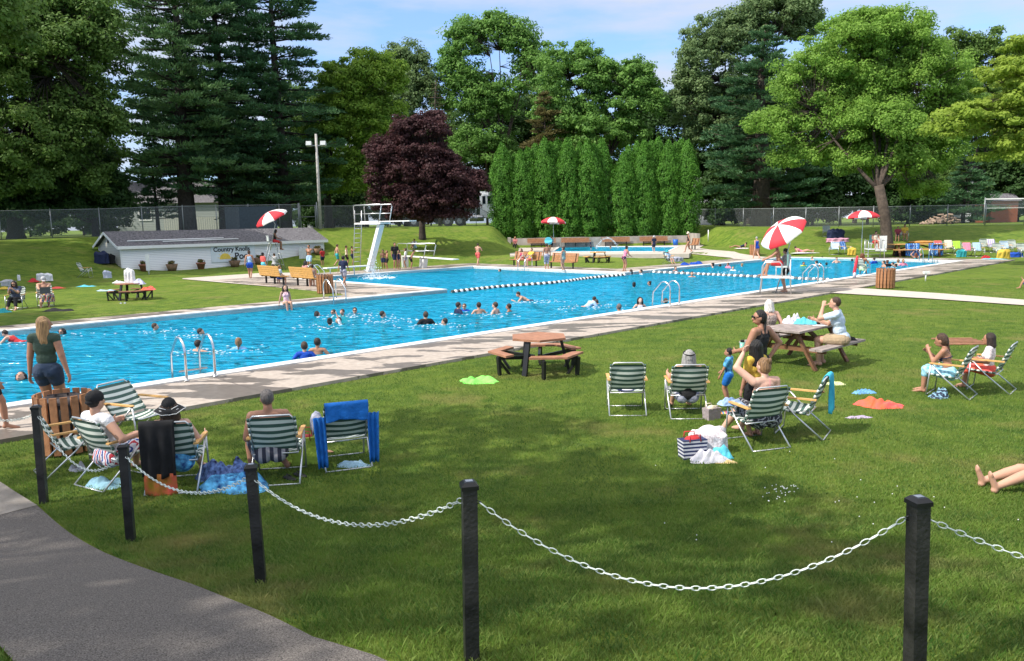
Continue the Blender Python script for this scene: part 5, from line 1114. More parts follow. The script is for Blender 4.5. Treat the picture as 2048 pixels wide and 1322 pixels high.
    def cloth(nm, m, tor=(), lim=(), d=e, extra=None):
        w = MB(); torso(w, tor, d)
        for (tg, t0, t1, dd) in lim: limb(w, tg, t0, t1, dd)
        if extra: extra(w, d)
        remesh(w, nm, m, t, vx, 2 if near else 1, .5)
    def glut(w, d):
        for sx in (-1, 1): w.ball(q(M1, (sx * .041 * bw, -.026, -.022)), (.050 * S * bw + d, .045 * S * bw + d, .052 * S + d), k)
    def shl(w, d):
        w.cap(sh[0].lerp(sh[1], .1), sh[1].lerp(sh[0], .1), .036 * S + d, .036 * S + d, k)
        if fem: bust(w, d)
    def bust(w, d):
        for sx in (-1, 1): w.ball(q(M2, (sx * .038, .042, .185)), (.034 * S * bw + d, .03 * S + d, .034 * S + d), k)
    def strap(w, d):
        if fem: bust(w, d)
        for sx in (-1, 1): w.tube([q(M2, (sx * .052, -.052 * bw - .004, .215)), q(M2, (sx * .050, -.045, .268)), q(M2, (sx * .048, -.004, .312)), q(M2, (sx * .050, .046, .26)), q(M2, (sx * .045, .062 * bw, .21))], .0085, 6)
    if top:
        kd, m = top
        if kd == 'tee': cloth('shirt', m, ('waist', 'chest', 'uch', 'pel'), [('upper', 0, .62, e + .006)], e + .004, shl)
        elif kd == 'rash': cloth('swim_shirt', m, ('waist', 'chest', 'uch'), [('upper', 0, .9, e)], e, shl)
        elif kd == 'long': cloth('shirt', m, ('waist', 'chest', 'uch', 'pel'), [('upper', 0, 1, e + .004), ('fore', 0, .8, e + .004)], e, shl)
        elif kd == 'sleeveless': cloth('shirt', m, ('waist', 'chest', 'uch'), [('upper', 0, .16, e + .002)], e + .003, shl)
        elif kd == 'tank': cloth('tank_top', m, ('waist', 'chest', 'pel'), [], e + .002, strap)
        elif kd == 'suit': cloth('swimsuit', m, ('waist', 'chest', 'pel'), [], e * .6, lambda w, d: (strap(w, d), glut(w, d)))
        elif kd == 'bikini':
            cloth('bikini_top', m, (), [], e * .6, lambda w, d: (strap(w, d), w.tube([q(M2, (.098 * math.cos(a) * bw * .93, .062 * math.sin(a) * bw, .185)) for a in [2 * PI * i / 12 for i in range(12)]], .012, 6, 0, True)))
        elif kd == 'dress': cloth('dress', m, ('waist', 'chest', 'pel'), [('thigh', 0, .55, .03)], e, strap)
        elif kd == 'strap': cloth('strap', m, (), [], e, lambda w, d: w.tube([q(M2, (0, -.066, z)) for z in (.10, .17, .24, .29)] + [q(M2, (.02, -.04, .31))], .008, 6))
    if bottom:
        kd, m = bottom
        if kd in ('trunks', 'shorts'): cloth('shorts', m, ('pel',), [('thigh', 0, .62 if kd == 'trunks' else .38, e + .006)], e, glut)
        elif kd == 'brief': cloth('swim_brief', m, ('pel',), [('thigh', 0, .06, e * .4)], e * .6, glut)
        elif kd == 'pants': cloth('trousers', m, ('pel',), [('thigh', 0, 1, e), ('shin', 0, .72, e)], e, glut)
        elif kd == 'skirt': cloth('skirt', m, ('pel',), [('thigh', 0, 1.0, .045)], e, glut)
        elif kd == 'wrap': cloth('towel_wrap', m, ('pel',), [('thigh', 0, 1.0, .02), ('shin', 0, .25, .012)], .02, glut)
    if hat:
        kd, m = hat; w = MB(); c = hq((0, -.008, .026))
        if kd == 'cap': w.ball(c, (.0515 * S * hk, .0585 * S * hk, .050 * S * hk), 14, M=HM); w.box(hq((0, .07, .022)), (.06 * S, .06 * S, .006), M=HM)
        elif kd == 'capback': w.ball(c, (.0525 * S * hk, .0595 * S * hk, .052 * S * hk), 14, M=HM); w.ball(hq((0, -.052, .0)), (.034 * S, .02 * S, .016 * S), 10, M=HM)
        elif kd == 'headband': w.tube([hq((.050 * math.cos(a), -.004 + .058 * math.sin(a), .03 + .012 * math.sin(a))) for a in [2 * PI * i / 14 for i in range(14)]], .007 * S, 6, 0, True)
        else:
            rr = .108 if kd == 'sunhat2' else .085; w.ball(c, (.05 * S * hk, .056 * S * hk, .052 * S * hk), 14, M=HM); vs = []; n = 28
            for i, r in enumerate((.045, .075, 1)):
                for j in range(n): a = 2 * PI * j / n; r0 = (r if i < 2 else rr * (1 - .25 * (1 if abs(math.sin(a / 1 + PI / 2)) < .25 and math.sin(a) < 0 else 0))); vs.append(hq((r0 * math.cos(a), r0 * math.sin(a) - .008, .022 - .016 * i - (.012 * math.sin(3 * a) if i == 2 else 0))))
            w.add(vs, [(i * n + j, i * n + (j + 1) % n, (i + 1) * n + (j + 1) % n, (i + 1) * n + j) for i in range(2) for j in range(n)] + [(i * n + j, (i + 1) * n + j, (i + 1) * n + (j + 1) % n, i * n + (j + 1) % n) for i in range(2) for j in range(n)][:0], 0, True)
        ho = w.build('hat', m, t)
        if kd == 'sunhat2':
            w = MB(); w.tube([vec(v) for v in vs[2 * n:]], .004, 5, 0, True)
            for sx in (-1, 1):
                for o in (.0, .022): w.tube([hq((0, -.066, .0)), hq((sx * .035, -.072, .022 - o)), hq((sx * .062, -.062, .03 - o))], .0035, 5)
            w.build('hat_trim', WHITE, ho)
    if glasses:
        w = MB()
        for sx in (-1, 1): w.ball(hq((sx * .019, .051, .008)), (.016 * S * hk, .008 * S * hk, .0115 * S * hk), 10, M=HM); w.tube([hq((sx * .034, .045, .010)), hq((sx * .046, .0, .008))], .0022 * S, 5)
        w.tube([hq((-.01, .055, .012)), hq((.01, .055, .012))], .002 * S, 5); w.build('sunglasses', BLACK, t)
    return t
def A(lean_fw=0, **k): return k
# cloth colours
def cm(n, c, c2=None): return mat('cloth_' + n, c, .85, 0, .14, 14, .9, 17, col2=c2)
def stripem(name, cols, sc=10.0, axis='X', noise=0.0):
    if name in MATS: return MATS[name]
    m = bpy.data.materials.new(name); m.use_nodes = True; t = m.node_tree; p = t.nodes['Principled BSDF']; p.inputs['Roughness'].default_value = .85
    c = N(t, 'ShaderNodeTexCoord'); sp = N(t, 'ShaderNodeSeparateXYZ'); t.links.new(c.outputs['Object'], sp.inputs[0]); src = sp.outputs[axis]
    if noise:
        n = N(t, 'ShaderNodeTexNoise'); n.inputs['Scale'].default_value = 7; n.inputs['Detail'].default_value = 3; t.links.new(c.outputs['Object'], n.inputs['Vector'])
        a = N(t, 'ShaderNodeMath', operation='MULTIPLY_ADD'); a.inputs[1].default_value = noise; t.links.new(n.outputs['Fac'], a.inputs[0]); t.links.new(src, a.inputs[2]); src = a.outputs[0]
    mu = N(t, 'ShaderNodeMath', operation='MULTIPLY'); mu.inputs[1].default_value = sc; t.links.new(src, mu.inputs[0]); fr = N(t, 'ShaderNodeMath', operation='FRACT'); t.links.new(mu.outputs[0], fr.inputs[0])
    r = N(t, 'ShaderNodeValToRGB'); r.color_ramp.interpolation = 'CONSTANT'; e = r.color_ramp.elements; n = len(cols); e[0].color = (*cols[0], 1); e[1].position = 1 / n; e[1].color = (*cols[1], 1)
    for i in range(2, n): q = e.new(i / n); q.color = (*cols[i], 1)
    t.links.new(fr.outputs[0], r.inputs[0]); t.links.new(r.outputs[0], p.inputs['Base Color']); MATS[name] = m; return m
def heap(px, py, sx, sy, h, m, lab, cat='towel', name=None, group=None, seed=None, p=None):
    p = T(px, py) if p is None else p; rg = np.random.default_rng(int(px * 7 + py) if seed is None else seed); n = 36; vs = []; ph = rg.random(8) * 6.28; fr = rg.uniform(1.5, 6, 8)
    for i in range(n + 1):
        for j in range(n + 1):
            u = i / n * 2 - 1; v = j / n * 2 - 1; a = math.atan2(v, u); rad = 1 - .12 * math.sin(a * 2 + ph[0]) - .08 * math.sin(a * 3 + ph[1]) - .05 * math.sin(a * 7 + ph[6]); k = max(abs(u), abs(v)); c_ = (k / max(1e-6, math.hypot(u, v))) ** .65; uu = u * rad * c_; vv = v * rad * c_
            tall = h > .25; e = 5 if tall else 2.6; q = .5 + .5 * math.sin(u * fr[2] * 2.2 - v * fr[3] * 2.0 + ph[3] + 1.8 * math.sin(v * 3 + ph[5]))
            z = (1 - k ** e) * ((.82 if tall else .5) + (.18 if tall else .35) * math.sin(u * fr[0] * .7 + v * fr[1] * .7 + ph[2])) + .34 * (1 - k ** 3) * q * (.4 if tall else 1) + .03 * (1 - k ** 4) * math.sin(u * 12 + ph[4] + 3 * math.sin(v * 5))
            if tall:   # a slumped sack: rounded top, near upright creased sides
                rr = min(1, k / .62); side_ = max(0, (k - .62) / .38); cz = 1 + .05 * math.sin(a * 9 + ph[5] + side_ * 3) - .10 * math.sin(PI * side_) * math.sin(a * 4 + ph[6]) ** 2; uu *= rr / max(k, 1e-6) * .88 * cz; vv *= rr / max(k, 1e-6) * .88 * cz
                z = (1 - side_) * (1 - .20 * rr ** 3 + .08 * math.sin(u * fr[0] + v * fr[1] + ph[2]) + .05 * math.sin(u * fr[3] * 3 - v * 7 + ph[4]))
            vs.append((uu * sx, vv * sy, max(.004, z * h)))
    w = MB(); w.add(vs, [(i * (n + 1) + j, (i + 1) * (n + 1) + j, (i + 1) * (n + 1) + j + 1, i * (n + 1) + j + 1) for i in range(n) for j in range(n)], 0, True)
    o = w.build(name or cat.replace(' ', '_'), m, None, p); return tag(o, lab, cat, group)
def drape(ch, m, wd, x0, back, front, lab, sc=1.0, name='towel', rec=24, wob=.02, cat='towel', flare=0.0):
    # towel hung over the top bar of a lawn chair
    s = ch.scale[0]; cr_, sr_ = math.cos(R(rec)), math.sin(R(rec)); ty, tz = (-.17 - .56 * sr_) * s, (.37 + .56 * cr_ + .012) * s
    prof = []; nb = 14; nf = 8
    for i in range(nb): d = back * (1 - i / nb); prof.append((ty - .035 - .03 * d, tz - d, d))
    prof += [(ty - .03, tz + .0, 0), (ty, tz + .018, 0), (ty + .03, tz + .002, 0)]
    for i in range(1, nf + 1): d = front * i / nf; prof.append((ty + .035 + d * sr_ * .95, tz - d * cr_, d))
    nx = 16; vs = []; ph = len(lab) * .7
    for (y, z, d) in prof:
        for j in range(nx + 1):
            u = j / nx; wv = wob * min(1, d * 3) * math.sin(u * 17 + ph + d * 2); vs.append((x0 + (u - .5) * wd * (1 + flare * d - .12 * min(1, d)), y + wv * (1 if y < ty else -.25), z - .02 * math.sin(u * 6 + ph) * min(1, d * 4)))
    k = nx + 1; w = MB(); w.add(vs, [(i * k + j, i * k + j + 1, (i + 1) * k + j + 1, (i + 1) * k + j) for i in range(len(prof) - 1) for j in range(nx)], 0, True)
    o = w.build(name, m, None, ch.location, ch.rotation_euler.z); so_ = o.modifiers.new('t', 'SOLIDIFY'); so_.thickness = .01; return tag(o, lab, cat)
# ------------------------------------------------------------------ who is where
GRNTOP = cm('dark_green', (.045, .075, .055)); DENIM = cm('denim', (.025, .045, .085)); BLK = cm('black', (.012, .012, .014)); WHT = cm('white', (.72, .72, .74)); NAVY = cm('navy', (.012, .02, .06)); RED = cm('red', (.48, .03, .035)); ROYAL = cm('royal', (.01, .07, .42)); SKYB = cm('pale_blue', (.36, .52, .70)); LBLUE = cm('light_blue_shirt', (.50, .60, .72)); KHAKI = cm('khaki', (.36, .27, .17)); YEL = cm('yellow', (.60, .42, .06)); PINK = cm('pink', (.72, .22, .32)); GRYC = cm('grey', (.42, .42, .44)); CORAL = cm('coral', (.62, .11, .10)); ORNG = cm('orange', (.80, .14, .02)); LIME = cm('lime', (.22, .72, .08)); TEAL = cm('teal', (.03, .32, .36)); AQUA = cm('aqua', (.10, .50, .62)); PURP = cm('purple', (.22, .05, .35)); CREAM = cm('cream', (.66, .58, .45))
TOWB = cm('towel_blue', (.008, .14, .50)); USA = stripem('stripes_red_white_blue', [(.6, .6, .66), (.45, .03, .05), (.6, .6, .66), (.02, .06, .25)], 14, 'X', .15); BWS = stripem('stripes_navy_white', [(.02, .03, .10), (.62, .62, .66)], 22, 'Z'); BLST = stripem('stripes_blue', [(.02, .10, .42), (.05, .25, .62), (.02, .04, .2), (.3, .5, .75)], 5, 'X', .25); PLAID = cm('floral', (.55, .55, .62), (.10, .12, .2)); FLORAL = mat('cloth_blue_floral', (.01, .08, .40), .8, 0, .6, 16, .2, 60, col2=(.10, .38, .75)); SPOT = mat('cloth_spotted', (.05, .04, .04), .8, 0, .5, 60, .2, 60, col2=(.35, .28, .25)); PCH = mat('cloth_pink_print', (.62, .50, .52), .8, 0, .3, 45, .3, 30, col2=(.70, .66, .68)); PSTR = stripem('stripes_purple', [(.35, .30, .62), (.68, .66, .75)], 8); RNB = stripem('stripes_rainbow', [(.02, .06, .2), (.6, .4, .08), (.04, .25, .3), (.5, .1, .06), (.04, .05, .1)], 9, 'Y', .3)
DKP = mat('cloth_black_print', (.008, .008, .010), .8, 0, .4, 14); ORP = mat('cloth_orange_red', (.72, .16, .04), .85, 0, .2, 5, .3, 40, col2=(.78, .09, .10)); TEALG = mat('cloth_teal_lime', (.02, .28, .50), .85, 0, .15, 4, .3, 40, col2=(.06, .48, .62))
DKZ = .035
def dk_(px, py): v = PZ(px, py, DKZ); v.z = DKZ; return v
def onchair(ch, lab, dz=0, **k): p = ch.location.copy(); p.z += dz; return person(lab, p, math.degrees(ch.rotation_euler.z) + k.pop('turn', 0), k.pop('Ht', 1.65), k.pop('pose', 'chair'), **k)
# --- left foreground
person('woman in dark green top and denim shorts standing behind the waste bin', dk_(107, 858), 2, 1.67, 'stand', 'tan', ('blond', 'long'), ('sleeveless', GRNTOP), ('shorts', DENIM), near=True, fem=True, b=1.1, hy=-38, hands=((-.15, .0, .47), (.19, -.03, .465)), feet=((-.055, .0, .04), (.06, .02, .04)))
person('child in black shorts cut off by the left edge of the picture', dk_(-12, 858), -70, 1.45, 'walk', 'tan', ('dark', 'short'), None, ('trunks', BLK), near=True, kid=True, feet=((-.045, -.05, .04), (.045, .12, .04)))
cA = chair(150, 938, -48, 'empty striped chair squeezed against the waste bin'); cB = chair(240, 958, -30, 'striped chair of the man in the white tank top'); cC = chair(284, 880, -112, 'empty reclined striped chair facing right beside the waste bin', 'r', .95)
onchair(cB, 'man in white tank top and black cap sitting beside the waste bin', Ht=1.66, skin='light', hair=('black', 'short'), top=('sleeveless', WHT), bottom=('trunks', USA), hat=('capback', BLK), near=True, b=1.22, hy=8, lean=-12, hands=((-.17, .08, .37), (.20, .05, .345)), feet=((-.14, .22, .035), (.12, .30, .035)), ehint=(0, -1, -.4))
cD = chair(360, 966, 9, 'striped chair half covered by a black towel'); onchair(cD, 'woman in a black sun hat with white trim, sitting on the striped chair', Ht=1.56, skin='pale', hair=('brown', 'bob'), top=('suit', SPOT), bottom=('wrap', FLORAL), hat=('sunhat2', BLK), near=True, fem=True, b=1.28, lean=-8, hy=12, hands=((-.15, .14, .33), (.17, .10, .32)))
drape(cD, DKP, .36, -.09, .60, .1, 'black printed towel hanging over the chair of the woman in the sun hat')
w = MB(); vs = [(-.26 + .012 * math.sin(i) , -.435, .17 + .01 * (i % 2)) for i in range(0)]; p = cD.location
def cloth_flap(ch, m, x0, x1, z0, z1, lab, name='towel', y=-.44):
    vs = []; n = 10
    for i in range(n + 1):
        for j in range(7): u = i / n; v = j / 6; vs.append((x0 + (x1 - x0) * u, y - .01 * math.sin(u * 15 + v * 3), z1 + (z0 - z1) * v - .05 * abs(math.sin(u * 3)) * v))
    w = MB(); w.add(vs, [(i * 7 + j, i * 7 + j + 1, (i + 1) * 7 + j + 1, (i + 1) * 7 + j) for i in range(n) for j in range(6)], 0, True); o = w.build(name, m, None, ch.location, ch.rotation_euler.z); s = o.modifiers.new('t', 'SOLIDIFY'); s.thickness = .008; return tag(o, lab, 'towel')
cloth_flap(cD, mat('cloth_gold_red', (.45, .28, .02), .85, 0, .3, 8, .2, 40, col2=(.50, .07, .05)), -.25, .08, .02, .24, 'yellow and red printed hem hanging below the black towel', y=-.40)
cE = chair(560, 950, 8, 'striped chair of the shirtless grey haired man'); onchair(cE, 'shirtless man with short grey hair seen from behind in a striped chair', Ht=1.60, hip=(-.05, -.05, .20), skin='tan', hair=('salt', 'short'), bottom=('trunks', stripem('stripes_navy_grey', [(.03, .03, .05), (.3, .28, .3)], 12, 'X')), near=True, b=1.2, lean=-4, turn=6, hy=8, hands=((-.17, .06, .37), (.10, .16, .36)), feet=((-.20, .12, .035), (.04, .16, .035)), khint=(-.5, 1, .3))
cF = chair(690, 922, 20, 'striped chair with a bright blue towel over its back'); drape(cF, TOWB, .50, .0, .20, .42, 'bright blue towel folded over the back of the empty chair', wob=.03)
for sx, l in ((-.31, 'left'), (.31, 'right')):
    w = MB(); vs = []
    for i in range(9):
        for j in range(8): u = i / 8 - .5; v = j / 7; vs.append((sx * (1 - .05 * v) + .14 * u * (1 - .2 * v), -.36 - .07 * v + .03 * math.sin(u * 16), .66 - .58 * v))
    w.add(vs, [(i * 8 + j, i * 8 + j + 1, (i + 1) * 8 + j + 1, (i + 1) * 8 + j) for i in range(8) for j in range(7)], 0, True); o = w.build('towel', TOWB, None, cF.location, cF.rotation_euler.z); s = o.modifiers.new('t', 'SOLIDIFY'); s.thickness = .01; tag(o, 'bright blue towel end hanging down the %s side of the empty chair' % l, 'towel')
w = MB(); p = cF.location; vs = []
for i in range(11):
    for j in range(9): u = i / 10; v = j / 8 - .5; vs.append((-.30 + .02 * math.sin(v * 9) + v * .16, .24 - .42 * u, .565 + .02 * math.sin(u * 11 + v * 7) - abs(v) ** 1.5 * .5 + .02))
w.add(vs, [(i * 9 + j, i * 9 + j + 1, (i + 1) * 9 + j + 1, (i + 1) * 9 + j) for i in range(10) for j in range(8)], 0, True); o = w.build('shorts', PLAID, None, p, cF.rotation_euler.z); s = o.modifiers.new('t', 'SOLIDIFY'); s.thickness = .012; tag(o, 'crumpled pale patterned swim shorts laid on the left arm of the empty chair', 'shorts')
heap(706, 931, .20, .11, .07, cm('ice_blue', (.40, .60, .72)), 'pale ice blue cloth on the grass under the blue towel')
def tote(px, py, sx, sy, h, m, m2, lab, rz=0, grp=None):
    p = T(px, py); t = thing('tote_bag', lab, 'bag', p, rz, grp); w = MB(); k = 1.12
    w.add([(-sx, -sy, 0), (sx, -sy, 0), (sx, sy, 0), (-sx, sy, 0), (-sx * k, -sy * k, h), (sx * k, -sy * k, h), (sx * k, sy * k, h * .97), (-sx * k, sy * k, h * .95)], [(3, 2, 1, 0), (0, 1, 5, 4), (1, 2, 6, 5), (2, 3, 7, 6), (3, 0, 4, 7), (4, 5, 6, 7)]); w.build('bag_body', m, t)
    for y in (-sy * k, sy * k): MB().tube([(-sx * .5, y, h * .9), (-sx * .45, y, h * 1.25), (sx * .45, y, h * 1.25), (sx * .5, y, h * .9)], .008, 5).build('bag_handle', m2, t)
    w = MB(); w.ball((0, 0, h * .93), (sx * .85, sy * .85, .05), 8); w.build('bag_contents', m2, t); return t
tote(612, 925, .15, .09, .33, cm('lime_bag', (.42, .58, .08)), CORAL, 'lime green shopping bag between the shirtless man and the empty chair', .15)
def sandals(px, py, m, lab, rz=0.0, L=.24):
    p = T(px, py); t = thing('sandals', lab, 'sandals', p, rz)
    for s in (-1, 1):
        w = MB(); w.ball((s * .07, 0, .012), (.045, L / 2, .014), 12); so2 = w.build('sandal', m, t); w = MB(); w.tube([(s * .07 - .04, .02, .015), (s * .07, .05, .05), (s * .07 + .04, .02, .015)], .008, 5); w.build('strap', m, so2)
    return t
sandals(645, 907, mat('leather', (.42, .22, .13), .6), 'brown sandals on the grass by the lime bag', 1.1); sandals(590, 955, mat('dark_sandal', (.03, .03, .03), .6), 'dark sandals in the shade behind the shirtless man', .9)
heap(470, 972, .36, .30, .22, FLORAL, 'big heap of royal blue floral towels on the grass behind the third post', group=None); heap(455, 955, .30, .2, .24, mat('cloth_navy_floral', (.015, .02, .12), .8, 0, .6, 22, .2, 60, col2=(.14, .22, .45)), 'navy floral bag slumped behind the blue towels', 'bag')
heap(210, 972, .21, .13, .11, cm('sea_blue', (.26, .46, .56)), 'pale sea blue towel on the grass under the chair of the man in the cap')
heap(155, 940, .10, .08, .10, cm('grey_shoe', (.4, .4, .45)), 'grey shoes standing under the empty chair near the bin', 'shoes'); 
w = MB(); w.box((0, 0, .03), (.05, .015, .05)); o = w.build('tag_card', WHT, None, T(324, 968)); tag(o, 'tiny white card on the grass under the black towel', 'card')
# --- middle and right foreground
heap(957, 764, .34, .20, .12, mat('lime_towel', (.16, .72, .09), .75, 0, .1, 5, .2, 40, col2=(.28, .80, .14)), 'bright lime green towel lying on the grass left of the hexagonal table')
cG = chair(1252, 820, -4, 'empty striped chair standing alone left of the grey haired woman'); heap(1250, 800, .18, .14, .05, BWS, 'navy and white cloth on the seat of the lone empty chair', p=cG.location + Vector((0, .05, .30)))
cH = chair(1371, 826, -3, 'striped chair of the grey haired woman'); onchair(cH, 'grey haired woman with sunglasses on her head sitting in a striped chair', Ht=1.56, skin='light', hair=('grey', 'bob'), top=('tank', BLK), bottom=('shorts', PLAID), hat=('headband', BLK), near=True, fem=True, b=1.1, hy=0)
cI = chair(1508, 884, 17, 'striped chair of the woman raising her arm'); onchair(cI, 'seated woman with a messy bun raising her left arm over her brow', Ht=1.68, skin='pale', hair=('light', 'bun'), top=('strap', PINK), bottom=('skirt', stripem('stripes_black_grey', [(.02, .02, .03), (.3, .3, .33), (.02, .02, .03)], 14, 'X', .4)), near=True, fem=True, b=1.1, lean=4, hy=12, hands=((-.03, .13, .665), (.13, .10, .37)), ehint=((-1.2, .2, .1), (0, -1, -.3)), hip=(.07, -.03, .20), finger=(0, 0, 1))
heap(1480, 858, .16, .12, .10, cm('blue_cloth', (.16, .30, .55), (.35, .45, .6)), 'light blue crumpled cloth on the chair arm of the woman raising her arm', p=cI.location + Vector((-.27, .12, .47)))
cJ = chair(1594, 864, 58, 'empty striped chair facing left with a turquoise towel'); drape(cJ, TEALG, .26, .10, .50, .1, 'turquoise towel with a lime corner hanging over the empty chair', flare=-.3)
person('woman in black swimsuit and sunglasses looking left with a hand on her hip', T(1516, 838), 38, 1.62, 'stand', 'tan', ('black', 'pony'), ('suit', BLK), None, near=True, fem=True, b=1.15, hy=52, hp=-4, glasses=True, hands=((-.10, .17, .60), (.115, -.03, .555)), ehint=((-.2, -1, -.2), (1.2, -.8, .1)))
w = MB(); w.tube([(0, 0, 0), (0, 0, .2)], .035, 10); t = thing('water_bottle', 'clear green bottle held by the woman in the black swimsuit', 'bottle', (0, 0, 0)); q = PD(1484, 712, 10.85); t.location = q; w.build('bottle_body', mat('bottle_green', (.25, .55, .45), .15), t); w = MB(); w.tube([(0, 0, .2), (0, 0, .235)], .028, 8); w.build('bottle_cap', BLK, t)
person('girl in a yellow shirt with long dark hair standing before the seated woman', T(1507, 872), 25, 1.30, 'stand', 'tan', ('black', 'long'), ('tee', YEL), ('shorts', BLK), near=True, kid=True, fem=True, hy=0, hands=((-.13, .05, .46), (.14, .05, .50)))
person('small boy in a blue patterned shirt and shorts bending his arms', T(1456, 806), 60, .88, 'stand', 'tan', ('black', 'short'), ('tee', FLORAL), ('trunks', TOWB), near=True, kid=True, hands=((-.12, .12, .5), (.12, .14, .55)), vox=.01)
tote(1384, 915, .14, .08, .24, BWS, RED, 'navy and white striped beach bag in the pile on the lawn', .2)
heap(1416, 903, .28, .15, .30, PCH, 'white and pink printed towel on the striped bag'); heap(1418, 922, .22, .12, .14, cm('pale_white', (.66, .64, .68)), 'white shirt lying in front of the striped bag', 'shirt'); heap(1443, 915, .12, .09, .16, AQUA, 'small turquoise bag at the right of the towel pile', 'bag'); heap(1452, 925, .14, .05, .03, cm('straw', (.6, .45, .2)), 'straw coloured cloth on the grass by the towel pile'); 
tote(1423, 838, .10, .07, .17, cm('mauve', (.42, .36, .36), (.25, .2, .22)), CREAM, 'small mauve and white handbag by the grey haired woman', .4)
heap(1452, 826, .18, .08, .025, stripem('stripes_bright', [(.7, .3, .05), (.1, .3, .6), (.7, .6, .2), (.6, .1, .2)], 12), 'flat multicoloured magazine on the grass beside the handbag', 'magazine')
heap(1668, 769, .20, .08, .05, cm('lemon', (.62, .66, .32)), 'pale lemon towel lying behind the turquoise towel chair'); heap(1727, 786, .18, .10, .06, cm('sky_towel', (.14, .34, .60)), 'small sky blue cloth on the grass'); heap(1760, 812, .34, .19, .13, ORP, 'orange and red towel heaped on the grass'); heap(1717, 836, .17, .04, .04, cm('lilac', (.46, .38, .52)), 'lilac and white folded umbrella lying on the grass', 'folded umbrella')
cK = chair(1893, 788, 48, 'striped chair with a turquoise towel, left of the pair at the right'); onchair(cK, 'girl with dark braids eating a snack in the left chair of the pair', Ht=1.38, skin='tan', hair=('brown', 'plait'), bottom=('wrap', mat('cloth_aqua_print', (.08, .42, .62), .8, 0, .3, 20, .2, 40, col2=(.4, .62, .7))), near=True, kid=True, fem=True, lean=14, hp=-18, hip=(0, -.02, .25), feet=((-.06, .24, .035), (.06, .26, .035)), hands=((-.05, .20, .50), (.05, .22, .46)), ehint=(0, -.4, -1), top=('bikini', NAVY))
cL = chair(1972, 778, 48, 'striped chair at the right edge of the pair with an orange towel'); onchair(cL, 'girl under an orange towel in the right chair of the pair', Ht=1.30, skin='tan', hair=('dark', 'bob'), bottom=('wrap', ORP), near=True, kid=True, fem=True, lean=2, hip=(0, -.02, .25), feet=((-.06, .24, .035), (.06, .24, .035)), top=('tee', PCH))
heap(1878, 795, .14, .12, .17, stripem('stripes_zebra', [(.02, .03, .06), (.2, .35, .45)], 20, 'Z', .2), 'dark zebra striped bag under the chair of the snacking girl', 'bag')
person('person lying at the right edge with only bare feet and shins in view', T(1970, 978) + Vector((.80, -.02, 0)), 90, 1.62, 'lie', 'light', ('brown', 'short'), None, ('shorts', DENIM), near=True, fem=True)
# picnic table people
person('man in a light blue shirt and khaki shorts shading his eyes at the picnic table', Vector((6.22, 14.52, .02)), 62, 1.76, 'bench', 'light', ('brown', 'short'), ('tee', LBLUE), ('trunks', KHAKI), near=True, b=1.18, hip=(0, -.04, .305), lean=14, feet=((-.08, .18, .035), (.08, .16, .035)), hands=((-.04, .16, .645), (.12, .25, .48)), ehint=((-.3, .3, -1), (0, -.5, -1)), hy=6)
person('woman with white hair seen from behind at the far side of the picnic table', Vector((5.22, 15.36, .02)), 18, 1.58, 'bench', 'pale', ('white', 'bob'), ('suit', SPOT), None, near=True, fem=True, b=1.15, hip=(0, 0, .31), lean=8, hands=((-.08, .16, .52), (.14, .12, .40)))
heap(1580, 640, .17, .12, .22, cm('bag_white', (.62, .60, .66)), 'white bag standing on the weathered picnic table', 'bag', p=Vector((5.62, 15.28, .75))); heap(1592, 640, .22, .15, .12, AQUA, 'aqua towel on the weathered picnic table', p=Vector((5.84, 15.18, .75))); heap(1640, 645, .16, .10, .02, cm('paper', (.66, .68, .7)), 'papers lying on the picnic table by the man in blue', 'papers', p=Vector((6.02, 14.88, .75)))
w = MB(); w.lathe((0, 0, 0), [(.001, 0), (.03, 0), (.04, .17), (.001, .17)], 12); o = w.build('drink_cup', mat('dark_cup', (.05, .025, .02), .3), None, Vector((6.05, 15.05, .75))); tag(o, 'dark drink cup on the picnic table', 'cup')
heap(1700, 680, .12, .1, .09, BLK, 'black bag on the bench end behind the man in blue', 'bag', p=Vector((6.62, 14.92, .45)))
t = T(1662, 602); person('person in a dark cap sitting low behind the man in blue', t, 0, 1.2, 'lie', 'tan', ('black', 'short'), ('tee', GRYC), ('trunks', NAVY), hat=('cap', NAVY)) if 0 else None
w = MB(); [w.beam((0, i * .2, .02), (.9, i * .2 + .02, .02), .07, .025) for i in range(5)]; w.box((.45, .41, .005), (.06, .9, .012)); o = w.build('wooden_pallet', REDW, None, T(1898, 690), R(-4)); tag(o, 'flat brown wooden slats lying in the grass behind the two girls', 'wooden slats')
# --- swimmers: waterline point, how much of the body shows
DEP = {'head': .868, 'neck': .835, 'sh': .79, 'chest': .72, 'waist': .62}
def swim(px, py, lv, face, Ht, lab, **k):
    p = PZ(px, py, WZ); p.z = WZ - DEP[lv] * Ht; k.setdefault('pose', 'swim'); k.setdefault('kid', Ht < 1.5); return person(lab, p, face, Ht, k.pop('pose'), group='people in the pool', **k)
def float_(px, py, face, Ht, lab, **k):
    p = PZ(px, py, WZ); p.z = WZ - .545 * Ht; return person(lab, p, face, Ht, 'float', group='people in the pool', **k)
swim(125, 668, 'head', 170, 1.4, 'girl with black goggles swimming at the far left of the pool', hair=('black', 'long'), glasses=True, fem=True, skin='light')
float_(45, 683, 90, 1.4, 'swimmer on their back with one pale arm out at the left edge of the pool', top=('suit', RED), skin='pale')
swim(40, 760, 'head', 190, 1.45, 'smiling girl with wet black hair floating left of the woman in green', hair=('black', 'long'), skin='light', fem=True, hp=35, near=True)
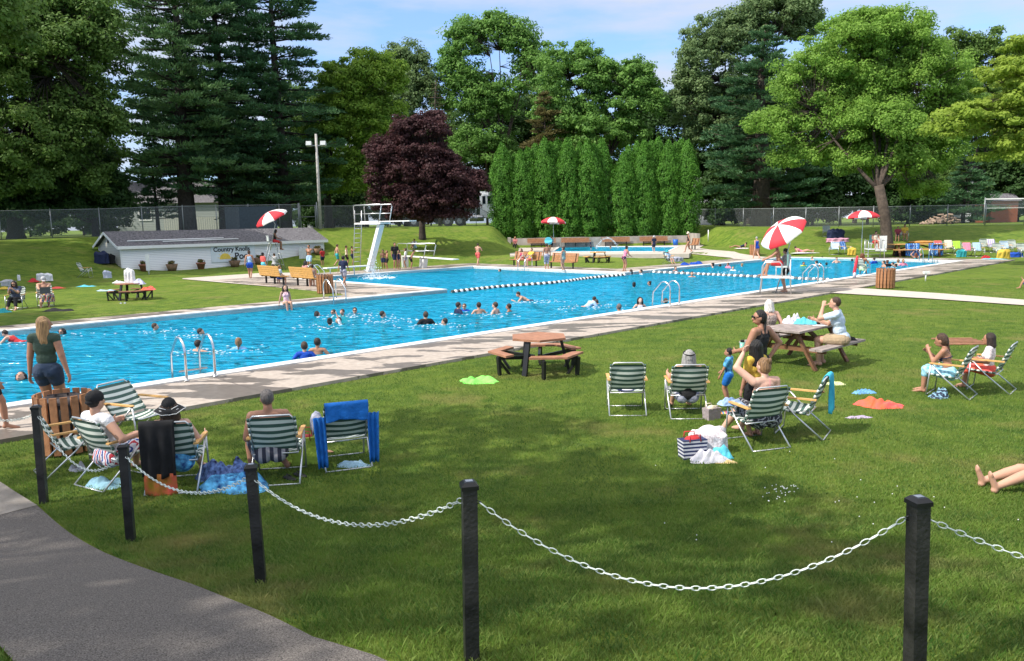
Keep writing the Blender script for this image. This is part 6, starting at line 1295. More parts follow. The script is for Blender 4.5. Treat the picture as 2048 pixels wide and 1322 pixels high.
swim(310, 660, 'neck', -80, 1.35, 'boy swimming right in the middle of the left part of the pool', hair=('brown', 'short'), hands=((-.1, .35, .78), (.15, .32, .76)), skin='light')
swim(401, 668, 'head', -90, 1.35, 'boy whose dark head shows just above the other boy near the first ladder', hair=('dark', 'short'))
swim(397, 702, 'sh', -30, 1.38, 'bare backed boy in the water beside the nearest ladder', hair=('dark', 'short'), near=True, hands=((-.16, .2, .7), (.26, .22, .75)))
swim(478, 698, 'sh', 5, 1.42, 'girl with a long ponytail and pale blue swim shirt in the water', hair=('light', 'pony'), top=('rash', cm('swim_blue', (.22, .42, .70))), fem=True, near=True)
swim(610, 716, 'chest', 8, 1.40, 'boy in a royal blue swim shirt standing at the near pool edge', hair=('brown', 'short'), top=('rash', ROYAL), near=True)
swim(636, 708, 'chest', 0, 1.42, 'bare backed boy standing beside the boy in the royal blue swim shirt', hair=('dark', 'short'), skin='tan', bottom=('trunks', TOWB), near=True)
swim(634, 632, 'head', -60, 1.35, 'dark haired child turned right below the bin at the far edge', hair=('black', 'bob'), skin='pale')
swim(660, 650, 'neck', -20, 1.6, 'woman in a black strap swimsuit reaching toward a child in the water', hair=('dark', 'bun'), fem=True, top=('suit', BLK), hands=((-.30, .1, .8), (.1, .3, .8)))
swim(667, 628, 'head', 150, 1.3, 'child in dark goggles behind the woman reaching out', hair=('dark', 'short'), glasses=True)
swim(678, 647, 'neck', 120, 1.25, 'child throwing one arm up in front of the reaching woman', hair=('dark', 'short'), top=('rash', WHT), hands=((-.05, .08, 1.12), (.2, .1, .6)), ehint=((-.5, 0, 1), (0, -1, 0)))
swim(685, 630, 'neck', 160, 1.3, 'child in a lime green shirt near the far edge', hair=('brown', 'short'), top=('rash', LIME), hands=((-.15, .1, .6), (.3, .15, .78)))
swim(710, 627, 'neck', 190, 1.35, 'child in a red shirt and goggles near the far edge', hair=('dark', 'short'), top=('rash', RED), glasses=True)
swim(765, 635, 'neck', -70, 1.38, 'boy splashing in the middle of the pool facing right', hair=('dark', 'short'))
swim(852, 648, 'chest', 15, 1.4, 'boy in a black shirt with his back turned in mid pool', hair=('brown', 'short'), top=('tee', BLK), DEPx=0)
swim(890, 650, 'neck', 80, 1.32, 'small boy facing left next to the boy in the black shirt', hair=('dark', 'short'))
swim(917, 627, 'chest', -60, 1.42, 'boy in a navy shirt talking to the child in goggles', hair=('dark', 'short'), top=('tee', NAVY))
swim(929, 622, 'sh', 170, 1.28, 'child in a purple blue shirt and goggles facing the viewer', hair=('brown', 'short'), top=('rash', ROYAL), glasses=True)
swim(958, 627, 'chest', 20, 1.4, 'bare backed boy, first of three right of the goggled child', hair=('dark', 'short'), skin='light'); swim(991, 627, 'chest', 60, 1.42, 'bare boy looking left, second of three in mid pool', hair=('brown', 'short'), skin='pale'); swim(1018, 623, 'sh', 70, 1.35, 'bare boy looking left, third of three in mid pool', hair=('dark', 'short'), skin='tan')
float_(1062, 601, 90, 1.5, 'swimmer stretched flat toward the left above the three boys', hair=('dark', 'short'), skin='light', bottom=('trunks', NAVY))
swim(1000, 543, 'head', 100, 1.5, 'single dark head alone in the diving well', hair=('black', 'short')); float_(1168, 613, -60, 1.4, 'blurred swimmer face down right of centre', hair=('dark', 'short'), top=('rash', SKYB))
swim(1192, 608, 'head', 100, 1.4, 'head with goggles right of the face down swimmer', hair=('brown', 'short'), glasses=True); swim(1238, 622, 'neck', 20, 1.75, 'bald man low in the water at the near edge', hair=('salt', 'short'), skin='tan')
swim(1280, 616, 'chest', -175, 1.4, 'girl with long black hair facing the viewer at the near edge', hair=('black', 'long'), top=('suit', cm('pale_suit', (.5, .5, .62))), fem=True, skin='pale'); swim(1331, 606, 'head', 30, 1.4, 'head just visible between the rails of the second ladder', hair=('brown', 'short'))
swim(1268, 574, 'neck', 0, 1.45, 'dark haired head with a ponytail facing away right of centre', hair=('black', 'bun')); swim(1299, 571, 'neck', 100, 1.5, 'woman with dark bun and sunglasses looking left in the pool', hair=('dark', 'bun'), glasses=True, fem=True)
swim(1262, 549, 'sh', 60, 1.4, 'girl with wet dark hair holding the edge at the corner of the well', hair=('dark', 'long'), top=('rash', WHT)); swim(1282, 549, 'sh', 100, 1.4, 'kid in pale top beside the girl holding the corner', hair=('black', 'short'), top=('rash', SKYB))
swim(1351, 542, 'sh', 190, 1.3, 'small child in a pink suit on the lane rope', hair=('brown', 'short'), top=('suit', PINK)); swim(1384, 554, 'sh', 160, 1.4, 'bare shouldered child with ponytail just before the lane rope', hair=('dark', 'pony')); swim(1366, 547, 'head', 0, 1.3, 'tiny dark head behind the lane rope', hair=('black', 'short'))
for (px, py, lv, f, h, c, m, l) in [(1425, 535, 'sh', 80, 1.45, 'black', None, 'girl with black bun behind the lane rope, leftmost of her group'), (1440, 533, 'head', 30, 1.3, 'dark', None, 'dark head between the bun girl and the pink shirt'), (1456, 536, 'chest', 120, 1.2, 'dark', PINK, 'child in a pink shirt behind the lane rope'), (1466, 541, 'sh', 150, 1.2, 'light', WHT, 'child in a white shirt behind the lane rope'), (1484, 533, 'neck', 30, 1.3, 'blond', SKYB, 'fair haired child right of the white shirt'),
        (1607, 532, 'sh', 180, 1.3, 'dark', cm('neon', (.5, .62, .05)), 'child in a neon yellow shirt right of the clipboard man'), (1624, 520, 'sh', 100, 1.5, 'blond', None, 'pale swimmer by the far edge'), (1644, 519, 'neck', 100, 1.4, 'black', ROYAL, 'child in blue by the far edge'), (1673, 526, 'chest', 180, 1.5, 'brown', None, 'bare chested swimmer facing the viewer in the right part'), (1633, 530, 'sh', 40, 1.4, 'dark', WHT, 'child in white behind the third ladder'), (1640, 533, 'neck', 40, 1.4, 'brown', YEL, 'child in yellow just above the third ladder'), (1653, 530, 'head', 0, 1.3, 'black', None, 'small head right of the child in yellow'),
        (1704, 522, 'head', 0, 1.3, 'black', None, 'head alone left of the woman on the folding chair'), (1748, 527, 'chest', 20, 1.5, 'dark', ROYAL, 'swimmer in a blue shirt near the right lifeguard stand'), (1767, 534, 'chest', 90, 1.4, 'brown', None, 'bare child left above the right bin'), (1774, 533, 'chest', 10, 1.55, 'auburn', BLK, 'woman with reddish bun and black straps above the right bin'), (1785, 531, 'neck', 100, 1.3, 'dark', None, 'first small head right of the reddish bun'), (1791, 534, 'neck', 60, 1.3, 'dark', TEAL, 'second small head right of the reddish bun'), (1796, 531, 'chest', 0, 1.4, 'light', CREAM, 'girl in a cream suit near the right end of the pool'), (1806, 531, 'chest', 180, 1.4, 'blond', PINK, 'girl in a pink suit near the right end of the pool')]:
    swim(px, py, lv, f, h, l, hair=(c, 'bun' if 'bun' in l else 'short'), top=(('rash' if m else 'tee'), m) if m else None, skin=random.choice(['light', 'tan', 'pale']), vox=.03)
swim(1831, 523, 'waist', 5, 1.6, 'woman with long auburn hair lifting both arms at the far end of the pool', hair=('auburn', 'long'), fem=True, top=('suit', TEAL), hands=((-.12, 0, 1.0), (.12, 0, 1.0)), ehint=(0, 0, 1), vox=.026)
for (px, py, l) in ((1108 + 262, 531, 'blue float lying on the far deck left of the pink float'), (1386, 530, 'dark blue swim float on the far deck'), (1397, 529, 'light blue swim float on the far deck')): heap(px, py, .28, .16, .2, ROYAL, l, 'float', 'swim_float')
# --- people round the far side
V = .026
person('girl in a pink suit sitting on the pool edge with her feet in the water', dk_(569, 612) + Vector((.05, .1, -.26)), -150, 1.4, 'bench', 'light', ('black', 'long'), ('suit', cm('pale_pink', (.62, .42, .48))), None, kid=True, fem=True, vox=.016, lean=-14, hands=((-.16, -.16, .20), (.16, -.16, .20)), feet=((-.05, .28, .04), (.05, .28, .06)), hip=(0, 0, .26))
person('woman in a blue swimsuit and shorts walking toward the shed', dk_(501, 558), 10, 1.6, 'walk', 'tan', ('brown', 'bun'), ('suit', SKYB), ('shorts', ROYAL), vox=V, fem=True); person('child in an orange top standing before the shed', dk_(528, 551), -30, 1.35, 'stand', 'tan', ('black', 'bun'), ('rash', CORAL), ('shorts', AQUA), vox=V, kid=True)
person('person in a grey hooded top crouching under the lifeguard chair', T(549, 541), -20, 1.5, 'bench', 'tan', ('brown', 'short'), ('long', GRYC), ('pants', GRYC), vox=V); q = Vector((0, 0, 0))
b1 = [o for o in C.objects if o.get('label', '').startswith('yellow slatted bench nearest')][0]; b2_ = [o for o in C.objects if o.get('label', '').startswith('yellow slatted bench next')][0]
def onb(bn, u, lab, **k): c, s = math.cos(bn.rotation_euler.z), math.sin(bn.rotation_euler.z); return person(lab, bn.location + Vector((c * u, s * u, .0)), math.degrees(bn.rotation_euler.z) + k.pop('turn', 0), k.pop('Ht', 1.5), 'bench', vox=k.pop('vox', V), **k)
onb(b1, -.2, 'child with red and blue clothes on the bench nearest the shed', hair=('dark', 'short'), top=('tee', PURP), bottom=('trunks', NAVY), Ht=1.3, kid=True); onb(b1, .45, 'child in a white shirt on the bench nearest the shed', hair=('light', 'short'), top=('tee', SKYB), bottom=('trunks', ROYAL), Ht=1.25, kid=True)
onb(b2_, -.2, 'dark haired adult on the bench next to the waste bin', hair=('black', 'bob'), top=('tee', cm('dusty_rose', (.5, .26, .24))), Ht=1.65, bottom=('shorts', BLK), fem=True); onb(b2_, .55, 'child in a spotted swimsuit on the bench next to the waste bin', hair=('dark', 'bun'), top=('suit', SPOT), Ht=1.45, fem=True, turn=70)
person('lifeguard in red shorts on the tall chair in front of the shed', guardL.location + Vector((.1, .05, 1.42)), -72, 1.68, 'bench', 'brown', ('black', 'long'), ('suit', BLK), ('trunks', RED), vox=.018, fem=True, hy=0, hp=-22, hands=((-.06, .2, .38), (.06, .22, .38)), feet=((-.05, .2, -.02), (.05, .24, .0)))
person('shirtless man with folded arms in blue trunks beside the shed', dk_(620, 541), 165, 1.68, 'stand', 'tan', ('dark', 'short'), None, ('trunks', SKYB), vox=V, hands=((.03, .12, .72), (-.03, .12, .70))); person('child in a red shirt by the corner of the shed', dk_(646, 532), 40, 1.25, 'stand', 'tan', ('black', 'short'), ('tee', RED), ('trunks', NAVY), vox=V, kid=True)
person('shirtless teenager standing left of the tower ladder', T(675, 533), -60, 1.6, 'walk', 'light', ('brown', 'short'), None, ('trunks', TEAL), vox=V); person('boy in a navy shirt and white trunks stepping along the deck', dk_(688, 573), -20, 1.45, 'walk', 'tan', ('black', 'short'), ('tee', NAVY), ('trunks', PLAID), vox=V, kid=True)
person('boy leaning at the foot of the tower ladder', T(694, 533), -70, 1.5, 'stand', 'tan', ('brown', 'short'), ('tank', CREAM), ('trunks', BLK), vox=V); person('child on the lower rungs reaching for the tower ladder', T(705, 530), -90, 1.4, 'stand', 'tan', ('dark', 'short'), None, ('trunks', NAVY), vox=V, hands=((-.1, .2, .8), (.1, .2, .8)))
person('brown skinned boy in dark trunks waiting left of the springboard', dk_(767, 538), 190, 1.25, 'stand', 'brown', ('black', 'short'), None, ('trunks', NAVY), vox=V, kid=True); person('boy with hands on chest waiting left of the springboard', dk_(775, 538), 120, 1.2, 'stand', 'tan', ('light', 'short'), None, ('trunks', BLK), vox=V, kid=True, hands=((-.05, .12, .7), (.05, .12, .7)))
person('tall man in a black shirt beside the springboard', dk_(791, 538), -150, 1.72, 'stand', 'tan', ('dark', 'short'), ('tee', BLK), ('trunks', NAVY), vox=V); person('girl in a striped suit in front of the springboard rail', dk_(799, 539), 150, 1.25, 'stand', 'tan', ('dark', 'bun'), ('suit', NAVY), None, vox=V, kid=True, fem=True); person('girl in a white top behind the springboard rail', dk_(812, 536), 90, 1.3, 'stand', 'tan', ('brown', 'bun'), ('rash', WHT), ('shorts', PLAID), vox=V, kid=True, fem=True); person('child bending beside the springboard column', dk_(822, 537), -90, 1.3, 'stand', 'tan', ('dark', 'short'), None, ('trunks', BLK), vox=V, kid=True, lean=30)
t = T(830, 497); person('person sitting on the lawn behind the springboard', t, 150, 1.5, 'bench', 'tan', ('brown', 'short'), ('tee', WHT), ('trunks', SKYB), vox=V, hip=(0, 0, .07), feet=((-.07, .3, .04), (.07, .3, .04)))
person('boy in red trunks with a towel on his head striding behind the diving well', dk_(956, 531), -25, 1.52, 'walk', 'light', ('dark', 'short'), None, ('trunks', CORAL), vox=V, hands=((-.08, .14, .78), (.1, .13, .76)), feet=((-.05, .18, .04), (.05, -.17, .05)))
b3 = [o for o in C.objects if o.get('label', '').startswith('orange slatted bench with two')][0]
onb(b3, .25, 'woman in a patterned suit on the left of the orange bench', hair=('dark', 'long'), top=('suit', cm('magenta', (.4, .06, .12))), fem=True, Ht=1.55); onb(b3, -.5, 'person in a yellow shirt leaning back on the orange bench', hair=('brown', 'short'), top=('tee', YEL), bottom=('trunks', CORAL), Ht=1.6, lean=-14)
person('woman with a white towel wrapped round her waist by the well ladder', dk_(1094, 539), 10, 1.6, 'stand', 'tan', ('brown', 'bun'), ('bikini', NAVY), ('wrap', PLAID), vox=V, fem=True); person('thin girl in a teal swimsuit standing on the deck by the second orange bench', dk_(1127, 541), 40, 1.4, 'stand', 'light', ('brown', 'bun'), ('suit', cm('grey_teal', (.22, .36, .36))), None, vox=V, kid=True, fem=True)
person('woman with a cloth on her lap sitting at the left end of the retaining wall', PZ(1031, 499, .405), 165, 1.55, 'bench', 'tan', ('blond', 'bob'), ('tee', cm('rose', (.45, .15, .15))), ('pants', BLK), vox=.03, fem=True); person('woman in a dark bikini sitting under the wading pool umbrella', PZ(1104, 499, .405), 30, 1.6, 'bench', 'tan', ('brown', 'bun'), ('bikini', BLK), ('brief', BLK), vox=.03, fem=True)
w = MB(); w.tube([(0, 0, 0), (0, 0, .05), (0, .02, .06)], [.32, .36, .30], 16); o = w.build('swim_ring', AQUA, None, PD(1097, 482, 68)); o.rotation_euler = (R(90), 0, 0); tag(o, 'round turquoise swim ring held up by the wading pool umbrella', 'swim ring')
person('toddler in a blue suit wading near the water arc', PZ(1181, 503, .25), -100, 1.0, 'stand', 'light', ('light', 'short'), ('rash', NAVY), ('trunks', NAVY), vox=.03, kid=True); swp = PZ(1221, 496.5, .36); swp.z = -.55; person('child neck deep in the wading pool', swp, 120, 1.15, 'swim', 'tan', ('brown', 'short'), None, None, vox=.03, kid=True)
person('boy in a bucket hat and navy clothes wading at the right of the small pool', PZ(1308, 505, .36), 20, 1.3, 'stand', 'light', ('dark', 'short'), ('tee', NAVY), ('trunks', NAVY), vox=.03, kid=True, hat=('bucket', GRYC)); person('woman in a black swimsuit and cream sun hat walking right of the wading pool', PZ(1377, 505, .38), 75, 1.6, 'walk', 'tan', ('dark', 'short'), ('suit', BLK), None, vox=.026, fem=True, hat=('bucket', CREAM))
person('girl in a pink and grey suit bending over the corner of the deck', dk_(1248, 543), -60, 1.5, 'stand', 'tan', ('dark', 'bun'), ('suit', PINK), ('brief', NAVY), vox=.02, kid=False, fem=True, lean=22, hands=((-.1, .24, .55), (.1, .26, .55)))
c_ = chair(1338, 527, -150, 'white folding chair by the far deck with a child in a green hat', grp='striped folding lawn chairs'); onchair(c_, 'child in a green hat sitting in the chair on the far deck', Ht=1.35, skin='light', hair=('dark', 'short'), top=('tee', SKYB), bottom=('trunks', PLAID), hat=('bucket', TEAL), vox=.026, kid=True); heap(1352, 523, .5, .25, .3, PLAID, 'blue and white towels beside the chair on the far deck')
person('woman in a royal blue swimsuit walking by the distant bin', T(1513, 518), 20, 1.62, 'walk', 'light', ('grey', 'short'), ('suit', ROYAL), None, vox=.022, fem=True, b=1.15)
person('lifeguard in red shorts sitting on the low stand on the near deck', gs1.location + Vector((-.02, 0, .66)), 74, 1.72, 'bench', 'tan', ('black', 'short'), None, ('trunks', RED), near=True, lean=12, vox=.013, hip=(0, -.08, .27), feet=((-.06, .2, .03), (.06, .26, .03)), hands=((-.09, .22, .36), (.09, .22, .36)))
person('man in a grey shirt writing on a clipboard beside the low lifeguard stand', dk_(1571, 584), 42, 1.72, 'stand', 'light', ('dark', 'short'), ('tee', GRYC), ('shorts', BLK), near=True, vox=.013, hp=-22, hands=((-.08, .2, .64), (.06, .2, .62)), feet=((-.06, -.04, .04), (.06, .06, .04)))
w = MB(); w.box((0, 0, 0), (.24, .02, .32), M=Matrix.Rotation(R(-50), 3, 'X')); q = dk_(1571, 584); o = w.build('clipboard', WHT, None, q + Vector((-.22, .30, 1.12)), R(42)); tag(o, 'white clipboard in the hands of the man in the grey shirt', 'clipboard')
person('lifeguard reading on the far right stand under the umbrella', gs2.location + Vector((0, -.05, .66)), 170, 1.66, 'bench', 'tan', ('dark', 'short'), ('tank', CREAM), ('trunks', RED), vox=.022, hip=(0, 0, .27), hp=-25)
cw_ = chair(1728, 548, -60, 'green striped chair on the near deck at the right with a towel', at_=dk_(1724, 549), sc=.9); onchair(cw_, 'woman in a black bikini on the deck chair with a lime towel', Ht=1.65, skin='tan', hair=('auburn', 'bob'), top=('bikini', BLK), bottom=('wrap', mat('cloth_lime_print', (.25, .6, .12), .8, 0, .4, 14, .2, 40, col2=(.6, .75, .55))), vox=.014, near=True, fem=True, turn=30, hp=-10)
w = MB(); w.cap((0, 0, 0), (.1, -.02, .75), .075, .055, 10); o = w.build('rescue_tube', mat('rescue_red', (.7, .04, .06), .4), None, cw_.location + Vector((-.42, -.1, .12)), 0); tag(o, 'red rescue tube leaning on the woman in the black bikini', 'rescue tube')
w = MB(); w.lathe((0, 0, 0), [(.001, 0), (.07, 0), (.07, .2), (.04, .25), (.001, .27)], 12); o = w.build('water_jug', mat('jug', (.5, .52, .6), .3), None, dk_(1709, 556)); tag(o, 'pale water jug on the deck beside the rescue tube', 'jug')
w = MB(); w.tube([(0, 0, 0), (0, 0, .34)], .03, 7); w.box((.02, 0, .38), (.26, .12, .10)); o = w.build('sprinkler_marker', WHITE, None, T(1851, 562)); tag(o, 'small white utility post in the grass right of the pool end', 'post')
person('child sitting on the grass cut off by the right edge', T(2056, 577), 60, 1.1, 'bench', 'tan', ('dark', 'short'), ('tee', WHT), ('trunks', ROYAL), vox=.02, kid=True, hip=(0, 0, .09))
person('man in a yellow shirt sitting behind the locust trunk', T(1808, 481), 165, 1.65, 'bench', 'tan', ('dark', 'short'), ('tee', YEL), ('trunks', KHAKI), vox=.03); chair(1808, 479, 165, 'lawn chair under the man in the yellow shirt'); person('person in patterned clothes sitting half behind the locust trunk', T(1795, 482), 150, 1.5, 'bench', 'tan', ('dark', 'short'), ('tee', cm('maroon', (.3, .05, .08))), ('trunks', NAVY), vox=.03)
for (px, py, f, l, m, s) in ((1480, 496, 80, 'person lying on the lawn beside the bin path', NAVY, 'tan'), (1604, 505, -95, 'woman sunbathing on a towel beyond the low lifeguard stand', PINK, 'light')): person(l, T(px, py), f, 1.6, 'lie', s, ('dark', 'short'), ('suit', m), None, vox=.03, fem=True, lean=-70)
heap(1612, 506, 1.1, .4, .05, WHT, 'white towel spread under the sunbathing woman'); heap(1490, 497, .9, .35, .06, PCH, 'pale towel spread beside the lying person')
# --- left lawn
c1 = chair(33, 618, -165, 'left striped chair of the couple on the left lawn'); onchair(c1, 'woman in a grey blue shirt looking at her phone on the left lawn', Ht=1.64, skin='light', hair=('dark', 'long'), top=('tee', cm('slate', (.06, .075, .12))), bottom=('pants', BLK), fem=True, b=1.25, near=True, vox=.014, glasses=True, hp=-22, lean=4, hands=((-.04, .2, .45), (.04, .2, .45)), ehint=(0, -.6, -1))
c2 = chair(92, 612, -148, 'right striped chair of the couple on the left lawn'); onchair(c2, 'shirtless man in a grey cap with a laptop on the left lawn', Ht=1.74, skin='light', hair=('brown', 'short'), bottom=('trunks', GRYC), hat=('cap', GRYC), near=True, vox=.014, b=1.08, hp=-25, lean=2, hands=((-.05, .26, .42), (.1, .24, .40)), feet=((-.05, .27, .035), (.1, .40, .035)), ehint=(0, -.6, -1))
p = c2.location; t = thing('laptop', 'open dark laptop on the lap of the shirtless man in the cap', 'laptop', p + Vector((.28, -.42, .52)), R(-148)); w = MB(); w.box((0, 0, 0), (.34, .24, .015)); w.build('keyboard', GRYC, t); w = MB(); w.box((0, .14, .12), (.34, .012, .24)); w.build('screen', mat('laptop_back', (.08, .085, .09), .4), t)
heap(103, 606, .26, .24, .30, RNB, 'dark rainbow striped towel over the knees of the man with the laptop', p=p + Vector((.36, -.42, .20))); heap(118, 622, .55, .2, .12, BLK, 'black towel on the grass beside the man with the laptop')
chair(173, 555, -80, 'lone white striped chair on the shaded left lawn', sc=1.0)
for (px, py, sx, h, m, l, cat) in [(215, 556, .30, .42, cm('cooler', (.45, .48, .6)), 'grey white bag standing right of the lone chair', 'bag'), (90, 562, .42, .42, WHT, 'white and blue cooler bag on the shaded left lawn', 'bag'), (66, 564, .36, .18, RED, 'red towel heap left of the cooler bag', 'towel'), (38, 561, .08, .3, WHT, 'small white bottle on the shaded lawn', 'bottle'), (172, 573, .42, .08, AQUA, 'aqua towel flat in the sunny strip of the left lawn', 'towel'), (108, 577, .5, .08, ORP, 'orange striped towel behind the man with the laptop', 'towel'), (18, 572, .35, .3, GRYC, 'grey bag at the left edge behind the seated woman', 'bag'), (8, 578, .4, .1, YEL, 'yellow green towel at the left edge', 'towel'), (4, 625, .3, .14, TEAL, 'teal bag at the left edge beside the seated woman', 'bag'), (203, 527, .55, .75, NAVY, 'dark navy bag against the gable of the shed', 'bag'), (219, 527, .42, .6, BLK, 'black and white bag right of the navy bag at the gable', 'bag')]:
    heap(px, py, sx, sx * .6, h, m, l, cat)
tb = T(262, 599)
heap(0, 0, .22, .14, .55, WHT, 'tall white bag on the small picnic table', 'bag', p=tb + Vector((.02, 0, .68)), seed=5); heap(0, 0, .28, .2, .2, cm('lavender', (.5, .5, .66)), 'lavender towel on the right of the small picnic table', p=tb + Vector((.42, -.05, .62)), seed=8); heap(0, 0, .25, .14, .12, WHT, 'white towel on the left of the small picnic table', p=tb + Vector((-.42, 0, .68)), seed=9); heap(0, 0, .3, .2, .15, ORP, 'red and yellow cloth on the bench of the small picnic table', p=tb + Vector((.85, -.2, .4)), seed=10); heap(0, 0, .4, .2, .05, SKYB, 'blue cloth on the left bench of the small picnic table', p=tb + Vector((-.85, -.3, .4)), seed=11)
sandals(246, 607, mat('pale_sandal', (.4, .45, .45), .6), 'pale sandals on the grass before the small picnic table', .5, .3)
# --- rows of chairs at the far right
TL = {'chair with a blue striped towel in the cluster by the right lifeguard stand': 'blue striped towel draped on a chair near the right lifeguard stand', 'chair with a coral towel, leftmost of the far right row': 'coral towel draped on the leftmost chair of the far right row', 'chair with a cream towel next to the coral one': 'cream towel draped beside the coral towel', 'chair with a lime towel in the far right row': 'lime towel draped on a chair of the far right row', 'chair with a pink towel in the far right row': 'pink towel draped on a chair of the far right row', 'chair with a pale blue towel in the far right row': 'pale blue towel draped right of the pink towel', 'chair with a purple striped towel in the far right row': 'purple striped towel draped on a chair of the far right row'}
rows = [(1653, 473, 165, 'g', None, 'bare white chair furthest back on the right lawn'), (1668, 509, 150, 'b', None, 'blue striped chair left in the cluster by the right lifeguard stand'), (1691, 509, 200, 'b', BLST, 'chair with a blue striped towel in the cluster by the right lifeguard stand'), (1878, 508, 170, 'g', CORAL, 'chair with a coral towel, leftmost of the far right row'), (1899, 507, 172, 'g', CREAM, 'chair with a cream towel next to the coral one'), (1915, 509, 168, 'g', cm('lime_towel', (.32, .58, .05)), 'chair with a lime towel in the far right row'), (1936, 513, 172, 'g', PINK, 'chair with a pink towel in the far right row'), (1956, 513, 172, 'g', SKYB, 'chair with a pale blue towel in the far right row'), (1971, 504, 175, 'g', None, 'bare striped chair behind the pale blue towel'), (1985, 505, 175, 'g', PSTR, 'chair with a purple striped towel in the far right row'), (1997, 513, 178, 'g', None, 'bare striped chair in front of the purple striped towel'), (2012, 508, 178, 'b', None, 'bare blue striped chair in the far right row'), (2027, 506, 178, 'g', None, 'bare striped chair at the right of the blue striped one'), (2047, 514, 178, 'g', None, 'chair cut off at the right edge in the far right row')]
for (px, py, f, k, m, l) in rows:
    c = chair(px, py, f - (360 if f > 180 else 0), l, k, 1.0)
    if m: drape(c, m, .48, 0, .12, .55, TL[l])
for (px, py, sx, h, m, l, cat) in [(1672, 478, .7, .75, NAVY, 'navy bag heap at the back of the right lawn', 'bag'), (1676, 484, .9, .3, cm('rose_towel', (.6, .3, .4)), 'pink towels below the navy bag', 'towel'), (1703, 510, .35, .5, YEL, 'yellow cloth by the cluster of chairs', 'towel'), (1803, 512, .45, .4, BLK, 'black bag under the long picnic table', 'bag'), (1922, 514, .35, .5, TEAL, 'teal bag between the lime and pink towel chairs', 'bag'), (1986, 519, .8, .08, AQUA, 'aqua towel on the grass before the chair row', 'towel'), (2006, 517, .45, .55, YEL, 'bright yellow bag in front of the chair row', 'bag'), (2030, 514, .6, .3, ROYAL, 'blue towel heap near the right edge', 'towel'), (1972, 517, .3, .2, RED, 'red cloth beside the aqua towel', 'towel'), (1338, 494, .5, .1, PCH, 'faint towel on the terrace of the wading pool', 'towel')]:
    heap(px, py, sx, sx * .5, h, m, l, cat)
tp = T(1832, 513)
for (dx, l, wd) in ((-.55, 'left', 1.0), (1.0, 'right', 1.0)):
    w = MB(); vs = []
    for i in range(17):
        for j in range(10): u = i / 16 - .5; v = j / 9; vs.append((u * wd, -.05 * math.sin(u * 22) - .12 * v, -.85 * v * (1 - .1 * abs(u))))
    w.add(vs, [(i * 10 + j, i * 10 + j + 1, (i + 1) * 10 + j + 1, (i + 1) * 10 + j) for i in range(16) for j in range(9)], 0, True); o = w.build('towel', BLST, None, tp + Vector((dx, -.55, .90))); s = o.modifiers.new('t', 'SOLIDIFY'); s.thickness = .012; tag(o, 'blue striped towel hanging from the %s end of the long picnic table' % l, 'towel')
w = MB(); w.box((0, 0, .55), (.75, .04, 1.1)); o = w.build('notice_board', WHITE, None, T(1757, 506) + Vector((.3, .3, .1)), R(-8)); tag(o, 'white notice panel leaning beside the locust trunk', 'notice')
w = MB(); w.lathe((0, 0, 0), [(.001, 0), (.22, 0), (.26, .55), (.001, .56)], 12); o = w.build('blue_bin', mat('bin_blue', (.01, .12, .5), .4), None, PZ(1351, 490.5, .405)); tag(o, 'blue plastic bin against the retaining wall', 'bin')
w = MB(); w.lathe((0, 0, 0), [(.3, 0), (.3, .03), (.14, .05), (.04, .7), (.001, .72)], 12); o = w.build('traffic_cone', mat('cone_orange', (.75, .22, .03), .5), None, Vector((*bd(1223, 78), float(hgt(*bd(1223, 78)))))); tag(o, 'orange cone on the grass in the gap of the hedge', 'cone')
w = MB(); w.tube([(0, 0, 0), (0, 0, 1.1)], .05, 6); o = w.build('marker_post', WHITE, None, Vector((*bd(1417, 74), float(hgt(*bd(1417, 74)))))); tag(o, 'short white post in front of the right fence', 'post')
rg = np.random.default_rng(5); w = MB()
base = PZ(1196, 499, .36)
for i in range(260): u = rg.random(); x = -.2 + 2.0 * u; z = .1 + 3.4 * u * (1 - u) * 1.1; w.ball(base + Vector((x + rg.normal() * .05, rg.normal() * .08, z * .95 + rg.normal() * .05)), rg.uniform(.012, .03), 4)
tag(w.build('water_jet', mat('spray', (.75, .82, .88), .3)), 'arc of spray falling into the wading pool', 'water jet')['kind'] = 'stuff'
w = MB()
for (px, py) in [(125, 668), (45, 684), (310, 660), (401, 670), (397, 702), (478, 698), (660, 650), (685, 632), (710, 628), (765, 636), (795, 640), (852, 648), (890, 650), (930, 625), (991, 628), (1062, 602), (1085, 601), (1168, 614), (1192, 609), (1280, 617), (1351, 543), (1466, 542), (1640, 533), (1795, 532)]:
    base = PZ(px, py + 2, WZ)
    for i in range(26): a = rg.random() * 6.28; r = .18 + abs(rg.normal()) * .3; w.ball(base + Vector((r * math.cos(a) * 1.6, r * math.sin(a), .0)), (rg.uniform(.015, .07), rg.uniform(.01, .03), .010), 4)
tag(w.build('foam', mat('spray', (.75, .82, .88))), 'flecks of white foam round the swimmers', 'foam')['kind'] = 'stuff'
w = MB(); base = PZ(748, 556, WZ)
for i in range(420): a = rg.random() * 6.28; r = abs(rg.normal()) * .5; h = abs(rg.normal()) * .45 * max(.1, 1.2 - r); w.ball(base + Vector((r * math.cos(a), r * math.sin(a), h)), rg.uniform(.01, .035), 4)
for i in range(60): a = rg.random() * 6.28; r = rg.random() * .9; w.ball(base + Vector((r * math.cos(a) + .3, r * math.sin(a), .0)), (rg.uniform(.05, .16), rg.uniform(.05, .12), .025), 6)
tag(w.build('splash', mat('spray', (.75, .82, .88))), 'white splash where someone dived in below the high board', 'splash')['kind'] = 'stuff'
w = MB(); w.beam((0, 0, 0), (.2, 0, .5), .03, .03) if 0 else None
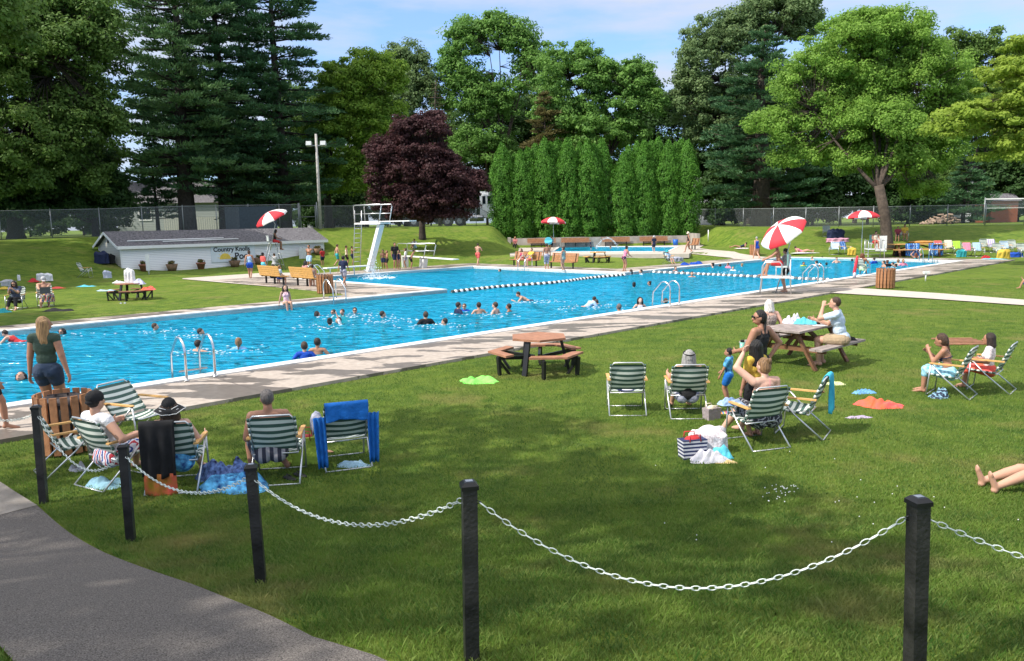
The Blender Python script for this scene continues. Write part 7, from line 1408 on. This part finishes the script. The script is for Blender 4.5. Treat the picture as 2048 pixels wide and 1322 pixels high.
p = T(1850, 487); w = MB(); w.ball((p.x - .2, p.y, p.z + .1), (1.1, .45, .12), 12); tag(w.build('kayak', mat('kayak_orange', (.6, .25, .06), .5)), 'orange red board lying on the lawn behind the long picnic table', 'board')
# ------------------------------------------------------------------ grass blades near the viewer
def blades(name, lab, n, y0, y1, hmin, hmax, wd, seed, m):
    rng = np.random.default_rng(seed); y = np.sqrt(rng.random(n) * (y1 ** 2 - y0 ** 2) + y0 ** 2) if y1 < 9 else y0 + (y1 - y0) * rng.random(n) ** 1.25; x = (rng.random(n) * 2 - 1) * (.84 * y + .3)
    # not on walks or deck
    s, nn = SN(x, y); ok = nn < -2.47
    # right boundary of the walk as a polyline
    P = np.array(cw + rb[3:]); dd = np.full(len(x), 1e9); side = np.zeros(len(x))
    for a, b in zip(P[:-1], P[1:]):
        ex, ey = b - a; L2 = ex * ex + ey * ey; t = np.clip(((x - a[0]) * ex + (y - a[1]) * ey) / L2, 0, 1); q = np.hypot(x - a[0] - t * ex, y - a[1] - t * ey); sd = (ex * (y - a[1]) - ey * (x - a[0])) / math.sqrt(L2)
        u = q < dd; dd = np.where(u, q, dd); side = np.where(u, sd, side)
    onwalk = (side < .03) & (dd < 1.22) & (side > -1.22); ok &= ~(onwalk) ; ok &= ~((side < 0.03) & (dd < 1.21))
    from_sp = np.array(TX([(1662, 587), (2300, 630), (2300, 617), (1712, 577)])); 
    pd_ = polydist(x, y, [tuple(v) for v in from_sp]); ok &= ~(pd_ > -.02)
    x, y = x[ok], y[ok]; n = len(x); z = hgt(x, y) - .052 * 0
    dI = indist(x, y); z = z - .05 * sm((dI + 3) / 1)
    h = rng.uniform(hmin, hmax, n); az = rng.random(n) * 2 * PI; ln = rng.uniform(.2, .9, n) * h; bx, by = np.cos(az) * ln, np.sin(az) * ln; wa = rng.random(n) * PI; wx, wy = np.cos(wa) * wd * .5, np.sin(wa) * wd * .5
    o = np.zeros(n)
    V = np.stack([np.stack([x - wx, y - wy, z], 1), np.stack([x + wx, y + wy, z], 1), np.stack([x + wx * .7 + bx * .4, y + wy * .7 + by * .4, z + h * .6], 1), np.stack([x + bx, y + by, z + h], 1)], 1)
    ob = quads(name, V, m, None, rng.random(n)); ob['kind'] = 'stuff'; tag(ob, lab, 'grass'); return ob
GB1 = leafmat('grass_blades', (.045, .135, .018), (.14, .255, .032), (.33, .37, .11), .35, 1.7, (.32, .27, .11))
blades('grass', 'individual grass blades of the shaded lawn nearest the viewer', 262000, 2.6, 7.5, .018, .045, .005, 1, GB1)
blades('grass', 'grass blades of the lawn in the middle distance', 440000, 7.4, 34, .018, .040, .010, 2, GB1)
blades('tall_grass', 'taller uncut grass blades scattered in the near lawn', 5000, 2.6, 7, .045, .085, .007, 3, GB1)
rng = np.random.default_rng(9); w = MB()
for i in range(34):
    c = T(1570 + rng.normal() * 22, 990 + rng.normal() * 9); w.ball(c + Vector((0, 0, .05)), .008, 5)
for i in range(26):
    c = T(rng.uniform(1300, 2040), rng.uniform(900, 1100)); w.ball(c + Vector((0, 0, .05)), .007, 5)
o = w.build('clover_flowers', WHITE); o['kind'] = 'stuff'; tag(o, 'scattered white clover flowers in the shaded lawn', 'flowers')
